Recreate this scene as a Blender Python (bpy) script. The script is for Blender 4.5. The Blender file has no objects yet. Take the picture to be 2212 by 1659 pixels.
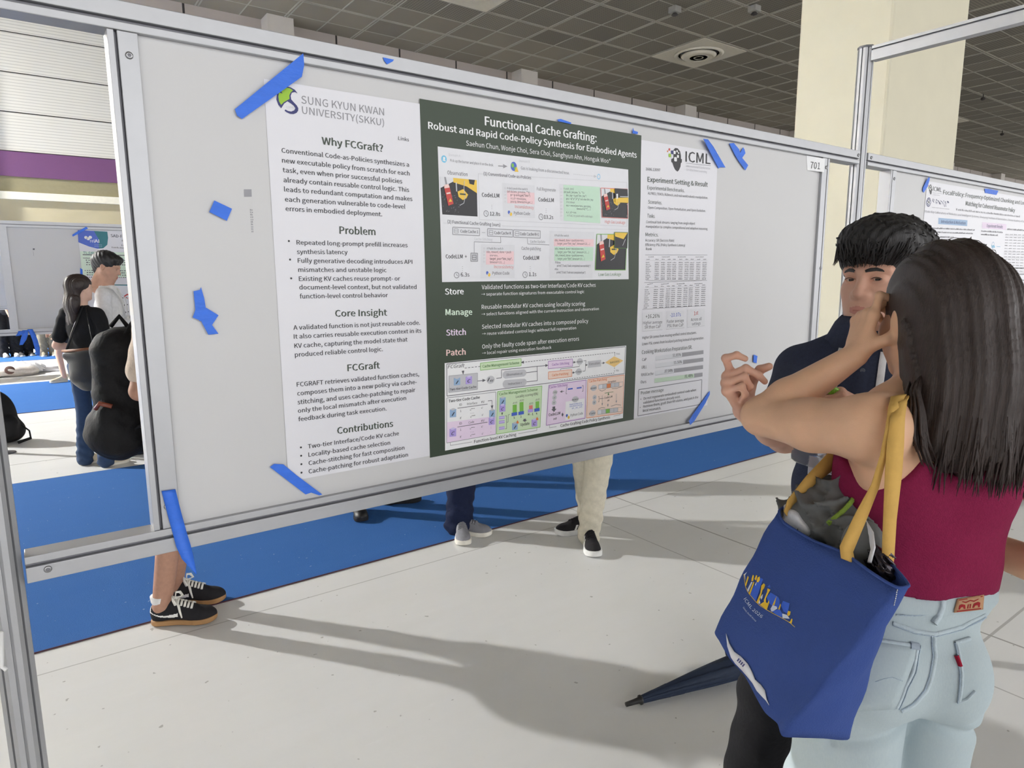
import bpy, math, random
import numpy as np
from mathutils import Vector, Matrix

random.seed(7)
RNG = np.random.default_rng(7)
SC = bpy.context.scene
COL = SC.collection

# ------------------------------------------------------------------ camera
W, H, F = 2212, 1659, 1445.3
EYE = np.array([0.0, 0.0, 1.6])
AX = np.array([0.80918737, -0.09839302, 0.5792535])      # image x,y,z components of world X (along the boards)
AY = np.array([-0.58753028, -0.12728963, 0.79912797])    # world Y (away through the boards)
AZ = np.array([-0.00489565, -0.98697323, -0.16081004])   # world Z (up)
RM = np.array([AX, AY, AZ])
cam_data = bpy.data.cameras.new('camera')
cam = bpy.data.objects.new('camera', cam_data)
COL.objects.link(cam)
cx, cy, cz = RM @ [1, 0, 0], -(RM @ [0, 1, 0]), -(RM @ [0, 0, 1])
cam.matrix_world = Matrix(((cx[0], cy[0], cz[0], EYE[0]), (cx[1], cy[1], cz[1], EYE[1]), (cx[2], cy[2], cz[2], EYE[2]), (0, 0, 0, 1)))
cam_data.sensor_fit = 'HORIZONTAL'
cam_data.sensor_width = 36.0
cam_data.lens = 36.0 * F / W
cam_data.clip_start = 0.02
cam_data.clip_end = 200
SC.camera = cam

# ------------------------------------------------------------------ world, exposure
world = bpy.data.worlds.new('hall_light')
SC.world = world
world.use_nodes = True
bg = world.node_tree.nodes['Background']
bg.inputs[0].default_value = (0.99, 0.99, 1.0, 1)
bg.inputs[1].default_value = 1.12
SC.view_settings.view_transform = 'Standard'
SC.view_settings.look = 'None'
SC.view_settings.exposure = 1.25
SC.view_settings.gamma = 1.0
SC.view_settings.use_curve_mapping = False
LAMP_W = 3300.0


# ------------------------------------------------------------------ pixel -> point helpers
def ray(px, py):
    return RM @ np.array([px - W / 2, py - H / 2, F])


def at(px, py, dep):
    """point at the given depth along the optical axis"""
    return EYE + RM @ np.array([(px - W / 2) / F * dep, (py - H / 2) / F * dep, dep])


def on_y(px, py, Y):
    w = ray(px, py)
    return EYE + w / w[1] * Y


def on_z(px, py, z=0.0):
    w = ray(px, py)
    return EYE + w * ((z - EYE[2]) / w[2])


def lin(c):
    c = c / 255.0
    return c / 12.92 if c <= 0.04045 else ((c + 0.055) / 1.055) ** 2.4


def rgb(r, g, b):
    return (lin(r), lin(g), lin(b), 1.0)


# ------------------------------------------------------------------ materials
def mat(name, col, rough=0.6, metal=0.0, vary=0.06, scale=14.0, bump=0.0, bscale=None, stretch=None, spec=0.5, sheen=0.0, coat=0.0, sss=0.0):
    """principled material with a procedural noise that varies its tone and, if asked, its relief"""
    m = bpy.data.materials.new(name)
    m.use_nodes = True
    nt = m.node_tree
    N, L = nt.nodes, nt.links
    p = N['Principled BSDF']
    p.inputs['Roughness'].default_value = rough
    p.inputs['Metallic'].default_value = metal
    p.inputs['Specular IOR Level'].default_value = spec
    if sheen:
        p.inputs['Sheen Weight'].default_value = sheen
    if coat:
        p.inputs['Coat Weight'].default_value = coat
    if sss:
        p.inputs['Subsurface Weight'].default_value = sss
        p.inputs['Subsurface Radius'].default_value = (0.9, 0.35, 0.2)
        p.inputs['Subsurface Scale'].default_value = 0.008
    tc = N.new('ShaderNodeTexCoord')
    mp = N.new('ShaderNodeMapping')
    L.new(tc.outputs['Object'], mp.inputs[0])
    if stretch:
        mp.inputs['Scale'].default_value = stretch
    nz = N.new('ShaderNodeTexNoise')
    nz.inputs['Scale'].default_value = scale
    nz.inputs['Detail'].default_value = 4
    L.new(mp.outputs[0], nz.inputs['Vector'])
    mx = N.new('ShaderNodeMix')
    mx.data_type = 'RGBA'
    a = [max(0, c * (1 - vary * 1.6)) for c in col[:3]] + [1]
    b = [min(1, c * (1 + vary * 1.6)) for c in col[:3]] + [1]
    mx.inputs[6].default_value = a
    mx.inputs[7].default_value = b
    L.new(nz.outputs['Fac'], mx.inputs[0])
    L.new(mx.outputs[2], p.inputs['Base Color'])
    if bump:
        n2 = N.new('ShaderNodeTexNoise')
        n2.inputs['Scale'].default_value = bscale or scale
        n2.inputs['Detail'].default_value = 3
        L.new(mp.outputs[0], n2.inputs['Vector'])
        bp = N.new('ShaderNodeBump')
        bp.inputs['Strength'].default_value = bump
        bp.inputs['Distance'].default_value = 0.01
        L.new(n2.outputs['Fac'], bp.inputs['Height'])
        L.new(bp.outputs[0], p.inputs['Normal'])
    return m


def emit(name, col, strength):
    m = bpy.data.materials.new(name)
    m.use_nodes = True
    p = m.node_tree.nodes['Principled BSDF']
    p.inputs['Base Color'].default_value = col
    p.inputs['Emission Color'].default_value = col
    p.inputs['Emission Strength'].default_value = strength
    return m


# ------------------------------------------------------------------ mesh builder and objects
class MB:
    def __init__(self):
        self.v, self.f, self.m, self.s = [], [], [], []

    def add(self, vs, fs, mi=0, smooth=False):
        o = len(self.v)
        self.v.extend([tuple(map(float, q)) for q in vs])
        for f in fs:
            self.f.append(tuple(int(i) + o for i in f))
            self.m.append(mi)
            self.s.append(smooth)
        return self

    def box(self, lo, hi, mi=0):
        x0, y0, z0 = lo
        x1, y1, z1 = hi
        vs = [(x0, y0, z0), (x1, y0, z0), (x1, y1, z0), (x0, y1, z0), (x0, y0, z1), (x1, y0, z1), (x1, y1, z1), (x0, y1, z1)]
        return self.add(vs, [(3, 2, 1, 0), (4, 5, 6, 7), (0, 1, 5, 4), (1, 2, 6, 5), (2, 3, 7, 6), (3, 0, 4, 7)], mi)

    def poly(self, pts, mi=0):
        return self.add(pts, [tuple(range(len(pts)))], mi)

    def prism(self, pts, off, mi=0):
        """polygon pts (3-D) extruded by vector off"""
        n = len(pts)
        a = [np.array(p, float) for p in pts]
        b = [p + np.array(off, float) for p in a]
        fs = [tuple(range(n)), tuple(range(2 * n - 1, n - 1, -1))]
        fs += [(i, i + n, (i + 1) % n + n, (i + 1) % n) for i in range(n)]
        return self.add(a + b, fs, mi)

    def tube(self, pts, rad, n=8, mi=0, caps=True, flat=None, up=None, smooth=True):
        """tube along pts; rad number or list; flat=(a,b) scales the section along the two frame axes"""
        P = [np.array(p, float) for p in pts]
        k = len(P)
        R = [rad] * k if np.isscalar(rad) else list(rad)
        T = [P[min(i + 1, k - 1)] - P[max(i - 1, 0)] for i in range(k)]
        T = [t / (np.linalg.norm(t) + 1e-12) for t in T]
        u = np.array(up if up is not None else ((0, 0, 1) if abs(T[0][2]) < 0.9 else (1, 0, 0)), float)
        vs, fs = [], []
        fa, fb = flat or (1, 1)
        for i in range(k):
            u = u - T[i] * (u @ T[i])
            u /= np.linalg.norm(u) + 1e-12
            w = np.cross(T[i], u)
            for j in range(n):
                a = 2 * math.pi * j / n
                vs.append(P[i] + R[i] * (fa * math.cos(a) * u + fb * math.sin(a) * w))
        for i in range(k - 1):
            for j in range(n):
                fs.append((i * n + j, i * n + (j + 1) % n, (i + 1) * n + (j + 1) % n, (i + 1) * n + j))
        if caps:
            fs.append(tuple(range(n - 1, -1, -1)))
            fs.append(tuple((k - 1) * n + j for j in range(n)))
        return self.add(vs, fs, mi, smooth)

    def lathe(self, prof, c, n=24, mi=0, axis=(0, 0, 1), smooth=True):
        """prof: list of (radius, height) turned about axis through c"""
        a = np.array(axis, float)
        a /= np.linalg.norm(a)
        u = np.cross(a, (0.3, 0.9, 0.1))
        u /= np.linalg.norm(u)
        w = np.cross(a, u)
        c = np.array(c, float)
        vs, fs = [], []
        for r, h in prof:
            for j in range(n):
                t = 2 * math.pi * j / n
                vs.append(c + a * h + r * (math.cos(t) * u + math.sin(t) * w))
        for i in range(len(prof) - 1):
            for j in range(n):
                fs.append((i * n + j, i * n + (j + 1) % n, (i + 1) * n + (j + 1) % n, (i + 1) * n + j))
        fs.append(tuple(range(n - 1, -1, -1)))
        fs.append(tuple((len(prof) - 1) * n + j for j in range(n)))
        return self.add(vs, fs, mi, smooth)

    def grid(self, P, mi=0, smooth=True, close_u=False):
        """P[i][j] 3-D points"""
        P = np.asarray(P, float)
        a, b = P.shape[:2]
        fs = []
        for i in range(a - (0 if close_u else 1)):
            for j in range(b - 1):
                i2 = (i + 1) % a
                fs.append((i * b + j, i2 * b + j, i2 * b + j + 1, i * b + j + 1))
        return self.add(P.reshape(-1, 3), fs, mi, smooth)

    def build(self, name, mats, parent=None, bevel=0, solid=0):
        me = bpy.data.meshes.new(name)
        me.from_pydata(self.v, [], self.f)
        ms = mats if isinstance(mats, (list, tuple)) else [mats]
        for q in ms:
            me.materials.append(q)
        me.polygons.foreach_set('material_index', self.m)
        me.polygons.foreach_set('use_smooth', self.s)
        me.update()
        return link(name, me, parent, bevel, solid)


def link(name, me, parent=None, bevel=0, solid=0):
    o = bpy.data.objects.new(name, me)
    COL.objects.link(o)
    if parent is not None:
        o.parent = parent
        o.matrix_parent_inverse = world_of(parent).inverted()
    if bevel:
        b = o.modifiers.new('edge', 'BEVEL')
        b.width = bevel
        b.segments = 2
        b.limit_method = 'ANGLE'
    if solid:
        s = o.modifiers.new('thickness', 'SOLIDIFY')
        s.thickness = solid
        s.offset = 0
    return o


def world_of(o):
    m = Matrix.Translation(o.location)
    if o.parent is not None:
        m = world_of(o.parent) @ o.matrix_parent_inverse @ m
    return m


def tag(o, label, cat, group=None, kind=None):
    o['label'] = label
    o['category'] = cat
    if group:
        o['group'] = group
    if kind:
        o['kind'] = kind
    return o


def thing(name, label, cat, loc=(0, 0, 0), group=None):
    o = bpy.data.objects.new(name, None)
    o.empty_display_size = 0.1
    COL.objects.link(o)
    o.location = [float(c) for c in loc]
    return tag(o, label, cat, group)


def struct(o):
    o['kind'] = 'structure'
    return o


def copy_tree(o, parent=None):
    c = o.copy()
    COL.objects.link(c)
    if parent is not None:
        c.parent = parent
    for ch in list(o.children):
        copy_tree(ch, c)
    return c
# ================================================================== SETTING
U = 6.9                         # ceiling height above the eye
ZC = 1.6 + U
YB = 2.884 * U
S = U / 3.93
GP = 0.3058 * U / 2
#                      # back wall


def node_mat(name, rough=0.6):
    m = bpy.data.materials.new(name)
    m.use_nodes = True
    nt = m.node_tree
    p = nt.nodes['Principled BSDF']
    p.inputs['Roughness'].default_value = rough
    return m, nt, nt.nodes, nt.links, p


def mth(nt, op, a, b=None, c=None):
    n = nt.nodes.new('ShaderNodeMath')
    n.operation = op
    for i, x in enumerate((a, b, c)):
        if x is None:
            continue
        if isinstance(x, (int, float)):
            n.inputs[i].default_value = x
        else:
            nt.links.new(x, n.inputs[i])
    return n.outputs[0]


def mixc(nt, fac, a, b):
    n = nt.nodes.new('ShaderNodeMix')
    n.data_type = 'RGBA'
    for i, x in ((0, fac), (6, a), (7, b)):
        if isinstance(x, (int, float)):
            n.inputs[i].default_value = x
        elif isinstance(x, tuple):
            n.inputs[i].default_value = x
        else:
            nt.links.new(x, n.inputs[i])
    return n.outputs[2]


def noise(nt, vec, scale, detail=4, rough=0.5, stretch=None):
    if stretch:
        mp = nt.nodes.new('ShaderNodeMapping')
        mp.inputs['Scale'].default_value = stretch
        nt.links.new(vec, mp.inputs[0])
        vec = mp.outputs[0]
    n = nt.nodes.new('ShaderNodeTexNoise')
    n.inputs['Scale'].default_value = scale
    n.inputs['Detail'].default_value = detail
    n.inputs['Roughness'].default_value = rough
    nt.links.new(vec, n.inputs['Vector'])
    return n.outputs['Fac']


def ramp(nt, fac, stops):
    n = nt.nodes.new('ShaderNodeValToRGB')
    while len(n.color_ramp.elements) < len(stops):
        n.color_ramp.elements.new(0.5)
    for e, (pos, c) in zip(n.color_ramp.elements, stops):
        e.position = pos
        e.color = c if isinstance(c, tuple) else (c, c, c, 1)
    nt.links.new(fac, n.inputs[0])
    return n.outputs[0]


# ---- floor: painted grey concrete with joints, scuffs and flecks
FJX = [3.35, 5.75]               # joints across the boards
fm, nt, N, L, p = node_mat('painted_concrete', 0.3)
tc = N.new('ShaderNodeTexCoord')
ob = tc.outputs['Object']
sx = N.new('ShaderNodeSeparateXYZ')
L.new(ob, sx.inputs[0])
big = noise(nt, ob, 0.9, 5, 0.6)
streak = noise(nt, ob, 2.2, 6, 0.65, (0.35, 1.8, 1))
base = mixc(nt, big, rgb(219, 220, 221), rgb(236, 236, 235))
base = mixc(nt, mth(nt, 'MULTIPLY', streak, 0.45), base, rgb(205, 205, 199))
speck = ramp(nt, noise(nt, ob, 26, 2, 0.4), [(0.0, 0.0), (0.735, 0.0), (0.76, 1.0), (1.0, 1.0)])
base = mixc(nt, mth(nt, 'MULTIPLY', speck, 0.55), base, rgb(120, 118, 112))
scr = noise(nt, ob, 5.0, 8, 0.7, (0.6, 3.2, 1))
scr = ramp(nt, scr, [(0.0, 0.0), (0.655, 0.0), (0.67, 1.0), (0.69, 0.0), (1.0, 0.0)])
base = mixc(nt, mth(nt, 'MULTIPLY', scr, 0.30), base, rgb(238, 238, 236))
wob = mth(nt, 'MULTIPLY', noise(nt, ob, 2.0, 3), 0.006)
lines = None
for val, axis, wd, st in ((3.16, 1, 0.004, 0.45), (7.07, 1, 0.007, 0.8), (9.0, 1, 0.006, 0.5), (0.99, 1, 0.006, 0.5), (-1.4, 1, 0.006, 0.5),
                          (3.35, 0, 0.006, 0.7), (2.93, 0, 0.004, 0.5), (5.75, 0, 0.005, 0.3), (-2.6, 0, 0.005, 0.5)):
    d = mth(nt, 'ABSOLUTE', mth(nt, 'SUBTRACT', mth(nt, 'ADD', sx.outputs[axis], wob), val + 0.003))
    s = mth(nt, 'MULTIPLY', mth(nt, 'LESS_THAN', d, wd), st)
    lines = s if lines is None else mth(nt, 'MAXIMUM', lines, s)
base = mixc(nt, lines, base, rgb(118, 116, 112))
L.new(base, p.inputs['Base Color'])
L.new(mth(nt, 'MULTIPLY_ADD', streak, 0.25, 0.22), p.inputs['Roughness'])
bp = N.new('ShaderNodeBump')
bp.inputs['Strength'].default_value = 0.08
L.new(noise(nt, ob, 3.0, 4), bp.inputs['Height'])
L.new(bp.outputs[0], p.inputs['Normal'])
X0, X1, Y0 = -13.0, 74.0, -13.5
fl = struct(MB().box((X0, Y0, -0.1), (X1, YB + 0.3, 0.0)).build('floor', fm))

# ---- ceiling: dark perforated panels with real T-bars
cm, nt, N, L, p = node_mat('perforated_ceiling_panel', 0.8)
tc = N.new('ShaderNodeTexCoord')
ob = tc.outputs['Object']
sx = N.new('ShaderNodeSeparateXYZ')
L.new(ob, sx.inputs[0])
per = None
for ax in (0, 1):
    q = mth(nt, 'FRACT', mth(nt, 'MULTIPLY', sx.outputs[ax], 22.0 / S))
    q = mth(nt, 'LESS_THAN', mth(nt, 'ABSOLUTE', mth(nt, 'SUBTRACT', q, 0.5)), 0.34)
    per = q if per is None else mth(nt, 'MULTIPLY', per, q)
plain = mth(nt, 'GREATER_THAN', sx.outputs[1], 2.44 * U)
per = mth(nt, 'MULTIPLY', per, mth(nt, 'SUBTRACT', 1.0, plain))
cell = N.new('ShaderNodeTexWhiteNoise')
cell.noise_dimensions = '2D'
cv = N.new('ShaderNodeCombineXYZ')
for ax, o0 in ((0, 1.551 * U), (1, 2.295 * U)):
    L.new(mth(nt, 'FLOOR', mth(nt, 'DIVIDE', mth(nt, 'SUBTRACT', sx.outputs[ax], o0), GP)), cv.inputs[ax])
L.new(cv.outputs[0], cell.inputs['Vector'])
tone = mixc(nt, cell.outputs['Value'], rgb(126, 120, 108), rgb(146, 139, 125))
tone = mixc(nt, mth(nt, 'MULTIPLY', per, 0.62), tone, rgb(66, 66, 62))
tone = mixc(nt, mth(nt, 'MULTIPLY', noise(nt, ob, 0.6), 0.25), tone, rgb(120, 112, 98))
L.new(tone, p.inputs['Base Color'])
ceil = struct(MB().box((X0, Y0, ZC), (X1, YB + 0.3, ZC + 0.1)).build('ceiling', cm))
bar_m = mat('ceiling_bar', rgb(168, 163, 150), 0.6)
mb = MB()
gx0, gy0 = 1.551 * U, 2.295 * U
for k in range(-14, 34):
    x = gx0 + k * 2 * GP
    if X0 < x < X1:
        for dx in (-0.036, 0.036):
            mb.box((x + dx - 0.017, Y0, ZC - 0.012), (x + dx + 0.017, YB, ZC + 0.002))
    x += GP
    if X0 < x < X1:
        mb.box((x - 0.016, Y0, ZC - 0.008), (x + 0.016, YB, ZC + 0.002))
for k in range(-17, 4):
    y = gy0 + k * 2 * GP
    if Y0 < y < YB:
        for dy in (-0.036, 0.036):
            mb.box((X0, y + dy - 0.017, ZC - 0.012), (X1, y + dy + 0.017, ZC + 0.002))
    y += GP
    if Y0 < y < YB:
        mb.box((X0, y - 0.016, ZC - 0.008), (X1, y + 0.016, ZC + 0.002))
grid = struct(mb.build('ceiling_grid', bar_m, ceil))

# ---- back wall: grey fascia panels, ribbed cladding, purple band, ledges
wm, nt, N, L, p = node_mat('shaded_beige_wall', 0.7)
tc = N.new('ShaderNodeTexCoord')
L.new(mixc(nt, noise(nt, tc.outputs['Object'], 1.5), rgb(172, 162, 132), rgb(190, 180, 150)), p.inputs['Base Color'])  # beige darkened to carry the shade below the purple band
rib, nt, N, L, p = node_mat('ribbed_white_cladding', 0.55)
tc = N.new('ShaderNodeTexCoord')
sx = N.new('ShaderNodeSeparateXYZ')
L.new(tc.outputs['Object'], sx.inputs[0])
wv = mth(nt, 'FRACT', mth(nt, 'MULTIPLY', sx.outputs[2], 15.0))
L.new(mixc(nt, mth(nt, 'LESS_THAN', wv, 0.22), rgb(212, 210, 201), rgb(182, 180, 172)), p.inputs['Base Color'])
bp = N.new('ShaderNodeBump')
bp.inputs['Strength'].default_value = 0.5
L.new(wv, bp.inputs['Height'])
L.new(bp.outputs[0], p.inputs['Normal'])
fas = mat('grey_fascia_panel', rgb(172, 163, 156), 0.6, vary=0.04, scale=2)
dark = mat('dark_joint', rgb(58, 54, 52), 0.8)
pur = mat('purple_band_panel', rgb(106, 66, 107), 0.6, vary=0.05, scale=60)
led = mat('cream_ledge', rgb(228, 224, 206), 0.5)
oli = mat('olive_soffit', rgb(140, 132, 102), 0.7)
wall = struct(MB().box((X0, YB, 0), (X1, YB + 0.25, ZC)).build('wall_back', wm))
ZP1, ZP0 = 1.6 + 0.145 * YB, 1.6 + 0.1165 * YB
ZF = 1.6 + 0.302 * YB
mb = MB()
z = ZP1
while z < ZF - 0.05:
    z1 = min(z + 0.0438 * YB, ZF)
    mb.box((X0, YB - 0.05, z + 0.012), (X1, YB, z1 - 0.012))
    z = z1
struct(mb.build('cladding_panel', rib, wall))
mb = MB()
for k in range(6):
    z = ZP1 + 0.0438 * YB * k
    if z < ZF:
        mb.box((X0, YB - 0.030, z - 0.013), (X1, YB + 0.0, z + 0.013))
struct(mb.build('cladding_joint', dark, wall))
mb, mj = MB(), MB()
x = 0.204 * YB - 0.1022 * YB * 9
while x < X1 - 2.2:
    mb.box((x + 0.03, YB - 0.06, ZF), (x + 0.1022 * YB - 0.03, YB, ZC))
    mj.box((x - 0.03, YB - 0.045, ZF), (x + 0.03, YB, ZC))
    x += 0.1022 * YB
struct(mb.build('fascia_panel', fas, wall))
struct(mj.build('fascia_joint', dark, wall))
mb, mj = MB(), MB()
x = -5.6
while x < X1 - 4.5:
    mb.box((x, YB - 0.09, ZP0), (x + 4.18, YB, ZP1 - 0.012))
    mj.box((x + 4.18, YB - 0.08, ZP0), (x + 4.20, YB, ZP1 - 0.012))
    x += 4.20
struct(mb.build('purple_band', pur, wall))
struct(mj.build('band_joint', dark, wall))
mb = MB()
mb.box((X0, YB - 0.06, ZP0 - 0.35), (X1, YB, ZP0))
struct(mb.build('soffit', oli, wall))
mb = MB()
zl = 1.6 + 0.0905 * YB
mb.box((X0, YB - 0.10, zl), (X1, YB, zl + 0.17))
mb.box((X0, YB - 0.05, zl - 0.95), (X1, YB, zl - 0.87))
struct(mb.build('ledge', led, wall))
pil_m = mat('pilaster_paint', rgb(198, 192, 184), 0.6, vary=0.04, scale=3)
for k in range(-2, 8):
    x = 0.92 * U + k * 1.2225 * U
    struct(MB().box((x - 0.051 * U, YB - 0.09 * U, 0), (x + 0.051 * U, YB + 0.02, ZC)).build('pilaster', pil_m, wall))

side_m = mat('grey_added_wall', rgb(196, 194, 188), 0.7, vary=0.04, scale=0.6)
struct(MB().box((X0 - 0.3, Y0, 0), (X0, YB, ZC)).build('added_wall_left', side_m))  # unseen wall, added to cut the light coming from the left

# ---- carpets
cp, nt, N, L, p = node_mat('blue_needle_carpet', 0.95)
tc = N.new('ShaderNodeTexCoord')
ob = tc.outputs['Object']
b = mixc(nt, noise(nt, ob, 320, 3, 0.7), rgb(34, 78, 140), rgb(68, 120, 188))
b = mixc(nt, mth(nt, 'MULTIPLY', noise(nt, ob, 3.0, 4, 0.6, (0.5, 2, 1)), 0.35), b, rgb(74, 112, 172))
lint = ramp(nt, noise(nt, ob, 60, 1, 0.3), [(0.0, 0.0), (0.80, 0.0), (0.815, 1.0), (1.0, 1.0)])
b = mixc(nt, mth(nt, 'MULTIPLY', lint, 0.5), b, rgb(190, 200, 215))
L.new(b, p.inputs['Base Color'])
p.inputs['Specular IOR Level'].default_value = 0.1
bp = N.new('ShaderNodeBump')
bp.inputs['Strength'].default_value = 0.4
bp.inputs['Distance'].default_value = 0.004
L.new(noise(nt, ob, 260, 2), bp.inputs['Height'])
L.new(bp.outputs[0], p.inputs['Normal'])
edge_m = mat('dark_carpet_edge', rgb(70, 40, 52), 0.9)


def carpet(x0, x1, y0, y1, label):
    t = thing('carpet_runner', label, 'carpet', (x0, y0, 0))
    MB().box((x0, y0 + 0.004, 0.0), (x1, y1 - 0.004, 0.006)).build('pile', cp, t)
    MB().box((x0, y0, 0.0), (x1, y0 + 0.004, 0.0062)).box((x0, y1 - 0.004, 0.0), (x1, y1, 0.0062)).build('edge_binding', edge_m, t)


carpet(-12.0, 9.0, 3.36, 6.38, 'wide blue carpet runner on the floor just behind the near poster boards')
carpet(-12.0, 9.0, 9.75, 12.55, 'blue carpet runner farther back, seen beyond the standing black backpack')
carpet(-12.0, 9.0, 16.0, 18.8, 'most distant blue carpet runner, under the legs behind the far board')

# ---- big column
col_m = mat('cream_column_wrap', rgb(226, 220, 196), 0.6, vary=0.025, scale=3)
XC = 9.0
YN, YFAR = XC / 2.0501, XC / 1.5946
co = MB().box((XC, YN, 0), (2.536 * YN, YFAR, ZC)).build('column', col_m, None, bevel=0.035)
tag(co, 'massive square cream column rising to the ceiling behind the tall aluminium post', 'column', kind='structure')

# ---- downlights
white_trim = mat('white_lamp_ring', rgb(235, 233, 226), 0.5)
glow = emit('lamp_glow', (1, 0.98, 0.94, 1), 14.0)
lp0 = None
LAMPN = 0


def downlight(x, y, label, group):
    global lp0
    if lp0 is None:
        t = thing('ceiling_light', label, 'ceiling light', (x, y, ZC), group)
        MB().lathe([(0.20, 0.0), (0.235, 0.0), (0.238, -0.03), (0.215, -0.06), (0.20, -0.06)], (x, y, ZC), 28).build('trim_ring', white_trim, t)
        MB().lathe([(0.03, -0.085), (0.15, -0.08), (0.195, -0.062), (0.20, -0.02)], (x, y, ZC), 28).build('lens', glow, t)
        ld = bpy.data.lights.new('lamp', 'AREA')
        ld.shape = 'DISK'
        ld.size = 0.40
        ld.energy = LAMP_W
        ld.color = (1.0, 0.985, 0.965)
        lo = bpy.data.objects.new('lamp', ld)
        COL.objects.link(lo)
        lo.location = (x, y, ZC - 0.10)
        lo.parent = t
        lo.matrix_parent_inverse = world_of(t).inverted()
        lp0 = t
        return t
    t = copy_tree(lp0)
    t.location = (x, y, ZC)
    t['label'] = label
    if group:
        t['group'] = group
    elif 'group' in t:
        del t['group']
    return t


NAMED = {(0, 0): 'round ceiling light above the beginning of the green poster panel, leftmost in the photo',
         (1, 0): 'round ceiling light left of the square air diffuser, second from the left along the wall',
         (2, 0): 'round ceiling light just below the square air diffuser, above the poster',
         (3, 0): 'round ceiling light close to the left edge of the cream column, nearest the wall',
         (1, -1): 'bright round ceiling light directly above the square air diffuser',
         (2, -1): 'round ceiling light half hidden by the left edge of the cream column',
         (3, -2): 'largest round ceiling light right of the column, above the aluminium crossbar',
         (5, -1): 'round ceiling light right of the column, first below the crossbar',
         (6, -1): 'round ceiling light right of the column, at the frame edge under the crossbar',
         (8, 0): 'small distant round ceiling light beside the column over the right board',
         (9, 0): 'small distant round ceiling light lowest at the right picture edge'}
for i in range(-5, 13):
    for j in range(0, -8, -1):
        x, y = 1.7025 * U + 0.6116 * U * i, 2.443 * U + 0.6056 * U * j
        if not (X0 + 0.3 < x < X1 - 0.3):
            continue
        if XC - 0.5 < x < 11.6 and 3.9 < y < 6.2:
            continue
        lb = NAMED.get((i, j))
        downlight(x, y, lb or 'round recessed ceiling light of the hall lying outside the picture or behind the column', None if lb else 'hall downlights')

# ---- square air diffusers with round rings
dif_m = mat('diffuser_paint', rgb(206, 200, 184), 0.5)
dif0 = None
for k, lb in ((0, 'square air diffuser cut off by the top edge of the photo'), (1, 'square ceiling air diffuser with round rings, above the poster top edge'),
              (3, 'distant square air diffuser right of the cream column')):
    x, y = (1.398 + 1.2225 * k) * U, 2.143 * U
    t = thing('air_diffuser', lb, 'air diffuser', (x, y, ZC), 'ceiling air diffusers')
    MB().box((x - 0.149 * U, y - 0.149 * U, ZC - 0.03), (x + 0.149 * U, y + 0.149 * U, ZC - 0.013)).build('plate', dif_m, t, bevel=0.004)
    mb = MB()
    mb.lathe([(0.42 * S, -0.03), (0.44 * S, -0.04), (0.40 * S, -0.09), (0.36 * S, -0.05), (0.36 * S, -0.03)], (x, y, ZC), 40)
    mb.build('outer_ring', dif_m, t)
    for r in (0.30, 0.21, 0.12):
        MB().lathe([(S * (r - 0.05), -0.05), (S * r, -0.036), (S * (r + 0.012), -0.085), (S * (r - 0.04), -0.15), (S * (r - 0.055), -0.14)], (x, y, ZC), 36).build('cone_ring', dif_m, t)
    MB().lathe([(0.33 * S, -0.0305), (0.33 * S, -0.0335)], (x, y, ZC), 36).build('throat', dark, t)

for (px, py), lb in (((1458, 14), 'small grey ceiling speaker left of the bright light above the diffuser'), ((1630, 12), 'small grey ceiling sensor near the column at the top edge')):
    w = ray(px, py)
    q = EYE + w * (U / w[2])
    t = thing('ceiling_sensor', lb, 'sensor', (q[0], q[1], ZC))
    MB().box((q[0] - 0.12, q[1] - 0.12, ZC - 0.16), (q[0] + 0.12, q[1] + 0.12, ZC - 0.01)).build('housing', mat('sensor_grey', rgb(150, 148, 142), 0.5), t, bevel=0.01)
    MB().lathe([(0.05, -0.16), (0.09, -0.21), (0.05, -0.23)], (q[0], q[1], ZC), 16).build('eye', dark, t)
for (px, py), lb in (((2124, 208), 'small dark fixture hanging from the ceiling right of the column, the upper one'), ((2165, 286), 'small dark fixture hanging from the ceiling right of the column, the lower one')):
    w = ray(px, py)
    q = EYE + w * ((U - 0.1) / w[2])
    t = thing('hanging_fixture', lb, 'fixture', (q[0], q[1], ZC))
    MB().tube([(q[0], q[1], ZC - 0.01), (q[0], q[1], ZC - 0.14)], 0.02, 8).build('stem', dark, t)
    MB().lathe([(0.05, -0.14), (0.08, -0.16), (0.08, -0.21), (0.04, -0.25)], (q[0], q[1], ZC), 14).build('body', dark, t)
# ================================================================== POSTER BOARDS
alu = mat('brushed_aluminium', rgb(176, 177, 180), 0.40, metal=0.55, vary=0.03, scale=30, stretch=(1, 1, 1))
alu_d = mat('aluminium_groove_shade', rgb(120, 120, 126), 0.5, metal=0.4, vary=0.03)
pan_m = mat('white_board_panel', rgb(203, 203, 204), 0.42, vary=0.012, scale=2.0, bump=0.02, bscale=2.5)
steel = mat('screw_steel', rgb(150, 150, 152), 0.3, metal=0.9)
DB = 1.4                        # front of the panel
ZB0, ZB1 = 1.071, 2.066
DEEP = 0.048


def hrail(x0, x1, yf, zlo, zhi, face_hi):
    """beam with a groove; face_hi: wide face on the upper side"""
    mb = MB()
    h = zhi - zlo
    yb = yf + DEEP
    ga, gb = (zlo + 0.0135, zlo + 0.0200) if face_hi else (zhi - 0.0200, zhi - 0.0135)
    mb.box((x0, yf, zlo), (x1, yb, ga))
    mb.box((x0, yf, gb), (x1, yb, zhi))
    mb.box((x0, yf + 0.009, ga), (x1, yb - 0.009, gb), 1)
    return mb


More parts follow.
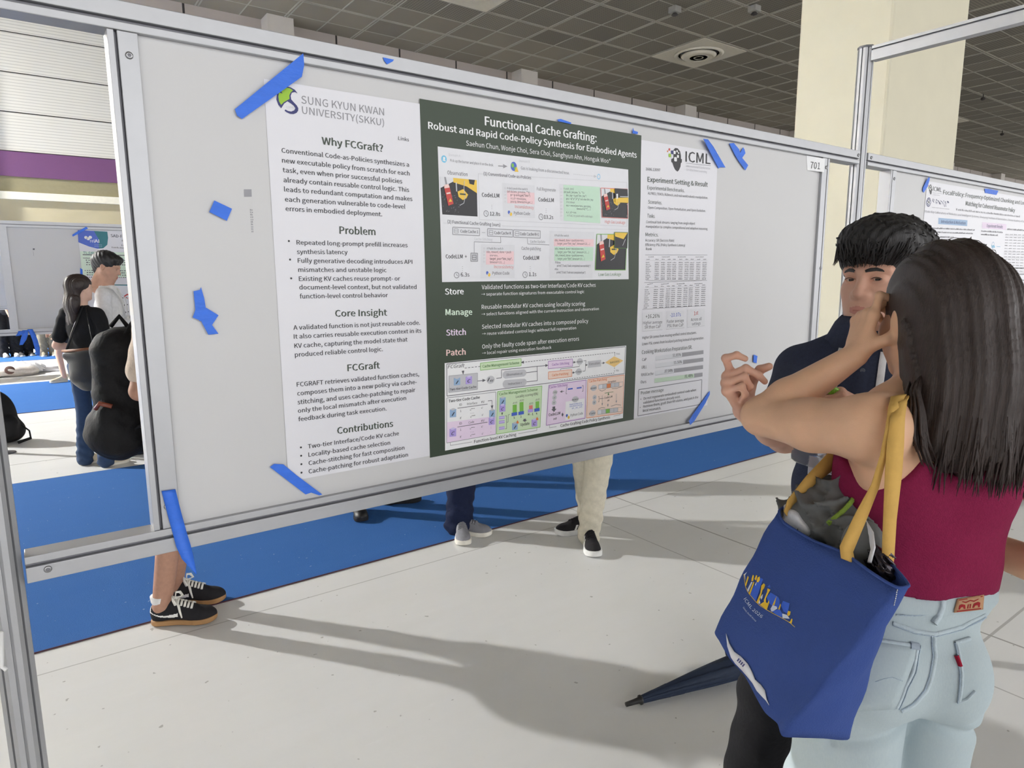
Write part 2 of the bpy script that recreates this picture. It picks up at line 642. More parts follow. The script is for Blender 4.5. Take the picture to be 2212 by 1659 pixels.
def vpost(x0, x1, yf, z0, z1, face_right):
    mb = MB()
    yb = yf + DEEP
    ga, gb = (x0 + 0.0107, x0 + 0.0152) if face_right else (x1 - 0.0152, x1 - 0.0107)
    mb.box((x0, yf, z0), (ga, yb, z1))
    mb.box((gb, yf, z0), (x1, yb, z1))
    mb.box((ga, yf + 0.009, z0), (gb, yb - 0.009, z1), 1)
    return mb


def screw(t, c, axis=(0, -1, 0), r=0.0062):
    s = MB().lathe([(r, 0), (r, 0.0015), (r * 0.85, 0.0028), (r * 0.55, 0.0028)], c, 20, axis=axis).build('screw', steel, t)
    MB().lathe([(r * 0.5, 0.0029), (r * 0.4, 0.0031)], c, 6, axis=axis).build('socket', alu_d, s)
    return s


def tall_post(x, y, ztop, label, cut=0.0):
    """eight-sided grooved upright standing on a foot"""
    t = thing('upright_post', label, 'post', (x, y, 0))
    r = 0.029
    mb = MB()
    pts = []
    for k in range(8):
        a = math.pi / 8 + k * math.pi / 4
        a2 = a + math.pi / 4
        A = np.array([math.cos(a), math.sin(a)]) * r
        B = np.array([math.cos(a2), math.sin(a2)]) * r
        n = (A + B) / 2
        n /= np.linalg.norm(n)
        q = [A, A * 0.60 + B * 0.40, A * 0.60 + B * 0.40 - n * 0.008, A * 0.40 + B * 0.60 - n * 0.008, A * 0.40 + B * 0.60]
        pts += q
    P = [(x + a[0], y + a[1], 0.012) for a in pts]
    mb.prism(P[::-1], (0, 0, ztop - 0.012))
    mb.build('shaft', alu, t)
    MB().lathe([(0.0305, -0.004), (0.0305, 0.004)], (x, y, ztop), 8).build('end_cap', alu_d, t)
    MB().lathe([(0.09, 0.0), (0.09, 0.006), (0.04, 0.012)], (x, y, 0), 24).build('foot_plate', alu_d, t)
    return t


XLP, XRP = -0.0735, 2.705
YP = DB + 0.012
tall_post(XLP, YP, 2.45, 'tall grooved aluminium post at the left picture edge, carrying the main board')
tp = tall_post(XRP, YP, 2.45, 'tall grooved aluminium post between the main board and the right board')
tall_post(5.56, YP, 2.45, 'tall grooved aluminium post far right, hidden behind the woman in maroon')

# overhead crossbar towards the photographer
cb = thing('overhead_crossbar', 'aluminium crossbar running from the tall right post over the two visitors', 'crossbar', (XRP, YP, 2.42))
mb = MB()
mb.box((XRP - 0.018, -0.9, 2.395), (XRP + 0.018, YP - 0.0302, 2.431))
mb.box((XRP - 0.018, -0.9, 2.437), (XRP + 0.018, YP - 0.0302, 2.447))
mb.build('beam', alu, cb)
MB().box((XRP - 0.010, -0.9, 2.430), (XRP + 0.010, YP - 0.0302, 2.438)).build('groove', alu_d, cb)

YR = DB - 0.012                 # front of the rails


def board(x0, x1, px0, px1, label, y=DB, screws=()):
    t = thing('poster_board', label, 'display board', (x0, y, ZB0))
    yr = y - 0.012
    hrail(x0, x1, yr, ZB1 - 0.048, ZB1, True).build('top_rail', [alu, alu_d], t, bevel=0.0012)
    hrail(x0, x1, yr, ZB0, ZB0 + 0.048, False).build('bottom_rail', [alu, alu_d], t, bevel=0.0012)
    vpost(px0, px0 + 0.047, yr + 0.002, ZB0 + 0.0482, ZB1 - 0.0482, True).build('side_post', [alu, alu_d], t, bevel=0.0012)
    vpost(px1 - 0.047, px1, yr + 0.002, ZB0 + 0.0482, ZB1 - 0.0482, False).build('side_post', [alu, alu_d], t, bevel=0.0012)
    MB().box((px0 + 0.0472, y, ZB0 + 0.0482), (px1 - 0.0472, y + 0.018, ZB1 - 0.0482)).build('panel', pan_m, t)
    for sx_, sz_, dy in screws:
        screw(t, (sx_, yr + dy, sz_))
    return t


board(XLP + 0.0312, XRP - 0.0312, 0.160, 2.463, 'main white poster board in aluminium frame carrying the large green and white poster',
      screws=[(0.191, 1.979, 0.002), (-0.011, 1.090, 0), (0.186, 1.163, 0.002), (2.441, 1.985, 0.002), (2.441, 1.17, 0.002), (2.66, 2.049, 0), (2.45, 1.62, 0.002)])
board(XRP + 0.0312, 5.56 - 0.0312, 2.935, 5.26, 'white poster board at the right edge with the poster about visuomotor policy',
      screws=[(2.76, 2.049, 0), (2.965, 1.985, 0.002)])

# white end of a cable tie at the left post
ct = MB()
a = on_y(3, 1365, 1.37)
b = on_y(4, 1440, 1.37)
ct.tube([a, b, on_y(14, 1447, 1.365)], 0.0035, 8)
tag(ct.build('cable_tie', mat('white_nylon', rgb(236, 236, 236), 0.4)), 'white nylon cable tie end sticking out beside the left post', 'cable tie')
# ================================================================== PRINTED MATTER
INK = {}


def ink(name, c, rough=0.45):
    if name not in INK:
        INK[name] = mat('ink_' + name, rgb(*c), rough, vary=0.02, scale=40)
    return INK[name]


for nm, c in dict(black=(42, 42, 46), grey=(98, 98, 104), mid=(150, 150, 155), light=(198, 199, 204), pale=(220, 221, 226), white=(238, 239, 241), panel=(226, 227, 232),
                  green=(52, 66, 50), head=(62, 72, 62), logogrey=(142, 142, 148), navy=(42, 46, 110), lime=(152, 196, 40), mint=(196, 226, 204), pink=(240, 206, 210),
                  lilac=(206, 198, 236), lav=(178, 160, 226), sky=(150, 180, 214), blue=(74, 104, 200), orange=(226, 130, 70), peach=(240, 216, 202), yellow=(236, 196, 70),
                  sand=(240, 204, 130), red=(200, 66, 60), salmon=(226, 130, 122), leaf=(126, 190, 80), palegreen=(206, 228, 192), purple=(150, 96, 176), darkgreen=(84, 130, 70),
                  teal=(40, 120, 130), cyan=(120, 196, 230), bar=(150, 150, 156), barl=(214, 216, 222), barg=(190, 212, 190), tmint=(214, 232, 214), tpink=(240, 206, 200), tlil=(232, 214, 236)).items():
    ink(nm, c)
INKS = list(INK)
IM = [INK[k] for k in INKS]
_TX = {}


FONT = None
try:
    import os
    fp = os.path.join(bpy.utils.resource_path('LOCAL'), 'datafiles', 'fonts', 'Noto Sans CJK Regular.woff2')   # a font of the renderer itself
    FONT = bpy.data.fonts.load(fp) if os.path.exists(fp) else None
except Exception:
    FONT = None


def glyphs(s, shear=0.0):
    k = (s, shear)
    if k not in _TX:
        cu = bpy.data.curves.new('lettering', 'FONT')
        cu.body = s
        if FONT:
            cu.font = FONT
        cu.size = 1.0
        cu.shear = shear
        cu.resolution_u = 2
        ob = bpy.data.objects.new('lettering', cu)
        me = ob.to_mesh()
        v = np.empty(len(me.vertices) * 3)
        me.vertices.foreach_get('co', v)
        v = v.reshape(-1, 3)[:, :2].copy()
        f = [tuple(q.vertices) for q in me.polygons]
        ob.to_mesh_clear()
        bpy.data.objects.remove(ob)
        bpy.data.curves.remove(cu)
        _TX[k] = (v, f, v[:, 0].min(), v[:, 0].max())
    return _TX[k]


CAP = float(glyphs('H')[0][:, 1].max())


class Print:
    """flat printing on the plane y = Y, slightly raised layer by layer; o = (x, y, scale) of the zoomed view the numbers were read from"""
    def __init__(self, Y=DB, wave=None, base=0.0):
        self.Y, self.w, self.base = Y, wave or (lambda x, z: 0.0), base
        self.mb = MB()
        self.o = (0, 0, 1.0)

    def view(self, x, y, s):
        self.o = (x, y, s)
        return self

    def P(self, p):
        q = on_y(self.o[0] + p[0] / self.o[2], self.o[1] + p[1] / self.o[2], self.Y)
        return np.array([q[0], q[2]])

    def put(self, pts2, faces, ink_, layer):
        vs = [(x, self.Y - self.w(x, z) - self.base - 0.0003 * layer, z) for x, z in pts2]
        self.mb.add(vs, faces, INKS.index(ink_))

    def quad(self, a, b, c, d, ink_, layer=1, n=0):
        """corners clockwise from top left, view units"""
        A, B, C, D = [self.P(q) for q in (a, b, c, d)]
        nx = n or max(1, int(np.linalg.norm(B - A) / 0.014))
        nz = n or max(1, int(np.linalg.norm(D - A) / 0.014))
        pts = []
        for j in range(nz + 1):
            t = j / nz
            for i in range(nx + 1):
                s = i / nx
                pts.append((A * (1 - s) + B * s) * (1 - t) + (D * (1 - s) + C * s) * t)
        fs = [(j * (nx + 1) + i, (j + 1) * (nx + 1) + i, (j + 1) * (nx + 1) + i + 1, j * (nx + 1) + i + 1) for j in range(nz) for i in range(nx)]
        self.put(pts, fs, ink_, layer)

    def poly(self, pts, ink_, layer=1):
        self.put([self.P(q) for q in pts], [tuple(range(len(pts)))], ink_, layer)

    def disc(self, c, r, ink_, layer=1, n=18, sx=1.0, r2=None, a0=0.0, a1=2 * math.pi):
        """r in view units along z; drawn round on the board; r2 inner radius"""
        C = self.P(c)
        R = abs(self.P((c[0], c[1] - r))[1] - C[1])
        if r2 is None:
            pts = [C + np.array([math.cos(a) * R * sx, math.sin(a) * R]) for a in np.linspace(a0, a1, n, endpoint=False)]
            self.put(pts, [tuple(range(n))], ink_, layer)
        else:
            R2 = R * r2 / r
            A = np.linspace(a0, a1, n + 1)
            pts = [C + np.array([math.cos(a) * q * sx, math.sin(a) * q]) for a in A for q in (R, R2)]
            self.put(pts, [(2 * i, 2 * i + 2, 2 * i + 3, 2 * i + 1) for i in range(n)], ink_, layer)

    def line(self, pts, w, ink_, layer=2, dash=0):
        """w in metres"""
        for a, b in zip(pts[:-1], pts[1:]):
            A, B = self.P(a), self.P(b)
            L = np.linalg.norm(B - A)
            if L < 1e-6:
                continue
            t = (B - A) / L
            nrm = np.array([-t[1], t[0]]) * w / 2
            k = max(1, int(L / dash)) if dash else max(1, int(L / 0.03))
            for i in range(k):
                s0, s1 = i / k, (i + (0.6 if dash else 1)) / k
                p, q = A + (B - A) * s0, A + (B - A) * s1
                self.put([p - nrm, q - nrm, q + nrm, p + nrm], [(0, 1, 2, 3)], ink_, layer)

    def frame(self, a, b, c, d, w, ink_, layer=2):
        self.line([a, b, c, d, a], w, ink_, layer)

    def arrow(self, a, b, w, ink_, head=0.006, layer=2, dash=0):
        self.line([a, b], w, ink_, layer, dash)
        A, B = self.P(a), self.P(b)
        t = (B - A) / (np.linalg.norm(B - A) + 1e-9)
        n = np.array([-t[1], t[0]])
        self.put([B + t * head * 0.3, B - t * head + n * head * 0.5, B - t * head - n * head * 0.5], [(0, 1, 2)], ink_, layer)

    def text(self, s, a, b, ch=None, ink_='black', bold=0.0, layer=2, shear=0.0):
        """baseline from a to b; ch cap height in view units"""
        v, f, x0, x1 = glyphs(s, shear)
        A, B = self.P(a), self.P(b)
        ux = (B - A) / (x1 - x0)
        if ch:
            sz = abs(self.P((a[0], a[1] - ch))[1] - A[1]) / CAP
        else:
            sz = np.linalg.norm(ux)
        t = (B - A) / np.linalg.norm(B - A)
        uy = np.array([-t[1], t[0]]) * sz
        pts = A + (v[:, :1] - x0) * ux + v[:, 1:2] * uy
        if bold <= 0:
            self.put(pts, f, ink_, layer)
            return
        m = bold * sz * CAP * 1.9
        for i, (du, dv) in enumerate(((-1, 0.4), (1, -0.4), (0, 0)) if bold > 0.008 else ((-0.7, 0), (0.7, 0))):
            self.put(pts + (t * du + uy / sz * dv) * m, f, ink_, layer + 0.06 * i)

    def marks(self, a, b, ch, ink_, n, layer=2, seed=1):
        """an unreadable row of tiny print"""
        r = random.Random(seed)
        A, B = self.P(a), self.P(b)
        hgt = abs(self.P((a[0], a[1] - ch))[1] - A[1])
        for i in range(n):
            s0 = (i + 0.1) / n
            s1 = (i + 0.55 + 0.35 * r.random()) / n
            p, q = A + (B - A) * s0, A + (B - A) * s1
            h = hgt * (0.6 + 0.4 * r.random())
            self.put([p, q, q + (0, h), p + (0, h)], [(0, 1, 2, 3)], ink_, layer)

    def build(self, name, parent):
        # drop unused inks
        used = sorted(set(self.mb.m))
        self.mb.m = [used.index(i) for i in self.mb.m]
        return self.mb.build(name, [IM[i] for i in used], parent)


def wave(x, z):
    g = lambda cx_, cz_, sx_, sz_: math.exp(-((x - cx_) / sx_) ** 2 - ((z - cz_) / sz_) ** 2)
    return 0.0012 + 0.0035 * g(1.53, 1.80, 0.13, 0.09) + 0.0045 * g(1.53, 1.58, 0.13, 0.09) + 0.003 * g(1.5, 1.38, 0.18, 0.14) \
        + 0.0035 * g(0.80, 1.60, 0.12, 0.35) + 0.003 * g(0.55, 1.78, 0.10, 0.10) + 0.0025 * g(1.15, 1.75, 0.2, 0.15) + 0.0006 * math.sin(9 * x + 4 * z)


poster = thing('research_poster', 'large wide research poster with dark green centre taped to the main board', 'poster', (1.12, DB, 1.57))
paper = mat('poster_paper', rgb(224, 224, 230), 0.33, vary=0.01, scale=3, spec=0.4)
PX0, PX1, PZ0, PZ1 = 0.4215, 1.822, 1.166, 1.979
mb = MB()
nx, nz = 110, 70
mb.grid([[(PX0 + (PX1 - PX0) * i / nx, DB - wave(PX0 + (PX1 - PX0) * i / nx, PZ0 + (PZ1 - PZ0) * j / nz), PZ0 + (PZ1 - PZ0) * j / nz) for j in range(nz + 1)] for i in range(nx + 1)])
mb.build('sheet', paper, poster)


def newp():
    return Print(DB, wave)


L5, L6, L7 = (540, 100, 3.95), (540, 460, 3.95), (540, 820, 3.95)
C1, C2, C3, C4 = (900, 200, 4.424), (930, 300, 5.027), (930, 600, 5.027), (950, 740, 5.267)
R1, R2, R3 = (1360, 280, 5.925), (1360, 520, 5.925), (1360, 660, 5.925)

# ---- left column
for s, a, b in (('Why FCGraft?', (612, 838), (1130, 902)), ('Problem', (762, 1600), (1065, 1612))):
    p = newp().view(*L5)
    p.text(s, a, b, 62, 'head', 0.022)
    p.build('section_heading', poster)
for v_, s, a, b in ((L6, 'Core Insight', (727, 885), (1165, 875)), (L6, 'FCGraft', (832, 1350), (1105, 1325)), (L7, 'Contributions', (745, 463), (1218, 400))):
    p = newp().view(*v_)
    p.text(s, a, b, 56, 'head', 0.022)
    p.build('section_heading', poster)
p = newp().view(*L5)
for s, a, b in (('Conventional Code-as-Policies synthesizes a', (268, 908), (1350, 1030)), ('new executable policy from scratch for each', (272, 993), (1355, 1105)),
                ('task, even when prior successful policies', (278, 1075), (1292, 1172)), ('already contain reusable control logic. This', (285, 1160), (1350, 1245)),
                ('leads to redundant computation and makes', (290, 1240), (1378, 1322)), ('each generation vulnerable to code-level', (297, 1325), (1318, 1388)),
                ('errors in embodied deployment.', (302, 1405), (1122, 1452))):
    p.text(s, a, b, 40, 'black', 0.012)
p.view(*L6)
for s, a, b in (('Repeated long-prompt prefill increases', (397, 270), (1337, 293)), ('synthesis latency', (400, 350), (830, 353)), ('Fully generative decoding introduces API', (407, 425), (1377, 435)),
                ('mismatches and unstable logic', (412, 503), (1160, 505)), ('Existing KV caches reuse prompt- or', (417, 580), (1275, 577)), ('document-level context, but not validated', (420, 653), (1413, 648)),
                ('function-level control behavior', (425, 730), (1172, 718)), ('A validated function is not just reusable code.', (370, 997), (1443, 952)),
                ('It also carries reusable execution context in its', (373, 1073), (1455, 1020)), ('KV cache, capturing the model state that', (378, 1152), (1338, 1095)),
                ('produced reliable control logic.', (383, 1228), (1130, 1178)), ('FCGRAFT retrieves validated function caches,', (398, 1482), (1437, 1390)),
                ('composes them into a new policy via cache-', (402, 1558), (1418, 1457)), ('stitching, and uses cache-patching to repair', (405, 1633), (1405, 1525))):
    p.text(s, a, b, 38, 'black', 0.012)
for c in ((330, 240), (340, 398), (350, 558)):
    p.disc(c, 9, 'black', 2, 10)
p.view(*L7)
for s, a, b in (('only the local mismatch after execution', (408, 283), (1328, 172)), ('feedback during task execution.', (412, 355), (1163, 262)), ('Two-tier Interface/Code KV cache', (493, 587), (1268, 473)),
                ('Locality-based cache selection', (497, 657), (1193, 553)), ('Cache-stitching for fast composition', (499, 729), (1315, 595)), ('Cache-patching for robust adaptation', (499, 800), (1345, 655))):
    p.text(s, a, b, 36, 'black', 0.012)
for c in ((432, 577), (434, 648), (436, 720), (437, 792)):
    p.disc(c, 8.5, 'black', 2, 10)
p.view(*L5)
p.text('Links', (1260, 800), (1350, 815), 30, 'black', 0.008)
p.build('paragraph_text', poster)
# ---- university emblem and name
p = newp().view(*L5)
p.text('SUNG KYUN KWAN', (437, 488), (1140, 593), 66, 'logogrey', 0.0)
p.text('UNIVERSITY(SKKU)', (443, 575), (1140, 682), 62, 'logogrey', 0.0)
ep = lambda pts, k, l: p.poly(pts, k, l)
ep([(228, 400), (245, 366), (275, 347), (310, 343), (345, 352), (380, 372), (404, 402), (380, 392), (355, 398), (345, 425), (350, 455), (372, 480), (396, 505), (410, 530), (408, 552),
    (395, 570), (370, 580), (340, 578), (312, 565), (293, 552), (300, 540), (322, 553), (350, 558), (375, 548), (385, 530), (372, 510), (348, 490), (318, 470), (290, 490), (265, 530), (240, 500), (224, 455)], 'navy', 2)
ep([(245, 395), (266, 366), (300, 353), (338, 360), (365, 378), (345, 395), (333, 420), (335, 450), (310, 465), (285, 480), (263, 502), (245, 470), (240, 430)], 'lime', 3)
ep([(245, 395), (275, 405), (262, 382)], 'navy', 4)
p.text('1398', (308, 528), (370, 532), 16, 'light', 0.0)
p.build('university_emblem', poster)

# ---- green centre with title
p = newp().view(*C1)
p.view(0, 0, 1)
p.quad((905, 213.6), (1384.5, 292.8), (1368.3, 906.0), (928, 988.5), 'green', 1)
p.build('green_panel', poster)
p = newp().view(*C1)
p.text('Functional Cache Grafting:', (650, 313), (1712, 473), 84, 'white', 0.022, 2)
p.text('Robust and Rapid Code-Policy Synthesis for Embodied Agents', (105, 348), (2095, 625), 66, 'white', 0.022, 2)
p.text('Saehun Chun, Wonje Choi, Sera Choi, Sanghyun Ahn, Honguk Woo*', (467, 508), (1845, 677), 48, 'white', 0.002, 2)
p.build('title_text', poster)
for s, a, b, k in (('Store', (146, 182), (347, 178), 'white'), ('Manage', (152, 405), (441, 400), 'tmint'), ('Stitch', (160, 627), (372, 618), 'tlil'), ('Patch', (163, 845), (370, 833), 'tpink')):
    p = newp().view(*C3)
    p.text(s, a, b, 64, k, 0.026)
    p.build('method_word', poster)
for i_, (s, a, b, ch) in enumerate((('Validated functions as two-tier Interface/Code KV caches', (547, 125), (1788, 98), 46), ('→ separate function signatures from executable control logic', (543, 195), (1665, 165), 33),
                    ('Reusable modular KV caches using locality scoring', (547, 340), (1675, 300), 46), ('→ select functions aligned with the current instruction and observation', (545, 412), (1822, 350), 33),
                    ('Selected modular KV caches into a composed policy', (550, 555), (1708, 488), 46), ('→ reuse validated control logic without full regeneration', (552, 625), (1577, 558), 33),
                    ('Only the faulty code span after execution errors', (553, 770), (1608, 682), 46), ('→ local repair using execution feedback', (553, 835), (1308, 770), 33))):
    if i_ % 2 == 0:
        p = newp().view(*C3)
    p.text(s, a, b, ch, 'white', 0.004)
    if i_ % 2:
        p.build('method_line', poster)


# ---- first figure: observation and code comparison
p = newp().view(*C2)
p.quad((68, 85), (2138, 335), (2138, 1524), (112, 1555), 'panel', 2)
K = 3
p.disc((136, 222), 40, 'cyan', K, 20, 0.9)
p.disc((136, 212), 14, 'white', K + 1, 12)
p.disc((136, 245), 20, 'white', K + 1, 12, 1, None, 0, math.pi)
p.text('Domain A', (188, 188), (315, 200), 26, 'light', 0, K)
p.text('Pick up the burner and place it on the desk.', (203, 250), (678, 300), 28, 'grey', 0, K)
p.arrow((728, 295), (818, 300), 0.0022, 'mid', 0.010, K)
p.disc((897, 300), 50, 'blue', K, 20, 0.85)
p.disc((885, 290), 24, 'leaf', K + 1, 9, 0.8)
p.disc((912, 322), 18, 'leaf', K + 1, 8, 0.8)
p.poly([(928, 300), (948, 360), (903, 358)], 'yellow', K + 1)
p.text('Domain B', (955, 252), (1072, 262), 26, 'light', 0, K)
p.text('Gas is leaking from a disconnected hose.', (975, 333), (1500, 388), 32, 'grey', 0, K)
p.arrow((1545, 385), (1790, 410), 0.0015, 'light', 0.008, K, 0.006)
p.disc((1818, 412), 30, 'cyan', K, 18, 0.8, 22)
p.text('Observation', (172, 388), (392, 408), 42, 'grey', 0.004, K)
p.text('(1) Conventional Code-as-Policies', (570, 395), (1085, 440), 34, 'grey', 0.014, K)
p.frame((510, 380), (2120, 475), (2120, 950), (522, 878), 0.0008, 'light', K)


def gripper_photo(c, flip, edge=None):
    """small printed photograph: dark table, red can, yellow clamp"""
    a, b, cc, d = [np.array(q, float) for q in c]
    m = lambda u, v: tuple((a * (1 - u) + b * u) * (1 - v) + (d * (1 - u) + cc * u) * v)
    p.quad(m(0, 0), m(1, 0), m(1, 1), m(0, 1), 'black', K)
    p.poly([m(0, 0), m(0.36, 0), m(0.36, 0.10), m(0, 0.30)], 'pale', K + 1)
    p.poly([m(0.36, 0), m(1, 0), m(1, 0.36), m(0.72, 0.2), m(0.36, 0.12)], 'yellow', K + 1)
    p.poly([m(0.78, 0.0), m(0.95, 0), m(0.92, 0.14), m(0.8, 0.12)], 'black', K + 2)
    p.poly([m(0.12, 0.0), m(0.16, 0.0), m(0.2, 0.26), m(0.15, 0.26)], 'mid', K + 2)
    p.poly([m(0.42, 0.12), m(0.45, 0.12), m(0.45, 0.36), m(0.42, 0.36)], 'light', K + 2)
    p.poly([m(0.46, 0.36), m(0.62, 0.28), m(0.75, 0.42), m(0.70, 0.52), m(0.6, 0.58), m(0.48, 0.5)], 'yellow', K + 2)
    p.poly([m(0.52, 0.4), m(0.68, 0.40), m(0.68, 0.44), m(0.52, 0.44)], 'head', K + 3)
    p.line([m(0.66, 0.05), m(0.64, 0.25), m(0.66, 0.5), m(0.62, 0.66), m(0.5, 0.73)], 0.0014, 'light', K + 3)
    p.poly([m(0.09, 0.26), m(0.24, 0.22), m(0.33, 0.70), m(0.18, 0.76)], 'red', K + 3)
    p.poly([m(0.10, 0.21), m(0.22, 0.18), m(0.245, 0.27), m(0.095, 0.31)], 'tpink', K + 4)
    p.poly([m(0.19, 0.66), m(0.24, 0.56), m(0.29, 0.64)], 'yellow', K + 5)
    p.poly([m(0.14, 0.42), m(0.25, 0.39), m(0.26, 0.43), m(0.15, 0.46)], 'tpink', K + 5)
    r = random.Random(5)
    if not flip:
        for i in range(26):
            u, v = 0.03 + 0.45 * r.random(), 0.45 + 0.5 * r.random()
            p.line([m(u, v), m(u + 0.05 * r.random(), v - 0.05 * r.random())], 0.0014, 'grey', K + 1)
    if edge:
        p.frame(m(0, 0), m(1, 0), m(1, 1), m(0, 1), 0.0016, edge, K + 5)


gripper_photo([(88, 412), (492, 450), (500, 845), (115, 822)], False)
gripper_photo([(1838, 535), (2122, 548), (2128, 866), (1850, 852)], False, 'salmon')
p.quad((1985, 538), (2122, 548), (2130, 700), (1990, 685), 'black', K + 6)
p.poly([(1990, 642), (2130, 640), (2130, 698), (1990, 690)], 'yellow', K + 7)
p.poly([(2000, 600), (2018, 598), (2018, 650), (2002, 655)], 'white', K + 8)
p.line([(2040, 630), (2125, 632)], 0.0022, 'light', K + 8)
p.text('High Gas Leakage', (1885, 915), (2103, 925), 32, 'salmon', 0, K)
p.text('CodeLLM', (549, 630), (738, 640), 44, 'black', 0.016, K)
p.text('12.8s', (636, 833), (747, 838), 40, 'black', 0.012, K)
p.text('CodeLLM', (1162, 680), (1328, 688), 42, 'black', 0.016, K)
p.text('13.2s', (1223, 868), (1322, 872), 40, 'black', 0.012, K)
p.text('Full Regenerate', (1147, 560), (1350, 575), 34, 'grey', 0, K)
for c in ((594, 812), (1190, 848)):
    p.disc(c, 34, 'grey', K, 20, 1, 28)
    p.line([(c[0], c[1] - 18), c, (c[0] + 14, c[1] + 10)], 0.0010, 'grey', K)
for c in ((656, 722), (656, 740), (656, 760), (1244, 762), (1244, 780), (1244, 800)):
    p.disc(c, 4, 'mid', K, 6)
p.quad((768, 478), (1122, 508), (1124, 862), (778, 850), 'pale', K)
p.quad((820, 562), (1118, 588), (1120, 712), (825, 700), 'pink', K + 1)
for i, s in enumerate(('# do() push the switch', 'def do(env, p=noise, **k):', 'p = p or k.get("btn")', 'o,r,d = move(env,', 'pos=p, timeout=k.get...)')):
    x = (822, 822, 860, 860, 860)[i]
    p.text(s, (x, 548 + 36 * i), ((1045, 1072, 1070, 1030, 1095)[i], 560 + 36 * i), 24, ('mid', 'grey', 'black', 'grey', 'grey')[i], 0.006 if i == 2 else 0, K + 2)
    p.text('%d' % (12 + i), (790, 546 + 36 * i), (812, 546 + 36 * i), 18, 'light', 0, K + 2)
p.text('Inconsistency', (908, 752), (1110, 765), 34, 'salmon', 0, K + 1)


def snake(c, r, k):
    p.disc((c[0] - r * 0.3, c[1] - r * 0.3), r * 0.62, 'blue', k, 12, 0.8)
    p.disc((c[0] + r * 0.35, c[1] + r * 0.35), r * 0.62, 'yellow', k + 1, 12, 0.8)
    p.disc((c[0] - r * 0.1, c[1] + r * 0.1), r * 0.25, 'pale', k + 2, 8)


snake((852, 808), 32, K + 1)
p.text('Python Code', (895, 822), (1070, 830), 34, 'grey', 0.004, K + 1)
p.quad((1385, 490), (1830, 520), (1832, 918), (1398, 888), 'pale', K)
p.quad((1432, 500), (1828, 525), (1832, 918), (1436, 890), 'mint', K + 1)
for i, s in enumerate(('# push_btn()', 'def push_btn(env, *a, **k):', 'btn_top = k.get("btn_top")', 'pos = k["p"] if "p" in k else btn_top', '# first attempt', 'res = move(env=env, pos=pos,', 'timeout=k["t"], ...)', 'o, r, d = res', '# if fail, try push with code logic')):
    x = (1436, 1436, 1462, 1462, 1462, 1462, 1575, 1462, 1470)[i]
    e = (1545, 1660, 1680, 1755, 1555, 1730, 1725, 1570, 1750)[i]
    y = 552 + 36.5 * i
    p.text(s, (x, y), (e, y + (e - x) * 0.04), 22, 'mid' if i in (0, 4, 8) else 'grey', 0, K + 2)
    p.text('%d' % (12 + i), (1398, y), (1418, y), 18, 'light', 0, K + 2)
p.text('(2) Functional Cache Grafting (ours)', (172, 918), (747, 952), 36, 'grey', 0.012, K)
p.line([(125, 915), (165, 918)], 0.0008, 'light', K)
p.line([(765, 945), (2135, 988)], 0.0008, 'light', K)
for a, b, s, t0, t1 in ((228, 522, 'Code Cache 1', 312, 505), (610, 882, 'Code Cache K', 683, 865), (893, 1182, 'Code Cache K+1', 962, 1165)):
    y0 = 960 + (a - 228) * 0.042
    y1 = 960 + (b - 228) * 0.042
    p.quad((a, y0), (b, y1), (b, y1 + 80), (a, y0 + 80), 'pale', K)
    p.frame((a, y0), (b, y1), (b, y1 + 80), (a, y0 + 80), 0.0016, 'mid', K + 1)
    xc = a + 38
    p.frame((xc - 20, y0 + 18), (xc + 20, y0 + 20), (xc + 20, y0 + 66), (xc - 20, y0 + 64), 0.0011, 'mid', K + 1)
    p.line([(xc - 20, y0 + 40), (xc + 20, y0 + 42)], 0.0011, 'mid', K + 1)
    p.text(s, (t0, y0 + 60), (t1, y0 + 66), 32, 'grey', 0.012, K + 1)
for x in (552, 565, 578):
    p.disc((x, 1018), 4, 'grey', K, 6)
p.line([(752, 1065), (755, 1128), (463, 1118), (463, 1242)], 0.0014, 'mid', K)
p.line([(1042, 1080), (1047, 1142), (1280, 1152)], 0.0014, 'mid', K)
p.text('Cache-Stitching', (465, 1100), (663, 1108), 28, 'light', 0, K)
p.text('Cache Update', (1073, 1128), (1235, 1132), 28, 'mid', 0, K)
p.text('Cache-patching', (980, 1205), (1190, 1210), 34, 'grey', 0.002, K)
p.text('CodeLLM  +', (152, 1298), (382, 1298), 42, 'black', 0.016, K)
p.text('CodeLLM', (998, 1312), (1170, 1312), 42, 'black', 0.016, K)
p.quad((425, 1240), (500, 1242), (500, 1330), (425, 1330), 'light', K)
p.frame((425, 1240), (500, 1242), (500, 1330), (425, 1330), 0.0018, 'mid', K + 1)
p.frame((442, 1264), (484, 1264), (484, 1312), (442, 1312), 0.0011, 'grey', K + 1)
p.line([(442, 1288), (484, 1288)], 0.0011, 'grey', K + 1)
p.quad((538, 1145), (905, 1152), (905, 1512), (532, 1515), 'pale', K)
p.quad((592, 1218), (896, 1222), (896, 1365), (592, 1365), 'pink', K + 1)
for i, s in enumerate(('# Push the switch', 'obs, reward, done = push', 'env=env,', 'target_pos="btn_top",', 'timeout=1.0, ...)')):
    x = (600, 598, 633, 633, 633)[i]
    e = (780, 865, 722, 878, 795)[i]
    p.text(s, (x, 1202 + 37 * i), (e, 1204 + 37 * i), 24, ('mid', 'grey', 'grey', 'black', 'grey')[i], 0.006 if i == 3 else 0, K + 2)
    p.text('%d' % (12 + i), (560, 1198 + 36 * i), (582, 1198 + 36 * i), 18, 'light', 0, K + 2)
p.text('Inconsistency', (682, 1405), (893, 1408), 34, 'salmon', 0, K + 1)
snake((616, 1465), 32, K + 1)
p.text('Python Code', (663, 1475), (848, 1475), 34, 'grey', 0.004, K + 1)
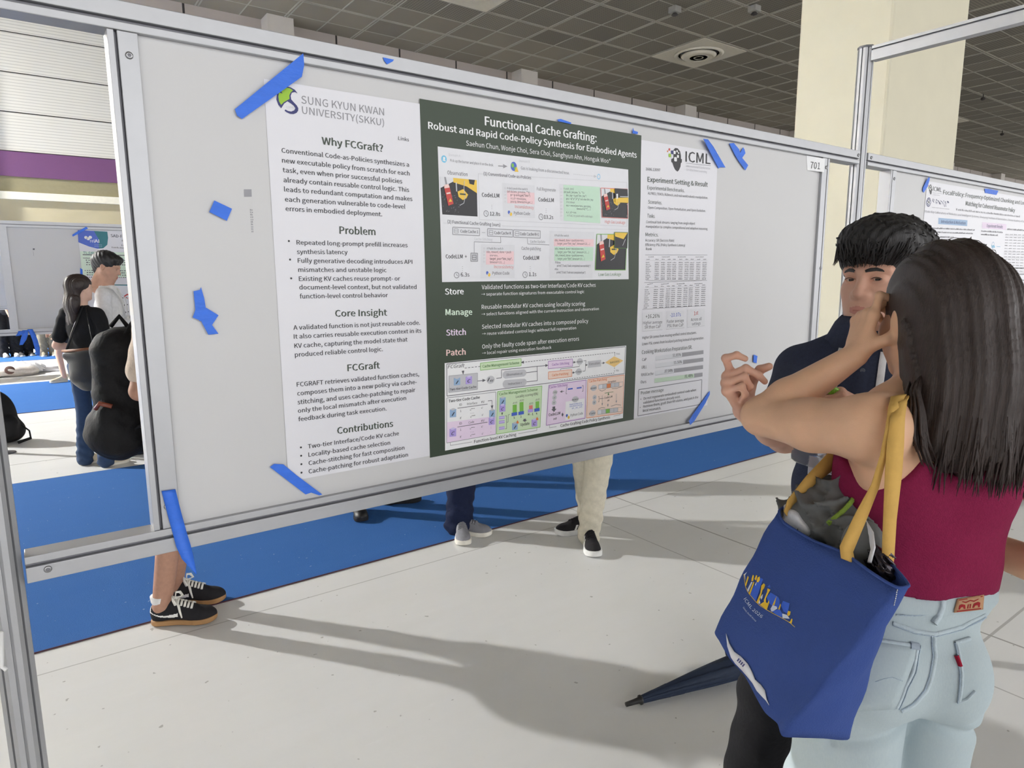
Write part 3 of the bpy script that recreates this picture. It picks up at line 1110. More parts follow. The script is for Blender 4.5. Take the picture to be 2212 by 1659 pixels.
p.text('6.3s', (316, 1495), (410, 1495), 42, 'black', 0.012, K)
p.text('1.1s', (1063, 1490), (1142, 1490), 42, 'black', 0.012, K)
for c in ((270, 1480), (1020, 1475)):
    p.disc(c, 34, 'grey', K, 20, 1, 28)
    p.line([(c[0], c[1] - 18), c, (c[0] + 14, c[1] + 8)], 0.0010, 'grey', K)
for c in ((334, 1388), (334, 1410), (334, 1432), (1075, 1388), (1075, 1410), (1075, 1432)):
    p.disc(c, 4, 'mid', K, 6)
p.quad((1282, 998), (1770, 1012), (1750, 1512), (1285, 1515), 'pale', K)
p.quad((1330, 1085), (1765, 1090), (1762, 1170), (1330, 1165), 'pink', K + 1)
p.quad((1335, 1172), (1760, 1178), (1755, 1325), (1335, 1325), 'mint', K + 1)
for i, (s, x, e) in enumerate((('# Push the switch', 1335, 1490), ('obs, reward, done = push(env=env,', 1338, 1655), ('target_pos="btn_top", timeout=1.0, ...)', 1365, 1720), ('obs, reward, done = move(env=env,', 1342, 1655),
                              ('target_pos="btn_top", timeout=1.0, ...)', 1370, 1710), ('obs, reward, done = push(env=env,', 1345, 1655), ('target_pos="btn", timeout=1.0, ...)', 1370, 1665), ('if done:', 1345, 1405),
                              ('print("[Task] Task completed successfully")', 1365, 1728), ('else:', 1340, 1380), ('print("[Task] Task not completed yet")', 1362, 1675))):
    y = (1060, 1112, 1148, 1203, 1240, 1275, 1312, 1352, 1388, 1424, 1460)[i]
    p.text(s, (x, y), (e, y + 3), 23, 'grey' if i else 'mid', 0, K + 2)
gripper_photo([(1795, 1035), (2122, 1040), (2102, 1424), (1778, 1424)], True, 'leaf')
p.quad((1985, 1015), (2126, 1018), (2118, 1190), (1982, 1185), 'black', K + 6)
p.poly([(1985, 1015), (2126, 1018), (2080, 1090), (1990, 1060)], 'yellow', K + 7)
p.frame((1985, 1015), (2126, 1018), (2118, 1190), (1982, 1185), 0.0014, 'darkgreen', K + 8)
p.line([(2100, 1090), (2070, 1160)], 0.002, 'light', K + 8)
p.text('Low Gas Leakage', (1817, 1488), (2058, 1485), 32, 'darkgreen', 0.004, K)
p.build('comparison_figure', poster)

# ---- second figure: method diagram
p = newp().view(*C4)
p.quad((45, 232), (2110, 33), (2080, 858), (55, 1228), 'white', 2)
K = 3
p.frame((68, 242), (2098, 45), (2090, 352), (72, 606), 0.0016, 'grey', K)
p.text('FCGraft', (80, 292), (272, 278), 40, 'black', 0.006, K, 0.25)
p.line([(452, 270), (258, 290)], 0.0015, 'grey', K, 0.009)
p.arrow((254, 316), (256, 355), 0.0015, 'grey', 0.008, K)
p.quad((92, 378), (420, 345), (420, 530), (92, 566), 'light', K)
p.frame((92, 378), (420, 345), (420, 530), (92, 566), 0.0010, 'mid', K + 1)


def can(x, y, w, h, k, lab, sl=-0.1):
    """little printed data cylinder"""
    kk = {'sky': 'sky', 'lav': 'lav'}[k]
    p.quad((x - w, y), (x + w, y + 2 * w * sl), (x + w, y + h + 2 * w * sl), (x - w, y + h), kk, K + 2, 1)
    p.disc((x, y + w * sl), w * 0.34, 'lilac' if k == 'lav' else 'light', K + 3, 14, 2.2)
    p.text(lab, (x - w * 0.45, y + h * 0.82 + w * sl), (x + w * 0.5, y + h * 0.78 + w * sl), h * 0.42, 'black', 0.01, K + 4, 0.3)


can(185, 402, 36, 84, 'sky', 'I')
can(320, 388, 36, 84, 'lav', 'C')
p.text('Two-tier Code Cache', (103, 545), (407, 512), 26, 'black', 0.012, K + 1)
p.arrow((422, 436), (508, 427), 0.0016, 'grey', 0.008, K)
p.disc((570, 422), 46, 'light', K, 20, 1.2)
p.text('I', (532, 440), (560, 438), 40, 'black', 0.01, K + 1, 0.3)
p.text('KV', (562, 446), (606, 440), 24, 'black', 0.01, K + 1, 0.3)
p.line([(636, 406), (694, 400), (694, 310), (1100, 270)], 0.0016, 'grey', K)
p.arrow((1100, 270), (1222, 258), 0.0016, 'grey', 0.008, K)
p.line([(1102, 266), (1104, 432), (975, 446)], 0.0016, 'grey', K)
p.line([(974, 342), (1102, 326)], 0.0016, 'grey', K)
p.quad((452, 232), (918, 182), (918, 262), (452, 314), 'palegreen', K + 1)
p.frame((452, 232), (918, 182), (918, 262), (452, 314), 0.0012, 'leaf', K + 2)
p.text('Cache Management Scheme', (477, 284), (896, 242), 30, 'darkgreen', 0.016, K + 2)
for x0, x1, y0, y1, s, tx0, tx1 in ((718, 970, 320, 304, 'Observation ot', 750, 932), (718, 974, 425, 410, 'Instruction τ', 770, 925)):
    p.quad((x0 + 20, y0), (x1 - 20, y1), (x1 - 20, y1 + 80), (x0 + 20, y0 + 90), 'light', K)
    p.disc((x0 + 26, y0 + 44), 44, 'light', K, 16)
    p.disc((x1 - 24, y1 + 40), 40, 'light', K, 16)
    p.text(s, (tx0, y0 + 58), (tx1, y0 + 42), 26, 'grey', 0.004, K + 1)
p.arrow((1985, 112), (922, 225), 0.0015, 'grey', 0.008, K, 0.009)
p.line([(1982, 115), (1982, 150)], 0.0015, 'grey', K)
p.line([(1978, 280), (1978, 345)], 0.0015, 'grey', K, 0.008)
p.line([(1978, 345), (1365, 430), (1364, 412)], 0.0015, 'grey', K, 0.009)
p.text('Yes', (1997, 138), (2037, 135), 22, 'grey', 0, K)
p.text('No', (1997, 328), (2027, 325), 22, 'grey', 0, K)
p.quad((1228, 212), (1505, 186), (1505, 268), (1228, 298), 'tlil', K)
p.frame((1228, 212), (1505, 186), (1505, 268), (1228, 298), 0.0013, 'purple', K + 1)
p.text('Cache-Stitching', (1270, 264), (1467, 244), 27, 'purple', 0.012, K + 1)
p.quad((1230, 334), (1497, 306), (1497, 384), (1230, 416), 'peach', K)
p.frame((1230, 334), (1497, 306), (1497, 384), (1230, 416), 0.0013, 'orange', K + 1)
p.text('Cache-Patching', (1270, 384), (1457, 362), 27, 'orange', 0.012, K + 1)
for c, s in (((1588, 215), 'πexec'), ((1575, 330), "π'exec")):
    p.disc(c, 38, 'light', K, 18, 1.15)
    p.text(s, (c[0] - 40, c[1] + 15), (c[0] + 38, c[1] + 8), 24, 'black', 0.006, K + 1, 0.2)
p.arrow((1508, 225), (1538, 222), 0.0014, 'grey', 0.007, K)
p.arrow((1498, 342), (1528, 340), 0.0014, 'grey', 0.007, K)
p.line([(1585, 258), (1580, 272), (1368, 300), (1368, 316)], 0.0014, 'grey', K)
p.line([(1634, 208), (1658, 204), (1648, 322), (1620, 326)], 0.0014, 'grey', K)
p.arrow((1654, 256), (1672, 253), 0.0014, 'grey', 0.007, K)
p.quad((1678, 212), (1828, 196), (1828, 270), (1678, 288), 'light', K)
p.text('Execution', (1695, 256), (1812, 244), 27, 'grey', 0.004, K + 1)
p.arrow((1832, 234), (1868, 229), 0.0014, 'grey', 0.007, K)
p.poly([(1874, 226), (1974, 155), (2076, 204), (1976, 278)], 'sand', K)
p.text('success', (1926, 238), (2032, 220), 27, 'black', 0.006, K + 1)
# lower left
p.frame((70, 628), (630, 560), (630, 1040), (72, 1140), 0.0014, 'mid', K)
p.quad((75, 905), (628, 835), (628, 1038), (75, 1136), 'tlil', K)
p.text('Two-tier Code Cache', (92, 680), (447, 635), 32, 'black', 0.014, K + 1)
for y, mid in ((0, 'Interface'), (214, 'Code')):
    p.text('ID', (215, 718 + y), (243, 714 + y), 26, 'black', 0, K + 1)
    p.text(mid, (302 + (18 if y else 0), 708 + y), (417 - (34 if y else 0), 696 + y), 26, 'black', 0, K + 1)
    p.text('KV', (466, 688 + y), (500, 683 + y), 26, 'black', 0, K + 1)
    p.line([(193, 745 + y), (535, 698 + y * 0.96)], 0.0014, 'grey', K + 1)
    p.text('1', (224, 788 + y), (236, 787 + y), 24, 'black', 0, K + 1)
    p.text('K', (220, 868 + y), (240, 866 + y), 24, 'black', 0, K + 1, 0.3)
    for k, (x, yy) in enumerate(((335, 772), (340, 852))):
        p.text('c', (x, yy + y), (x + 20, yy + y - 2), 24, 'grey', 0, K + 1, 0.3)
        p.marks((x + 18, yy + y - 18), (x + 55, yy + y - 22), 10, 'grey', 4, K + 1, k)
        p.text('c', (x + 130, yy + y - 22), (x + 150, yy + y - 24), 24, 'grey', 0, K + 1, 0.3)
    for i in range(3):
        p.disc((345 + 16 * i, 802 + y - 2 * i), 3.2, 'grey', K + 1, 6)
can(141, 760, 36, 90, 'sky', 'I')
can(140, 980, 38, 90, 'lav', 'C')
can(587, 768, 32, 85, 'sky', 'I')
can(582, 856, 34, 80, 'lav', 'C')
p.line([(540, 662), (586, 657)], 0.0014, 'grey', K)
p.arrow((586, 657), (588, 748), 0.0014, 'grey', 0.008, K)
p.line([(536, 1020), (578, 1014)], 0.0014, 'grey', K)
p.arrow((578, 1014), (578, 940), 0.0014, 'grey', 0.008, K)
p.quad((650, 556), (1156, 492), (1134, 960), (638, 1040), 'palegreen', K)
p.frame((650, 556), (1156, 492), (1134, 960), (638, 1040), 0.0014, 'leaf', K + 1)
p.text('Cache Management Scheme', (668, 600), (1105, 545), 30, 'darkgreen', 0.014, K + 1)
p.text('Locality scoring ℓ(fk)', (858, 628), (1110, 592), 27, 'black', 0.002, K + 1)
can(707, 626, 34, 84, 'sky', 'I')
can(704, 710, 34, 78, 'lav', 'C')
p.arrow((702, 795), (702, 820), 0.0012, 'grey', 0.006, K + 1)
for y in (838, 888, 958):
    p.quad((666, y), (730, y - 8), (730, y + 26), (666, y + 34), 'lav', K + 1)
    p.quad((666, y + 10), (730, y + 2), (730, y + 12), (666, y + 20), 'lilac', K + 2)
p.line([(738, 832), (752, 830), (752, 978), (738, 980)], 0.0012, 'grey', K + 1)
p.line([(756, 905), (770, 902), (772, 820), (788, 816)], 0.0012, 'grey', K + 1)
for x0, x1, y0, y1, c, lab in ((822, 868, 708, 800, 'leaf', '1'), (900, 945, 678, 788, 'leaf', '2'), (1008, 1050, 714, 762, 'salmon', 'K-1'), (1082, 1124, 670, 752, 'leaf', 'K')):
    p.quad((x0, y0), (x1, y0 - 5), (x1, y1 - 5), (x0, y1), c, K + 1)
    p.quad((x0 - 14, y1 - 2), (x1 + 4, y1 - 12), (x1 + 4, y1 + 24), (x0 - 14, y1 + 36), 'blue' if c == 'leaf' else 'lav', K + 2)
    p.text(lab, (x0 - (12 if len(lab) > 1 else -10), y1 + 66), (x1 + (6 if len(lab) > 1 else -20), y1 + 60), 24, 'black', 0.01, K + 1)
    p.text('ℓ(f)', (x0, y0 - 8), (x1 + 4, y0 - 16), 20, 'grey', 0, K + 1, 0.2)
p.poly([(945, 868), (972, 864), (972, 880), (988, 878), (960, 900), (932, 884), (945, 882)], 'grey', K + 1)
can(846, 915, 32, 80, 'sky', 'I')
can(1068, 875, 32, 80, 'lav', 'C')
p.text('Update', (910, 948), (1012, 932), 32, 'black', 0.016, K + 1)
for c in ((875, 900), (1098, 862)):
    p.poly([(c[0] - 14, c[1] + 16), (c[0] - 10, c[1] - 4), (c[0], c[1] - 20), (c[0] + 8, c[1] - 4), (c[0] + 14, c[1] + 4), (c[0] + 10, c[1] + 18)], 'orange', K + 5)
p.line([(112, 1135), (114, 1168), (362, 1128)], 0.0012, 'mid', K)
p.line([(886, 1034), (1098, 998), (1098, 968)], 0.0012, 'mid', K)
p.text('Function-level KV Caching', (385, 1142), (863, 1058), 34, 'black', 0.012, K)
p.quad((1235, 485), (1660, 424), (1648, 860), (1204, 940), 'tlil', K)
p.frame((1235, 485), (1660, 424), (1648, 860), (1204, 940), 0.0015, 'purple', K + 1)
p.text('Cache-Stitching', (1240, 522), (1448, 492), 28, 'purple', 0.012, K + 1)
for s, c in (('I KV', (1305, 566)), ('ot', (1298, 624)), ('τ', (1293, 682))):
    p.disc(c, 30, 'light', K + 1, 14, 1.1)
    p.text(s, (c[0] - (26 if len(s) > 2 else 10), c[1] + 12), (c[0] + (26 if len(s) > 2 else 10), c[1] + 8), 22, 'black', 0.002, K + 2, 0.2)
p.arrow((1408, 552), (1365, 558), 0.0014, 'grey', 0.007, K + 1)
p.line([(1446, 512), (1434, 514), (1430, 582), (1442, 580)], 0.0013, 'grey', K + 1)
p.line([(1614, 490), (1626, 488), (1624, 552), (1612, 554)], 0.0013, 'grey', K + 1)
p.quad((1450, 522), (1506, 514), (1506, 530), (1450, 538), 'blue', K + 1)
p.quad((1552, 510), (1608, 502), (1608, 518), (1552, 526), 'blue', K + 1)
p.poly([(1276, 728), (1306, 724), (1306, 752), (1322, 750), (1292, 788), (1262, 758), (1276, 756)], 'grey', K + 1)
p.text('CodeLLM', (1232, 838), (1362, 815), 32, 'black', 0.016, K + 1)
p.text('πθ', (1285, 880), (1322, 874), 24, 'black', 0.01, K + 1, 0.2)
p.poly([(1380, 806), (1390, 804), (1390, 790), (1402, 816), (1390, 848), (1390, 832), (1380, 834)], 'grey', K + 1)
p.quad((1424, 672), (1640, 632), (1634, 848), (1420, 884), 'white', K + 2)
p.disc((1534, 644), 34, 'light', K + 3, 16, 1.4)
p.text('πexec', (1496, 662), (1572, 650), 26, 'black', 0.006, K + 4, 0.2)
for i, (s, a, b) in enumerate((('import numpy as np', 1468, 1608), ('class RobotController', 1468, 1620), ('def __init__(self):', 1495, 1615))):
    p.text(s, (a, 712 + 22 * i), (b, 690 + 22 * i), 17, 'blue', 0, K + 3)
snake((1447, 838), 30, K + 3)
p.text('Python Code', (1480, 840), (1620, 815), 28, 'grey', 0.004, K + 3)
p.quad((1678, 420), (2088, 366), (2074, 802), (1664, 858), 'peach', K)
p.frame((1678, 420), (2088, 366), (2074, 802), (1664, 858), 0.0015, 'orange', K + 1)
p.text('Cache-Patching', (1690, 455), (1895, 426), 28, 'orange', 0.012, K + 1)
p.text('Exception', (1905, 458), (1995, 444), 20, 'black', 0.014, K + 1, 0.2)
for y, s, c2 in ((482, 'πexec', 'orange'), (770, "π'exec", 'leaf')):
    p.disc((1745 if y < 600 else 1732, y + 34), 34, 'light', K + 1, 16, 1.4)
    p.text(s, (1706 if y < 600 else 1692, y + 52), (1778 if y < 600 else 1766, y + 40), 26, 'black', 0.006, K + 2, 0.2)
    x0 = 1800 if y < 600 else 1790
    for i in range(6):
        a0 = x0 + 46 * i
        ya, yb = y - 6 * i - 2, y - 6 * i - 8
        p.quad((a0, ya), (a0 + 45, yb), (a0 + 45, yb + 48), (a0, ya + 50), (['pale', 'light', c2, 'light', 'light', 'peach'] if i != 2 else [c2] * 6)[i], K + 1)
        p.frame((a0, ya), (a0 + 45, yb), (a0 + 45, yb + 48), (a0, ya + 50), 0.0009, 'mid', K + 2)
p.line([(1810, 540), (1840, 552), (1882, 530)], 0.0012, 'grey', K + 1)
p.line([(1950, 522), (2005, 520), (2058, 500)], 0.0012, 'grey', K + 1)
p.line([(1870, 575), (1968, 558)], 0.0014, 'darkgreen', K + 1)
p.arrow((1912, 596), (1912, 570), 0.0014, 'darkgreen', 0.007, K + 1)
for s, c in (('ot', (1755, 622)), ('τ', (1752, 680))):
    p.disc(c, 28, 'light', K + 1, 14, 1.1)
    p.text(s, (c[0] - 10, c[1] + 12), (c[0] + 10, c[1] + 9), 22, 'black', 0, K + 2, 0.2)
p.line([(1798, 612), (1806, 612), (1806, 672), (1796, 674)], 0.0012, 'grey', K + 1)
p.line([(1812, 640), (1858, 634)], 0.0012, 'grey', K + 1)
p.text('CodeLLM', (1866, 640), (1955, 622), 22, 'black', 0.012, K + 1)
p.text('πθ', (1900, 668), (1922, 664), 18, 'black', 0.01, K + 1)
for x, y0, y1 in ((1842, 600, 712), (2002, 580, 682), (1906, 690, 725)):
    p.arrow((x, y0), (x, y1), 0.0012, 'mid', 0.006, K + 1)
p.line([(1797, 755), (1840, 738), (1875, 742)], 0.0012, 'grey', K + 1)
p.line([(1942, 724), (2000, 704), (2056, 710)], 0.0012, 'grey', K + 1)
p.line([(1242, 935), (1242, 968), (1322, 954)], 0.0012, 'mid', K)
p.line([(1972, 835), (2046, 820), (2046, 795)], 0.0012, 'mid', K)
p.text('Cache-Grafting Code Policy Synthesis', (1368, 960), (1932, 862), 32, 'black', 0.012, K)
p.build('method_figure', poster)

# ---- right column
p = newp().view(*R1)
p.text('2606.13097', (197, 522), (383, 535), 34, 'black', 0.004)


def icml_head(p, m, L=2):
    """mosaic head mark, m maps the unit square to view units"""
    p.poly([m(u, v) for u, v in ((0.44, 0.12), (0.55, 0.02), (0.72, 0.02), (0.88, 0.14), (0.93, 0.3), (0.94, 0.45), (1.0, 0.46), (0.99, 0.6), (0.93, 0.62), (0.9, 0.78), (0.8, 0.93), (0.7, 1.0),
                                 (0.55, 0.93), (0.45, 0.8), (0.38, 0.66), (0.30, 0.62), (0.30, 0.5), (0.44, 0.45))], 'black', L)
    for u, v, s, k in ((0.12, 0.06, 0.1, 'red'), (0.02, 0.16, 0.07, 'orange'), (0.28, 0.14, 0.15, 'navy'), (0.12, 0.28, 0.15, 'lime'), (0.44, 0.14, 0.14, 'white'), (0.63, 0.1, 0.09, 'white'),
                       (0.74, 0.18, 0.07, 'white'), (0.67, 0.3, 0.12, 'white'), (0.48, 0.4, 0.18, 'white'), (0.32, 0.34, 0.1, 'white')):
        p.poly([m(u + s * 0.15, v), m(u + s * 0.85, v), m(u + s, v + s * 0.15), m(u + s, v + s * 0.85), m(u + s * 0.85, v + s), m(u + s * 0.15, v + s), m(u, v + s * 0.85), m(u, v + s * 0.15)], k, L + 1)


icml_head(p, lambda u, v: (470 + 195 * u, 218 + 305 * v + 22 * u))
p.build('conference_emblem', poster)
p = newp().view(*R1)
p.text('ICML', (712, 410), (1030, 442), 132, 'black', 0.012)
p.line([(720, 430), (1035, 463)], 0.0012, 'mid')
p.text('International Conference', (722, 480), (1027, 512), 30, 'light', 0)
p.text('On Machine Learning', (722, 525), (987, 555), 30, 'light', 0)
p.build('conference_wordmark', poster)
p = newp().view(*R1)
p.text('Experiment Setting & Result', (218, 668), (995, 733), 62, 'head', 0.016)
for s, a, b in (('Experimental Benchmarks.', (212, 765), (695, 803)), ('Scenarios.', (221, 948), (397, 960)), ('Tasks.', (210, 1125), (307, 1132)), ('Metrics.', (190, 1365), (355, 1370))):
    p.text(s, a, b, 46, 'head', 0.0)
for s, a, b in (('ALFRED, TEACh, RLBench, and real-world robotic manipulation.', (217, 832), (998, 888)), ('Open-Composition, Open-Perturbation, and Open-Evolution.', (218, 1013), (968, 1055)),
                ('Continual task streams ranging from single object', (197, 1197), (832, 1217)), ('manipulation to complex compositional and adaptive reasoning.', (193, 1255), (998, 1285)),
                ('Accuracy: SR (Success Rate)', (188, 1432), (560, 1435)), ('Efficiency: PSL (Policy Synthesis Latency)', (190, 1490), (702, 1495)), ('Rank', (195, 1543), (270, 1543))):
    p.text(s, a, b, 32, 'black', 0.0)
p.view(*R3)
for x0, x1, y0, y1, s, k, l1, l2 in ((148, 405, 80, 330, '+16.26%', 'head', 'Higher average', 'SR than CaP'), (452, 690, 62, 305, '-10.07s', 'blue', 'Faster average', 'PSL than CaP'), (728, 955, 40, 280, '1st', 'red', 'Across all', 'settings')):
    p.quad((x0, y0 + 12), (x1, y0), (x1, y1 - 22), (x0, y1), 'pale', 2)
    p.line([(x0, y1), (x1, y1 - 22)], 0.0012, 'light', 3)
    w_ = {'+16.26%': 180, '-10.07s': 140, '1st': 55}[s]
    c = (x0 + x1) / 2 + 2
    p.text(s, (c - w_ / 2, y0 + 84), (c + w_ / 2, y0 + 74), 48, k, 0.004, 3)
    w_ = 245 if x0 < 300 else (218 if x0 < 600 else 140)
    p.text(l1, (c - w_ / 2, y0 + 160), (c + w_ / 2, y0 + 146), 38, 'grey', 0.002, 3)
    w_ = 205 if x0 < 600 else 112
    p.text(l2, (c - w_ / 2, y0 + 215), (c + w_ / 2, y0 + 203), 38, 'grey', 0.002, 3)
p.text('Higher SR comes from reusing verified control structures.', (148, 428), (848, 360), 34, 'black', 0.0)
p.text('Lower PSL comes from localized patching instead of regeneration.', (145, 508), (943, 428), 34, 'black', 0.0)
p.text('Cooking Workstation Preparation SR.', (142, 620), (790, 553), 48, 'head', 0.0)
for s, a, b in (('CaP', (145, 708), (202, 703)), ('LRLL', (142, 805), (206, 800)), ('RAGCache', (137, 903), (292, 885)), ('Ours', (132, 996), (202, 990))):
    p.text(s, a, b, 36, 'black', 0.0)
for y, f_, s, k, x0 in ((645, 0.55, '51.85%', 'barl', 320), (740, 0.575, '55.56%', 'barl', 318), (836, 0.39, '37.04%', 'barl', 315), (932, 0.825, '81.48%', 'barg', 308)):
    x1 = 938 - (320 - x0)
    d = -74
    xm = x0 + (x1 - x0) * f_
    ym = y + d * f_
    p.quad((x0, y), (xm, ym), (xm, ym + 52), (x0, y + 55), k, 2)
    p.quad((xm, ym), (x1, y + d), (x1, y + d + 48), (xm, ym + 52), 'bar', 2)
    p.line([(x0, y + 55), (xm, ym + 52)], 0.0008, 'bar', 3)
    p.text(s, (xm - 122, ym + 52), (xm - 16, ym + 40), 38, 'black', 0.004, 3)
p.frame((110, 1075), (918, 948), (908, 1262), (100, 1412), 0.0018, 'grey', 2)
p.text('Poster message', (137, 1138), (425, 1095), 40, 'head', 0.0)
for s, a, b in (('Do not regenerate embodied control code when', (173, 1205), (843, 1092)), ('validated functions already exist.', (168, 1258), (642, 1178)), ('Retrieve them, graft their KV states, and patch the', (168, 1308), (870, 1185)), ('local mismatch.', (165, 1362), (395, 1325))):
    p.text(s, a, b, 32, 'black', 0.002)
p.disc((136, 1197), 6, 'black', 2, 8)
p.disc((130, 1304), 6, 'black', 2, 8)
p.build('results_text', poster)
p = newp().view(*R2)
for x0, x1, yt, sl, rows, hd, ye, xe in ((190, 990, 182, 0.0, 10, 0, 508, 985), (172, 975, 522, -0.02, 10, 1, 870, 968)):
    p.line([(x0 - 5, yt + (14 if hd else 0)), (x1, yt - (14 if hd else 0))], 0.0013, 'mid')
    for k, xx in enumerate((0.04, 0.26, 0.52, 0.81)):
        X = x0 + (x1 - x0) * xx
        p.marks((X, yt + 32 + (1 - xx) * 12 * hd), (X + (70 if k == 0 else 105), yt + 30), 12, 'mid', 9, 2, k)
    p.line([(x0, yt + 72 + 10 * hd), (x1, yt + 70 - 12 * hd)], 0.0007, 'light')
    cols = [0.0, 0.145, 0.245, 0.345, 0.43, 0.535, 0.635, 0.72, 0.825, 0.925]
    for c, xx in enumerate(cols):
        X = x0 + (x1 - x0) * xx
        wdt = (x1 - x0) * (0.085 if c else 0.095)
        p.marks((X + 8, yt + 62 + hd * (10 - 24 * xx)), (X + wdt * 0.7, yt + 62 + hd * (10 - 24 * xx)), 13, 'mid', 4, 2, c + 7)
        for r in range(rows):
            t = (r + 0.9) / rows
            y = yt + 82 + (ye - yt - 92) * t + hd * (8 - 34 * xx)
            k_ = 'grey' if r == rows - 1 else 'mid'
            p.marks((X - 10 * t, y), (X - 10 * t + wdt * (0.8 if c else 0.6 + 0.3 * ((r * 7) % 3) / 2), y - 2), 13, k_, 7 if c else 6, 2, r * 13 + c)
    p.line([(x0 - 5 * 1 - 20 * hd, ye + (8 if hd else 0)), (xe, ye - (40 if hd else 0))], 0.0011, 'mid')
p.build('results_table', poster)

# ---- number label 701 and the small sticker on the main board
lab = thing('number_label', 'white paper label reading 701 at the top right corner of the main board', 'label', (2.375, DB, 1.99))
Z = (1700, 320, 4.146)
p = Print(DB, None, 0.0015).view(*Z)
c4 = [p.P(q) for q in ((172, 66), (308, 100), (298, 220), (180, 198))]
MB().prism([(c[0], DB - 0.0145 if i in (1, 2) else DB - 0.001, c[1]) for i, c in enumerate(c4)], (0, 0.0006, 0)).build('paper', ink('white', (238, 239, 241)), lab)
mbk = MB()
v, f, x0_, x1_ = glyphs('701')
A, B = p.P((198, 182)), p.P((268, 187))
for i in range(1):
    sc_ = np.linalg.norm(B - A) / (x1_ - x0_)
    hgt = abs(p.P((198, 122))[1] - A[1]) / CAP
    pts = []
    for q in v:
        x = A[0] + (q[0] - x0_) * sc_
        z = A[1] + q[1] * hgt
        s = (x - c4[0][0]) / (c4[1][0] - c4[0][0])
        pts.append((x, DB - 0.001 - 0.0135 * s - 0.0006, z))
    mbk.add(pts, f)
mbk.build('digits', INK['black'], lab)
st = thing('inventory_sticker', 'tiny brownish square sticker with a faded column of marks under it on bare board', 'sticker', (0.37, DB, 1.74))
p = Print(DB, None, 0.0006).view(0, 0, 1)
p.quad((527, 409), (543, 409), (543.5, 425), (527.5, 425), 'bar', 1)
p.mb.prism([(q[0], DB - 0.0002, q[1]) for q in [p.P(c) for c in ((527, 409), (543, 409), (543.5, 425), (527.5, 425))]], (0, -0.0003, 0), INKS.index('mid'))
p.build('square', st)
p = Print(DB, None, 0.0004).view(0, 0, 1)
for k in range(10):
    y = 452 + 5.2 * k
    x = 539.5 + 0.4 * k
    p.marks((x, y + 3), (x + 7 - (2 if k > 4 else 0), y + 3), 3.6, 'mid', 2, 1, k)
p.build('faded_marks', st)
# ================================================================== BLUE MASKING TAPE
tape_m = mat('blue_masking_tape', rgb(48, 112, 226), 0.5, vary=0.10, scale=18, bump=0.15, bscale=60, stretch=(1, 1, 3))


def tape(outline, label, Y, group=None, lift=None, thick=0.0006):
    """outline in photo pixels on the plane y = Y; lift: per-corner distance in front of it"""
    n = len(outline)
    lf = lift or [0.0008] * n
    pts = [on_y(px, py, Y - l) for (px, py), l in zip(outline, lf)]
    mb = MB()
    a = [np.array(q) for q in pts]
    mb.prism(a, (0, -thick, 0))
    o = mb.build('tape_strip', tape_m)
    return tag(o, label, 'tape', group)


def ribbon(pts, widths, label, name='tape_strip', twist=None, group=None):
    """free hanging strip through 3-D points, width vectors given per point"""
    mb = MB()
    L = [np.array(q, float) for q in pts]
    Wv = [np.array(w, float) for w in widths]
    P = []
    k = 6
    fine = []
    for i in range(len(L) - 1):
        for s in range(k):
            t = s / k
            fine.append((L[i] * (1 - t) + L[i + 1] * t, Wv[i] * (1 - t) + Wv[i + 1] * t))
    fine.append((L[-1], Wv[-1]))
    grid_ = [[c - w / 2, c, c + w / 2] for c, w in fine]
    mb.grid(grid_)
    o = mb.build(name, tape_m, None, solid=0.0005)
    return tag(o, label, 'tape', group)


PF = DB - 0.0035
RF = DB - 0.0125
tape([(507, 236), (655, 115), (657, 140), (652, 166), (523, 257), (512, 250)], 'long diagonal blue tape strip over the top left poster corner', PF, lift=[0.001, 0.0095, 0.0095, 0.0095, 0.001, 0.001])
tape([(827, 124), (851, 129), (848, 133), (836, 139), (830, 132)], 'tiny blue tape scrap folded over the top rail above the emblem', RF)
tape([(1204, 258), (1211, 257), (1234, 265), (1233, 268), (1206, 262)], 'thin blue tape sliver on the poster edge above the title', PF)
tape([(1367, 276), (1369, 282), (1378, 285), (1377, 290), (1366, 288)], 'tiny torn blue tape corner above the end of the title', PF)
tape([(1519, 300), (1529, 301), (1541, 317), (1567, 362), (1556, 361), (1552, 364)], 'slanting blue tape strip right beside the conference wordmark', PF, lift=[0.009, 0.009, 0.003, 0.001, 0.001, 0.001])
tape([(1575, 310), (1585, 309), (1596, 322), (1599, 330), (1605, 318), (1608, 323), (1610, 331), (1603, 341), (1616, 357), (1610, 368), (1596, 349), (1588, 336)], 'forked blue tape piece at the top of the bare board area', PF)
tape([(1628, 766), (1636, 769), (1634, 785), (1627, 782)], 'small upright blue tape scrap on bare board right of the pointing hand', PF)
tape([(1533, 844), (1533, 852), (1523, 872), (1500, 909), (1491, 918), (1488, 909), (1496, 896)], 'narrow blue tape strip over the bottom right poster corner', PF, lift=[0.001, 0.001, 0.001, 0.009, 0.0095, 0.009, 0.003])
tape([(583, 1009), (592, 1002), (612, 1003), (640, 1026), (696, 1068), (690, 1070), (672, 1064), (660, 1068), (608, 1028)], 'wide blue tape strip over the bottom left poster corner', PF)
tape([(463, 433), (501, 451), (490, 477), (452, 458)], 'short square blue tape piece left of the poster on bare board', PF)
tape([(418, 629), (432, 626), (434, 620), (441, 644), (445, 668), (447, 690), (431, 694), (422, 670)], 'upper strip of the crumpled blue tape pair left of the poster', PF)
tape([(416, 686), (422, 669), (446, 665), (472, 681), (458, 702), (472, 721), (450, 723), (434, 693)], 'lower crossed strip of the crumpled blue tape pair left of the poster', PF - 0.001)

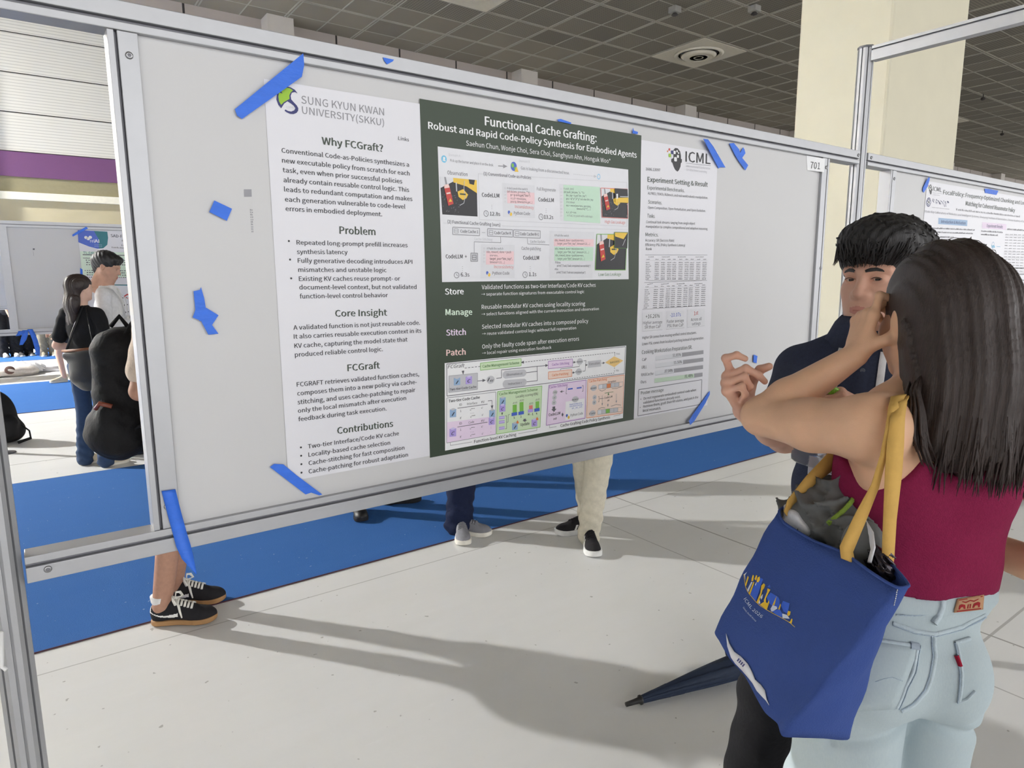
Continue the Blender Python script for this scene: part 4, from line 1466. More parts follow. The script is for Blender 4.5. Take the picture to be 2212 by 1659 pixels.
# strip stuck on the lower left corner of the frame, its free end hanging
w1 = np.array([0.024, 0, -0.001])
P1 = [on_y(364, 1059, RF - 0.001), on_y(377, 1110, RF - 0.0015), on_y(388, 1150, RF - 0.002), on_y(396, 1178, RF - 0.006), on_y(405, 1203, RF - 0.010), on_y(424, 1240, RF - 0.013)]
ribbon(P1, [w1, w1, w1, w1 * 1.05, w1 * 0.85 + np.array([0, 0, 0.004]), w1 * 0.08], 'long blue tape strip stuck on the lower left frame corner with its end hanging free')

# ================================================================== RIGHT BOARD POSTER
YR2 = DB
r_poster = thing('conference_poster', 'white poster about visuomotor policy taped to the right board behind the woman', 'poster', (3.8, DB, 1.55))
V7 = (1880, 340, 6.663)
q0 = Print(DB).view(*V7)
c_tl = q0.P((840, 385))
RX0, RX1 = c_tl[0] - 0.02, c_tl[0] + 1.55
RZ1, RZ0 = c_tl[1] + 0.012, 1.16
MB().box((RX0, DB - 0.0014, RZ0), (RX1, DB - 0.0008, RZ1)).build('sheet', paper, r_poster)


def newr():
    return Print(DB, None, 0.0015).view(*V7)


p = newr()
icml_head(p, lambda u, v: (822 + 62 * u, 388 + 150 * v), 1)
p.build('conference_emblem', r_poster)
p = newr()
p.text('ICML', (893, 480), (1018, 498), 62, 'black', 0.006)
p.marks((892, 512), (1018, 526), 6, 'mid', 12)
p.marks((892, 540), (995, 552), 6, 'mid', 10)
p.text('FocalPolicy: Frequency-Optimized Chunking and Locally Anchored Flow', (1042, 530), (2560, 728), 62, 'head', 0.012)
p.text('Matching for Coherent Visuomotor Policy', (1365, 690), (2072, 790), 62, 'head', 0.012)
p.marks((1228, 762), (2150, 865), 30, 'mid', 40)
p.text('State Key Laboratory of Robotics and Intelligent Systems, Shenyang Institute of Automation, Chinese Academy of Sciences, University of the Chinese Academy', (775, 790), (2600, 975), 32, 'mid', 0, 2, 0.15)
p.build('title_text', r_poster)
p = newr()
p.disc((834, 645), 68, 'navy', 1, 24, 1.1)
p.disc((834, 645), 54, 'white', 2, 24, 1.1, 48)
for k in range(6):
    a = k * math.pi / 3
    p.line([(834, 645), (834 + 22 * math.cos(a), 645 + 40 * math.sin(a))], 0.006, 'white', 3)
r = random.Random(4)
for k in range(7):
    x = 892 + 35 * k
    for s in range(4):
        a = (x + r.uniform(0, 24), 590 + 6 * k + r.uniform(0, 60))
        p.line([a, (a[0] + r.uniform(-10, 18), a[1] + r.uniform(8, 42))], 0.0026, 'navy', 2)
p.marks((880, 722), (1130, 750), 8, 'mid', 24)
p.build('academy_emblem', r_poster)
p = newr()
p.quad((975, 870), (1392, 905), (1388, 990), (972, 960), 'sky', 1)
p.text('Introduction & Motivation', (1012, 945), (1362, 968), 46, 'navy', 0.004)
p.quad((1605, 932), (1955, 962), (1952, 1045), (1602, 1020), 'tlil', 1)
p.text('Experiment Results', (1670, 1005), (1898, 1022), 46, 'navy', 0.004)
for a, b, n in (((728, 1020), (1500, 1055), 40), ((724, 1078), (1472, 1105), 38), ((780, 1152), (1195, 1160), 22), ((1590, 1070), (1900, 1090), 18), ((1586, 1118), (1830, 1132), 15), ((1965, 1045), (2400, 1070), 24)):
    p.marks(a, b, 24, 'grey', n, 2, n)
p.disc((812, 1250), 40, 'blue', 1, 18, 1.0)
p.line([(728, 1220), (772, 1240)], 0.003, 'grey')
p.disc((1760, 1265), 50, 'sky', 1, 16, 1, 42)
for k in range(4):
    p.disc((1745 + 12 * k, 1275 + 14 * (k % 2)), 16, 'cyan', 2, 10)
p.marks((1812, 1285), (1870, 1290), 10, 'cyan', 5)
for rr in range(14):
    y = 1115 + 40 * rr
    for c in range(9):
        p.marks((1940 + 60 * c - rr * 3, y + 2 * c), (1985 + 60 * c - rr * 3, y + 2 * c + 1), 14, 'mid', 4, 2, rr * 9 + c)
    if rr in (0, 6, 8, 13):
        p.line([(1935 - rr * 3, y + 10), (2480 - rr * 3, y + 28)], 0.001, 'mid')
p.build('body_text', r_poster)
r = random.Random(9)
p = newr()
for blk in range(3):
    for ln in range(10):
        x0 = RX0 + 0.06 + blk * 0.5
        z = 1.62 - ln * 0.034
        p.mb.add([(x0, DB - 0.0021, z), (x0 + 0.38 * (0.6 + 0.4 * r.random()), DB - 0.0021, z), (x0 + 0.36, DB - 0.0021, z + 0.008), (x0, DB - 0.0021, z + 0.008)], [(0, 1, 2, 3)], INKS.index('mid'))
p.build('lower_text', r_poster)
T7 = lambda pts: [(1880 + x / 6.663, 340 + y / 6.663) for x, y in pts]
tape(T7([(838, 285), (855, 292), (852, 330), (820, 425), (768, 508), (752, 478), (755, 440), (800, 350)]), 'slanting blue tape on the top left corner of the right board poster', DB - 0.002, lift=[0.008, 0.008, 0.004, 0.001, 0.001, 0.001, 0.001, 0.004])
tape(T7([(1645, 450), (1700, 452), (1842, 480), (1815, 540), (1650, 512)]), 'level blue tape piece on the top edge of the right board poster', DB - 0.002)
tape(T7([(714, 925), (700, 1040), (665, 1085), (645, 1045), (680, 970)]), 'short blue tape at the left edge of the right board poster', DB - 0.002)

# ================================================================== FAR POSTER BOARDS (seen through the opening on the left)
YF = 7.6
FZ1 = on_y(0, 476, YF)[2]
FZ0 = on_y(0, 726, YF)[2]


def far_board(x0, x1, label, y=YF):
    t = thing('poster_board', label, 'display board', (x0, y, FZ0))
    for nm, a, b in (('top_rail', FZ1 - 0.05, FZ1), ('bottom_rail', FZ0, FZ0 + 0.055)):
        mb = MB()
        mb.box((x0, y - 0.02, a), (x1, y + 0.03, b))
        mb.box((x0, y - 0.0205, a + 0.02), (x1, y - 0.02, a + 0.027), 1)
        mb.build(nm, [alu, alu_d], t)
    for a in (x0 + 0.0, x1 - 0.09):
        mb = MB().box((a, y - 0.019, FZ0 + 0.0552), (a + 0.045, y + 0.029, FZ1 - 0.0502)).box((a + 0.05, y - 0.019, FZ0 + 0.0552), (a + 0.09, y + 0.029, FZ1 - 0.0502))
        mb.build('side_post', [alu], t)
    MB().box((x0 + 0.0902, y, FZ0 + 0.0552), (x1 - 0.0902, y + 0.015, FZ1 - 0.0502)).build('panel', pan_m, t)
    return t


xa = on_y(8, 600, YF)[0]


def far_frame(x0, x1, px0, label, y):
    """a far board like the near ones: rails running on to the next post, an inner post, the panel"""
    t = thing('poster_board', label, 'display board', (x0, y, FZ0))
    k = 1.0
    for nm, a, b in (('top_rail', FZ1 - 0.055, FZ1), ('bottom_rail', FZ0, FZ0 + 0.055)):
        mb = MB()
        mb.box((x0, y - 0.02, a), (x1, y + 0.03, b))
        mb.box((x0, y - 0.0206, a + 0.02), (x1, y - 0.02, a + 0.027), 1)
        mb.build(nm, [alu, alu_d], t)
    for a in (px0, x1 - 0.35):
        MB().box((a, y - 0.019, FZ0 + 0.0552), (a + 0.062, y + 0.029, FZ1 - 0.0552)).build('side_post', [alu], t)
    MB().box((px0 + 0.0622, y, FZ0 + 0.0552), (x1 - 0.3502, y + 0.015, FZ1 - 0.0552)).build('panel', pan_m, t)
    return t


xq = on_y(-40, 600, YF)[0]
far_frame(xq + 0.031, xq + 3.5, xa, 'far white poster board with the small blue shield logo poster, behind the long haired woman', YF)
tall_post(xq, YF + 0.005, 2.45, 'tall aluminium post of the far board, just outside the left picture edge')
tall_post(xq + 3.53, YF + 0.005, 2.45, 'tall aluminium post of the far board, hidden behind the main board')
YG = 13.8
xg = on_y(20, 600, YG)[0]
far_frame(xg - 5.0, xg + 0.29, xg - 4.7, 'most distant white poster board at the left picture edge', YG)

f_poster = thing('conference_poster', 'far poster with a blue and teal shield logo, beside the man holding a phone', 'poster', on_y(250, 600, YF))
V2 = (0, 420, 3.95)
f0 = Print(YF).view(*V2)
a = f0.P((660, 302))
FX0, FZt = a[0], a[1]
MB().box((FX0, YF - 0.004, FZ0 + 0.15), (FX0 + 1.35, YF - 0.002, FZt)).build('sheet', paper, f_poster)


def newf():
    return Print(YF, None, 0.0045).view(*V2)


p = newf()
p.poly([(662, 304), (915, 318), (922, 370), (915, 430), (880, 460), (830, 463), (760, 445), (668, 408)], 'blue', 1)
p.poly([(800, 311), (915, 318), (922, 370), (915, 430), (880, 460), (845, 462), (840, 380)], 'teal', 2)
for c in ((733, 368), (752, 378), (770, 366)):
    p.disc(c, 13, 'white', 3, 12)
p.text('rel', (770, 410), (808, 411), 28, 'white', 0.0, 3)
p.text('AI', (808, 411), (846, 412), 28, 'white', 0.02, 3)
for k in range(3):
    p.marks((806, 428 + 9 * k), (872, 431 + 9 * k), 4, 'sky', 8, 3, k)
p.build('logo_shield', f_poster)
p = newf()
p.text('SAD-Flow', (945, 364), (1105, 374), 24, 'grey', 0.022)
p.text('and', (1038, 400), (1110, 405), 18, 'grey', 0.022)
p.marks((1035, 440), (1180, 445), 14, 'mid', 10)
p.marks((952, 458), (1180, 468), 14, 'mid', 16)
p.quad((682, 485), (1300, 500), (1310, 720), (700, 690), 'tmint', 1)
p.text('TL;DR', (710, 506), (800, 510), 20, 'teal', 0.014)
p.line([(705, 514), (1300, 524)], 0.008, 'grey')
for k, (x0, x1) in enumerate(((708, 800), (730, 1250), (734, 1250), (734, 1250), (720, 1200), (738, 1240), (738, 1250), (738, 1180))):
    p.marks((x0, 546 + 19 * k + (30 if k > 3 else 0)), (x1, 550 + 19 * k + (30 if k > 3 else 0)), 9, 'grey', 26, 2, k)
p.line([(960, 772), (1300, 775)], 0.01, 'teal')
p.line([(1060, 870), (1090, 850), (1120, 880)], 0.012, 'red')
p.marks((1060, 888), (1200, 890), 12, 'salmon', 8)
p.build('printed_text', f_poster)
Tf = lambda pts: [(x / 3.95, 420 + y / 3.95) for x, y in pts]
tape(Tf([(615, 345), (645, 325), (735, 275), (752, 290), (680, 330), (622, 360)]), 'blue tape across the top left corner of the far shield logo poster', YF - 0.02)
tape(Tf([(684, 627), (704, 640), (706, 684), (685, 684)]), 'small blue tape at the left edge of the far shield logo poster', YF - 0.006)


def hang(pts, w, label):
    P = [on_y(x / 3.95, 420 + y / 3.95, YF - 0.03 - 0.004 * i) for i, (x, y) in enumerate(pts)]
    wv = np.array([w, 0, 0])
    ribbon(P, [wv * (1 if i < len(P) - 1 else 0.6) for i in range(len(P))], label)


hang([(185, 1165), (180, 1180), (150, 1208)], 0.05, 'leftmost curled blue tape hanging from the far board rail')
hang([(215, 1158), (212, 1200), (200, 1240), (180, 1285)], 0.045, 'middle blue tape strip hanging from the far board rail')
hang([(255, 1150), (280, 1195), (300, 1245), (318, 1310), (328, 1375)], 0.04, 'longest blue tape strip hanging from the far board rail')
p = Print(YF, None, 0.0006).view(*V2)
stf = thing('inventory_sticker', 'tiny grey sticker on the bare far board panel', 'sticker', on_y(72, 540, YF))
p.quad((280, 460), (296, 460), (296, 474), (280, 474), 'grey', 1)
p.mb.prism([(q[0], YF - 0.0002, q[1]) for q in [p.P(c) for c in ((280, 460), (296, 460), (296, 474), (280, 474))]], (0, -0.0003, 0), INKS.index('mid'))
p.build('square', stf)
p = Print(YF, None, 0.0006).view(*V2)
p.marks((286, 524), (291, 524), 40, 'mid', 1, 1)
p.build('faded_mark', stf)
# ================================================================== SOFT-BODY MODELLING (distance fields -> one continuous mesh)
def V3(*a):
    return np.array(a if len(a) == 3 else a[0], float)


def unit(v):
    v = np.asarray(v, float)
    return v / (np.linalg.norm(v) + 1e-12)


def smin(a, b, k):
    if k <= 0:
        return np.minimum(a, b)
    h = np.maximum(k - np.abs(a - b), 0) / k
    return np.minimum(a, b) - h * h * k * 0.25


class Sdf:
    def __init__(self):
        self.ops = []

    def cap(self, a, b, ra, rb=None, k=0.01, op='u', flat=None):
        """tapered capsule; flat = (axis, factor): the section is thinned along axis by factor"""
        a, b = V3(a), V3(b)
        rb = ra if rb is None else rb
        r = max(ra, rb)
        self.ops.append(('cap', op, k, (a, b, ra, rb, flat), np.minimum(a, b) - r - k, np.maximum(a, b) + r + k))
        return self

    def chain(self, pts, rs, k=0.01, flat=None):
        for i in range(len(pts) - 1):
            self.cap(pts[i], pts[i + 1], rs[i], rs[i + 1], k, 'u', flat)
        return self

    def ell(self, c, r, R=None, k=0.01, op='u'):
        c = V3(c)
        r = V3(r) if not np.isscalar(r) else np.full(3, float(r))
        m = r.max()
        self.ops.append(('ell', op, k, (c, r, np.eye(3) if R is None else np.asarray(R, float)), c - m - k, c + m + k))
        return self

    def plane(self, n, p, k=0.0):
        """keep the side opposite to n"""
        n = unit(n)
        self.ops.append(('pl', 'i', k, (n, float(n @ V3(p))), None, None))
        return self

    def field(self, fn, op, k=0.0, lo=None, hi=None):
        self.ops.append(('fn', op, k, fn, lo, hi))
        return self

    @staticmethod
    def _d(kind, q, X, Y, Z):
        if kind == 'cap':
            a, b, ra, rb, flat = q
            ba = b - a
            L = ba @ ba + 1e-12
            px, py, pz = X - a[0], Y - a[1], Z - a[2]
            t = np.clip((px * ba[0] + py * ba[1] + pz * ba[2]) / L, 0, 1)
            ex, ey, ez = px - t * ba[0], py - t * ba[1], pz - t * ba[2]
            if flat is not None:
                u = unit(flat[0])
                w = (ex * u[0] + ey * u[1] + ez * u[2]) * (flat[1] - 1)
                ex, ey, ez = ex + w * u[0], ey + w * u[1], ez + w * u[2]
            return np.sqrt(ex * ex + ey * ey + ez * ez) - (ra + (rb - ra) * t)
        if kind == 'ell':
            c, r, R = q
            px, py, pz = X - c[0], Y - c[1], Z - c[2]
            l = [(px * R[i, 0] + py * R[i, 1] + pz * R[i, 2]) / r[i] for i in range(3)]
            k0 = np.sqrt(l[0] ** 2 + l[1] ** 2 + l[2] ** 2)
            k1 = np.sqrt((l[0] / r[0]) ** 2 + (l[1] / r[1]) ** 2 + (l[2] / r[2]) ** 2) + 1e-9
            return k0 * (k0 - 1) / k1
        if kind == 'pl':
            return X * q[0][0] + Y * q[0][1] + Z * q[0][2] - q[1]
        return q(X, Y, Z)

    @staticmethod
    def _join(D, d, op, k):
        if op == 'u':
            return smin(D, d, k)
        if op == 's':
            return -smin(-D, d, k)
        if op == 'i':
            return -smin(-D, -d, k)
        return D + d                       # 'a': add relief

    def at(self, P):
        P = np.atleast_2d(P)
        D = np.full(len(P), 9.0)
        for kind, op, k, q, lo, hi in self.ops:
            D = self._join(D, self._d(kind, q, P[:, 0], P[:, 1], P[:, 2]), op, k)
        return D

    def grad(self, P, e=0.002):
        P = np.atleast_2d(P)
        g = np.stack([self.at(P + e * np.eye(3)[i]) - self.at(P - e * np.eye(3)[i]) for i in range(3)], 1)
        return g / (np.linalg.norm(g, axis=1, keepdims=True) + 1e-12)

    def snap(self, P, off=0.0, it=6):
        P = np.atleast_2d(np.asarray(P, float)).copy()
        for _ in range(it):
            P -= self.grad(P) * (self.at(P) - off)[:, None] * 0.9
        return P

    def hit(self, px, py, t0=0.3, t1=6.0, off=0.0):
        """first surface point along the sight line of a photo pixel"""
        d = unit(ray(px, py))
        t = t0
        for _ in range(160):
            v = float(self.at(EYE + d * t)[0])
            if v < 0.0008:
                break
            t += max(0.0006, v * 0.7)
            if t > t1:
                return None
        return self.snap((EYE + d * t)[None], off, 2)[0]

    def bounds(self):
        lo = np.min([o[4] for o in self.ops if o[1] == 'u'], axis=0)
        hi = np.max([o[5] for o in self.ops if o[1] == 'u'], axis=0)
        return lo, hi

    def grid(self, lo, hi, h):
        n = np.maximum(np.ceil((hi - lo) / h).astype(int) + 1, 3)
        ax = [lo[i] + h * np.arange(n[i]) for i in range(3)]
        D = np.full(n, 9.0, np.float32)
        for kind, op, k, q, l, u in self.ops:
            sl = []
            for i in range(3):
                if l is None:
                    sl.append(slice(0, n[i]))
                else:
                    a = int(np.clip(np.floor((l[i] - 3 * h - lo[i]) / h), 0, n[i]))
                    b = int(np.clip(np.ceil((u[i] + 3 * h - lo[i]) / h) + 1, 0, n[i]))
                    sl.append(slice(a, b))
            if any(s.stop <= s.start for s in sl):
                continue
            X = ax[0][sl[0]][:, None, None]
            Y = ax[1][sl[1]][None, :, None]
            Z = ax[2][sl[2]][None, None, :]
            sl = tuple(sl)
            D[sl] = self._join(D[sl], self._d(kind, q, X, Y, Z), op, k)
        return D

    def mesh(self, h, fine=()):
        lo, hi = self.bounds()
        lo, hi = lo - 3 * h, hi + 3 * h
        parts = []
        holes = [(V3(a) + hf * 2, V3(b) - hf * 2) for a, b, hf in fine]
        parts.append(nets(self.grid(lo, hi, h), lo, h, holes))
        for a, b, hf in fine:
            a, b = V3(a) - h, V3(b) + h
            parts.append(nets(self.grid(a, b, hf), a, hf, ()))
        VV, FF, o = [], [], 0
        for v, f in parts:
            VV.append(v)
            FF.append(f + o)
            o += len(v)
        return np.concatenate(VV), np.concatenate(FF)


def nets(D, lo, h, holes):
    """naive surface nets"""
    I = D < 0
    c = I[:-1, :-1, :-1].astype(np.uint8)
    cs = [(i, j, k) for i in (0, 1) for j in (0, 1) for k in (0, 1)]
    sh = tuple(s - 1 for s in D.shape)
    c = np.zeros(sh, np.uint8)
    for i, j, k in cs:
        c += I[i:i + sh[0], j:j + sh[1], k:k + sh[2]]
    act = (c > 0) & (c < 8)
    ci = np.argwhere(act)
    if len(ci) == 0:
        return np.zeros((0, 3)), np.zeros((0, 4), int)
    dv = {q: D[ci[:, 0] + q[0], ci[:, 1] + q[1], ci[:, 2] + q[2]].astype(float) for q in cs}
    acc = np.zeros((len(ci), 3))
    cnt = np.zeros(len(ci))
    for a in cs:
        for ax in range(3):
            if a[ax] == 0:
                b = tuple(a[i] + (1 if i == ax else 0) for i in range(3))
                da, db = dv[a], dv[b]
                x = (da < 0) != (db < 0)
                t = np.where(x, da / np.where(x, da - db, 1), 0)
                p = np.array(a, float)[None] + t[:, None] * np.eye(3)[ax]
                acc += p * x[:, None]
                cnt += x
    P = lo + h * (ci + acc / cnt[:, None])
    keep = np.ones(len(ci), bool)
    for a, b in holes:
        keep &= ~np.all((P > a) & (P < b), axis=1)
    idx = np.full(sh, -1, int)
    idx[ci[keep, 0], ci[keep, 1], ci[keep, 2]] = np.arange(keep.sum())
    P = P[keep]
    F = []
    for ax in range(3):
        u, v = [(1, 2), (2, 0), (0, 1)][ax]
        A = [slice(1, -1)] * 3
        A[ax] = slice(0, -1)
        B = list(A)
        B[ax] = slice(1, None)
        ia, ib = I[tuple(A)], I[tuple(B)]
        e = np.argwhere(ia != ib)
        if len(e) == 0:
            continue
        sg = ia[e[:, 0], e[:, 1], e[:, 2]]
        e = e + 1
        e[:, ax] -= 1
        q = []
        for du, dw in ((-1, -1), (0, -1), (0, 0), (-1, 0)):
            w = e.copy()
            w[:, u] += du
            w[:, v] += dw
            q.append(idx[w[:, 0], w[:, 1], w[:, 2]])
        q = np.stack(q, 1)
        q[~sg] = q[~sg][:, ::-1]
        F.append(q[(q >= 0).all(1)])
    return P, np.concatenate(F) if F else np.zeros((0, 4), int)


def mesh_np(name, V, Fq, mats, parent=None, paint=None, smooth=True):
    me = bpy.data.meshes.new(name)
    n = len(Fq)
    me.vertices.add(len(V))
    me.vertices.foreach_set('co', np.ascontiguousarray(V, np.float32).ravel())
    me.loops.add(n * 4)
    me.loops.foreach_set('vertex_index', np.ascontiguousarray(Fq, np.int32).ravel())
    me.polygons.add(n)
    me.polygons.foreach_set('loop_start', np.arange(0, n * 4, 4, dtype=np.int32))
    me.polygons.foreach_set('loop_total', np.full(n, 4, np.int32))
    me.polygons.foreach_set('use_smooth', np.full(n, smooth))
    for m in (mats if isinstance(mats, (list, tuple)) else [mats]):
        me.materials.append(m)
    if paint is not None:
        C = V[Fq].mean(1)
        me.polygons.foreach_set('material_index', np.asarray(paint(C), np.int32))
    me.update(calc_edges=True)
    me.validate()
    return link(name, me, parent)


def soft(name, sdf, h, mats, parent=None, fine=(), paint=None, post=None):
    V, Fq = sdf.mesh(h, fine)
    if post is not None:
        V = post(V)
    return mesh_np(name, V, Fq, mats, parent, paint)


def strip_on(sdf, pts, width, thick=0.0012, off=0.0004, mb=None, mi=0, sub=8, wdir=None, n=None):
    """flat band lying on a soft surface along pts (3-D, snapped)"""
    P = [V3(p) for p in pts]
    fine = []
    for i in range(len(P) - 1):
        for s in range(sub):
            fine.append(P[i] + (P[i + 1] - P[i]) * s / sub)
    fine.append(P[-1])
    fine = sdf.snap(np.array(fine), off)
    N = sdf.grad(fine)
    T = np.gradient(fine, axis=0)
    T /= np.linalg.norm(T, axis=1, keepdims=True) + 1e-12
    B = np.cross(N, T)
    B /= np.linalg.norm(B, axis=1, keepdims=True) + 1e-12
    w = np.asarray(width, float)
    w = np.full(len(fine), w) if w.ndim == 0 else np.interp(np.linspace(0, 1, len(fine)), np.linspace(0, 1, len(w)), w)
    w = w[:, None] / 2
    mb = mb or MB()
    ring = np.stack([fine - B * w, fine - B * w * 0.7 + N * thick, fine + B * w * 0.7 + N * thick, fine + B * w], 1)
    mb.grid(ring, mi)
    return mb


def rot_axis(v, axis, ang):
    a = unit(axis)
    v = V3(v)
    return v * math.cos(ang) + np.cross(a, v) * math.sin(ang) + a * (a @ v) * (1 - math.cos(ang))


# ------------------------------------------------------------------ hands
def hand(sdf, wrist, d, nrm, side, curl, spread=None, thumb=None, s=1.0, k=0.006):
    """wrist point, d: direction wrist->knuckles, nrm: normal out of the BACK of the hand, side: +1 when the thumb lies on d x nrm
    curl: four lists (index..little) of three bend angles in degrees; thumb: list of direction vectors (three bones) in the (across, along, back) frame"""
    d = unit(d)
    nrm = unit(nrm - d * (np.dot(nrm, d)))
    x = unit(np.cross(d, nrm)) * side
    spread = spread or (6, 1, -4, -10)
    L = [(0.042, 0.025, 0.019), (0.046, 0.029, 0.020), (0.042, 0.027, 0.020), (0.033, 0.020, 0.018)]
    off = [(0.027, 0.083), (0.009, 0.087), (-0.009, 0.083), (-0.026, 0.075)]
    rad = [0.0088, 0.0090, 0.0086, 0.0076]
    W = V3(wrist)
    tips = []
    for i in range(4):
        m = W + s * (x * off[i][0] + d * off[i][1] + nrm * (0.002 if i in (1, 2) else 0))
        sdf.cap(W + s * x * off[i][0] * 0.55 + s * d * 0.006, m, 0.0135 * s, 0.0105 * s, 0.010 * s)
        sdf.ell(m + nrm * 0.002 * s, 0.0108 * s, None, 0.006 * s)
        fd = rot_axis(d, nrm, math.radians(-spread[i]) * side * -1)
        ax = unit(np.cross(fd, nrm))
        p = m
        ang = 0
        for j in range(3):
            ang += math.radians(curl[i][j])
            v = rot_axis(fd, ax, -ang)
            q = p + v * L[i][j] * s
            r0 = rad[i] * (1 - 0.07 * j) * s
            r1 = rad[i] * (1 - 0.07 * (j + 1)) * s
            sdf.cap(p, q, r0, r1 * (0.92 if j == 2 else 1), k * s * (1 if j == 0 else 0.5))
            if j < 2:
                sdf.ell(q, r1 * 1.05, None, 0.003 * s)
            p = q
        tips.append((p, v, rot_axis(nrm, ax, -ang)))
    b = W + s * (x * 0.022 + d * 0.018 - nrm * 0.006)
    th = thumb or [(0.75, 0.65, -0.25), (0.45, 0.9, -0.25), (0.25, 0.95, -0.2)]
    p = b
    for j, (ln, r0, r1) in enumerate(((0.042, 0.0145, 0.0110), (0.032, 0.0105, 0.0098), (0.025, 0.0098, 0.0080))):
        v = unit(x * th[j][0] + d * th[j][1] + nrm * th[j][2])
        q = p + v * ln * s
        sdf.cap(p, q, r0 * s, r1 * s, (0.014 if j == 0 else 0.004) * s)
        p = q
    tips.append((p, v, nrm))
    sdf.ell(W + s * (x * 0.018 + d * 0.035 - nrm * 0.010), 0.017 * s, None, 0.012 * s)
    sdf.ell(W + s * (-x * 0.018 + d * 0.030 - nrm * 0.008), 0.015 * s, None, 0.012 * s)
    return tips


# ------------------------------------------------------------------ heads
class Frame:
    """local frame: x to the subject's right, y forward, z up"""
    def __init__(self, o, fwd, up=(0, 0, 1), s=1.0):
        self.o = V3(o)
        self.y = unit(fwd)
        z = V3(up)
        self.z = unit(z - self.y * (z @ self.y))
        self.x = np.cross(self.y, self.z)
        self.s = s
        self.R = np.array([self.x, self.y, self.z])

    def __call__(self, x, y, z):
        return self.o + self.s * (x * self.x + y * self.y + z * self.z)

    def v(self, x, y, z):
        return x * self.x + y * self.y + z * self.z

    def inv(self, P):
        return (np.atleast_2d(P) - self.o) @ self.R.T / self.s


def head_sdf(S, f, detail=True, mouth=0.0022):
    """adds a head with face to S in frame f (origin between the ears at eye height)"""
    s = f.s
    E = lambda c, r, k=0.01, op='u': S.ell(f(*c), V3(r) * s, f.R, k * s, op)
    C = lambda a, b, ra, rb, k=0.01, op='u': S.cap(f(*a), f(*b), ra * s, rb * s, k * s, op)
    E((0, -0.014, 0.034), (0.077, 0.096, 0.084))
    E((0, 0.022, -0.022), (0.066, 0.070, 0.085), 0.03)
    for x in (-1, 1):
        C((x * 0.052, -0.002, -0.055), (x * 0.022, 0.058, -0.098), 0.022, 0.020, 0.03)
        E((x * 0.043, 0.056, -0.030), (0.026, 0.022, 0.024), 0.025)
        E((x * 0.030, 0.060, -0.062), (0.022, 0.020, 0.022), 0.02)
    E((0, 0.070, -0.100), (0.024, 0.018, 0.018), 0.02)
    C((0, -0.020, -0.07), (0, -0.036, -0.19), 0.054, 0.060, 0.03)
    for x in (-1, 1):
        C((x * 0.010, 0.088, 0.019), (x * 0.050, 0.070, 0.019), 0.008, 0.008, 0.016)
    if detail:
        for x in (-1, 1):
            E((x * 0.032, 0.094, -0.001), (0.021, 0.013, 0.012), 0.012, 's')
            E((x * 0.032, 0.0745, -0.001), (0.0185, 0.0145, 0.0125), 0.004)
            E((x * 0.032, 0.094, -0.0015), (0.0145, 0.016, 0.0031), 0.0015, 's')
        E((0, 0.083, -0.068), (0.028, 0.016, 0.020), 0.018)
    C((0, 0.086, 0.010), (0, 0.103, -0.026), 0.0075, 0.0105, 0.012)
    E((0, 0.105, -0.031), (0.0115, 0.011, 0.0098), 0.008)
    for x in (-1, 1):
        E((x * 0.0138, 0.096, -0.034), (0.0075, 0.010, 0.0075), 0.006)
        if detail:
            E((x * 0.0075, 0.104, -0.0425), (0.0035, 0.005, 0.004), 0.002, 's')
    if detail:
        C((-0.021, 0.086, -0.0655), (0, 0.0955, -0.0625), 0.0045, 0.0062, 0.004)
        C((0.021, 0.086, -0.0655), (0, 0.0955, -0.0625), 0.0045, 0.0062, 0.004)
        C((-0.018, 0.086, -0.0745), (0.018, 0.086, -0.0745), 0.0045, 0.0045, 0.004)
        E((0, 0.0895, -0.0755), (0.014, 0.0075, 0.0070), 0.004)
        E((0, 0.098, -0.0695), (0.021, 0.020, mouth), 0.0015, 's')
    else:
        E((0, 0.086, -0.068), (0.022, 0.010, 0.010), 0.01)
    for x in (-1, 1):
        E((x * 0.079, -0.010, -0.006), (0.009, 0.019, 0.031), 0.006)
        if detail:
            E((x * 0.088, -0.006, -0.002), (0.006, 0.010, 0.016), 0.004, 's')


def lips_paint(f):
    def fn(P):
        q = f.inv(P)
        m = (np.abs(q[:, 0]) < 0.0205) & (q[:, 1] > 0.078) & (q[:, 2] < -0.0585 - 0.25 * np.abs(q[:, 0])) & (q[:, 2] > -0.0805 + 0.28 * np.abs(q[:, 0]))
        return m.astype(int)
    return fn


skin = mat('skin_warm', rgb(222, 178, 146), 0.5, vary=0.05, scale=30, bump=0.05, bscale=400, sss=0.12, spec=0.35)
skin_p = mat('skin_pale', rgb(226, 186, 164), 0.5, vary=0.05, scale=30, sss=0.12, spec=0.35)
skin_d = mat('skin_tan', rgb(198, 158, 136), 0.55, vary=0.08, scale=30, sss=0.1, spec=0.35)
lip_m = mat('lip', rgb(198, 136, 122), 0.4, vary=0.05, scale=60, sss=0.1)
eye_w = mat('eye_white', rgb(228, 224, 218), 0.2, vary=0.02)
eye_i = mat('dark_iris', rgb(40, 28, 22), 0.15, vary=0.1)


def eyes(f, look, parent):
    for x in (-1, 1):
        c = f(x * 0.032, 0.0742, -0.001)
        lk = unit(look - c)
        mb = MB()
        s = f.s
        prof = [(0.0118 * math.sin(a), 0.0118 * math.cos(a)) for a in np.linspace(math.pi, 0.5, 12)]
        mb.lathe([(r * s, h * s) for r, h in prof], c, 20, 0, lk)
        prof = [(0.0119 * math.sin(a), 0.0119 * math.cos(a)) for a in np.linspace(0.52, 0.02, 6)]
        mb.lathe([(r * s, h * s) for r, h in prof], c, 20, 1, lk)
        mb.build('eyeball', [eye_w, eye_i], parent)


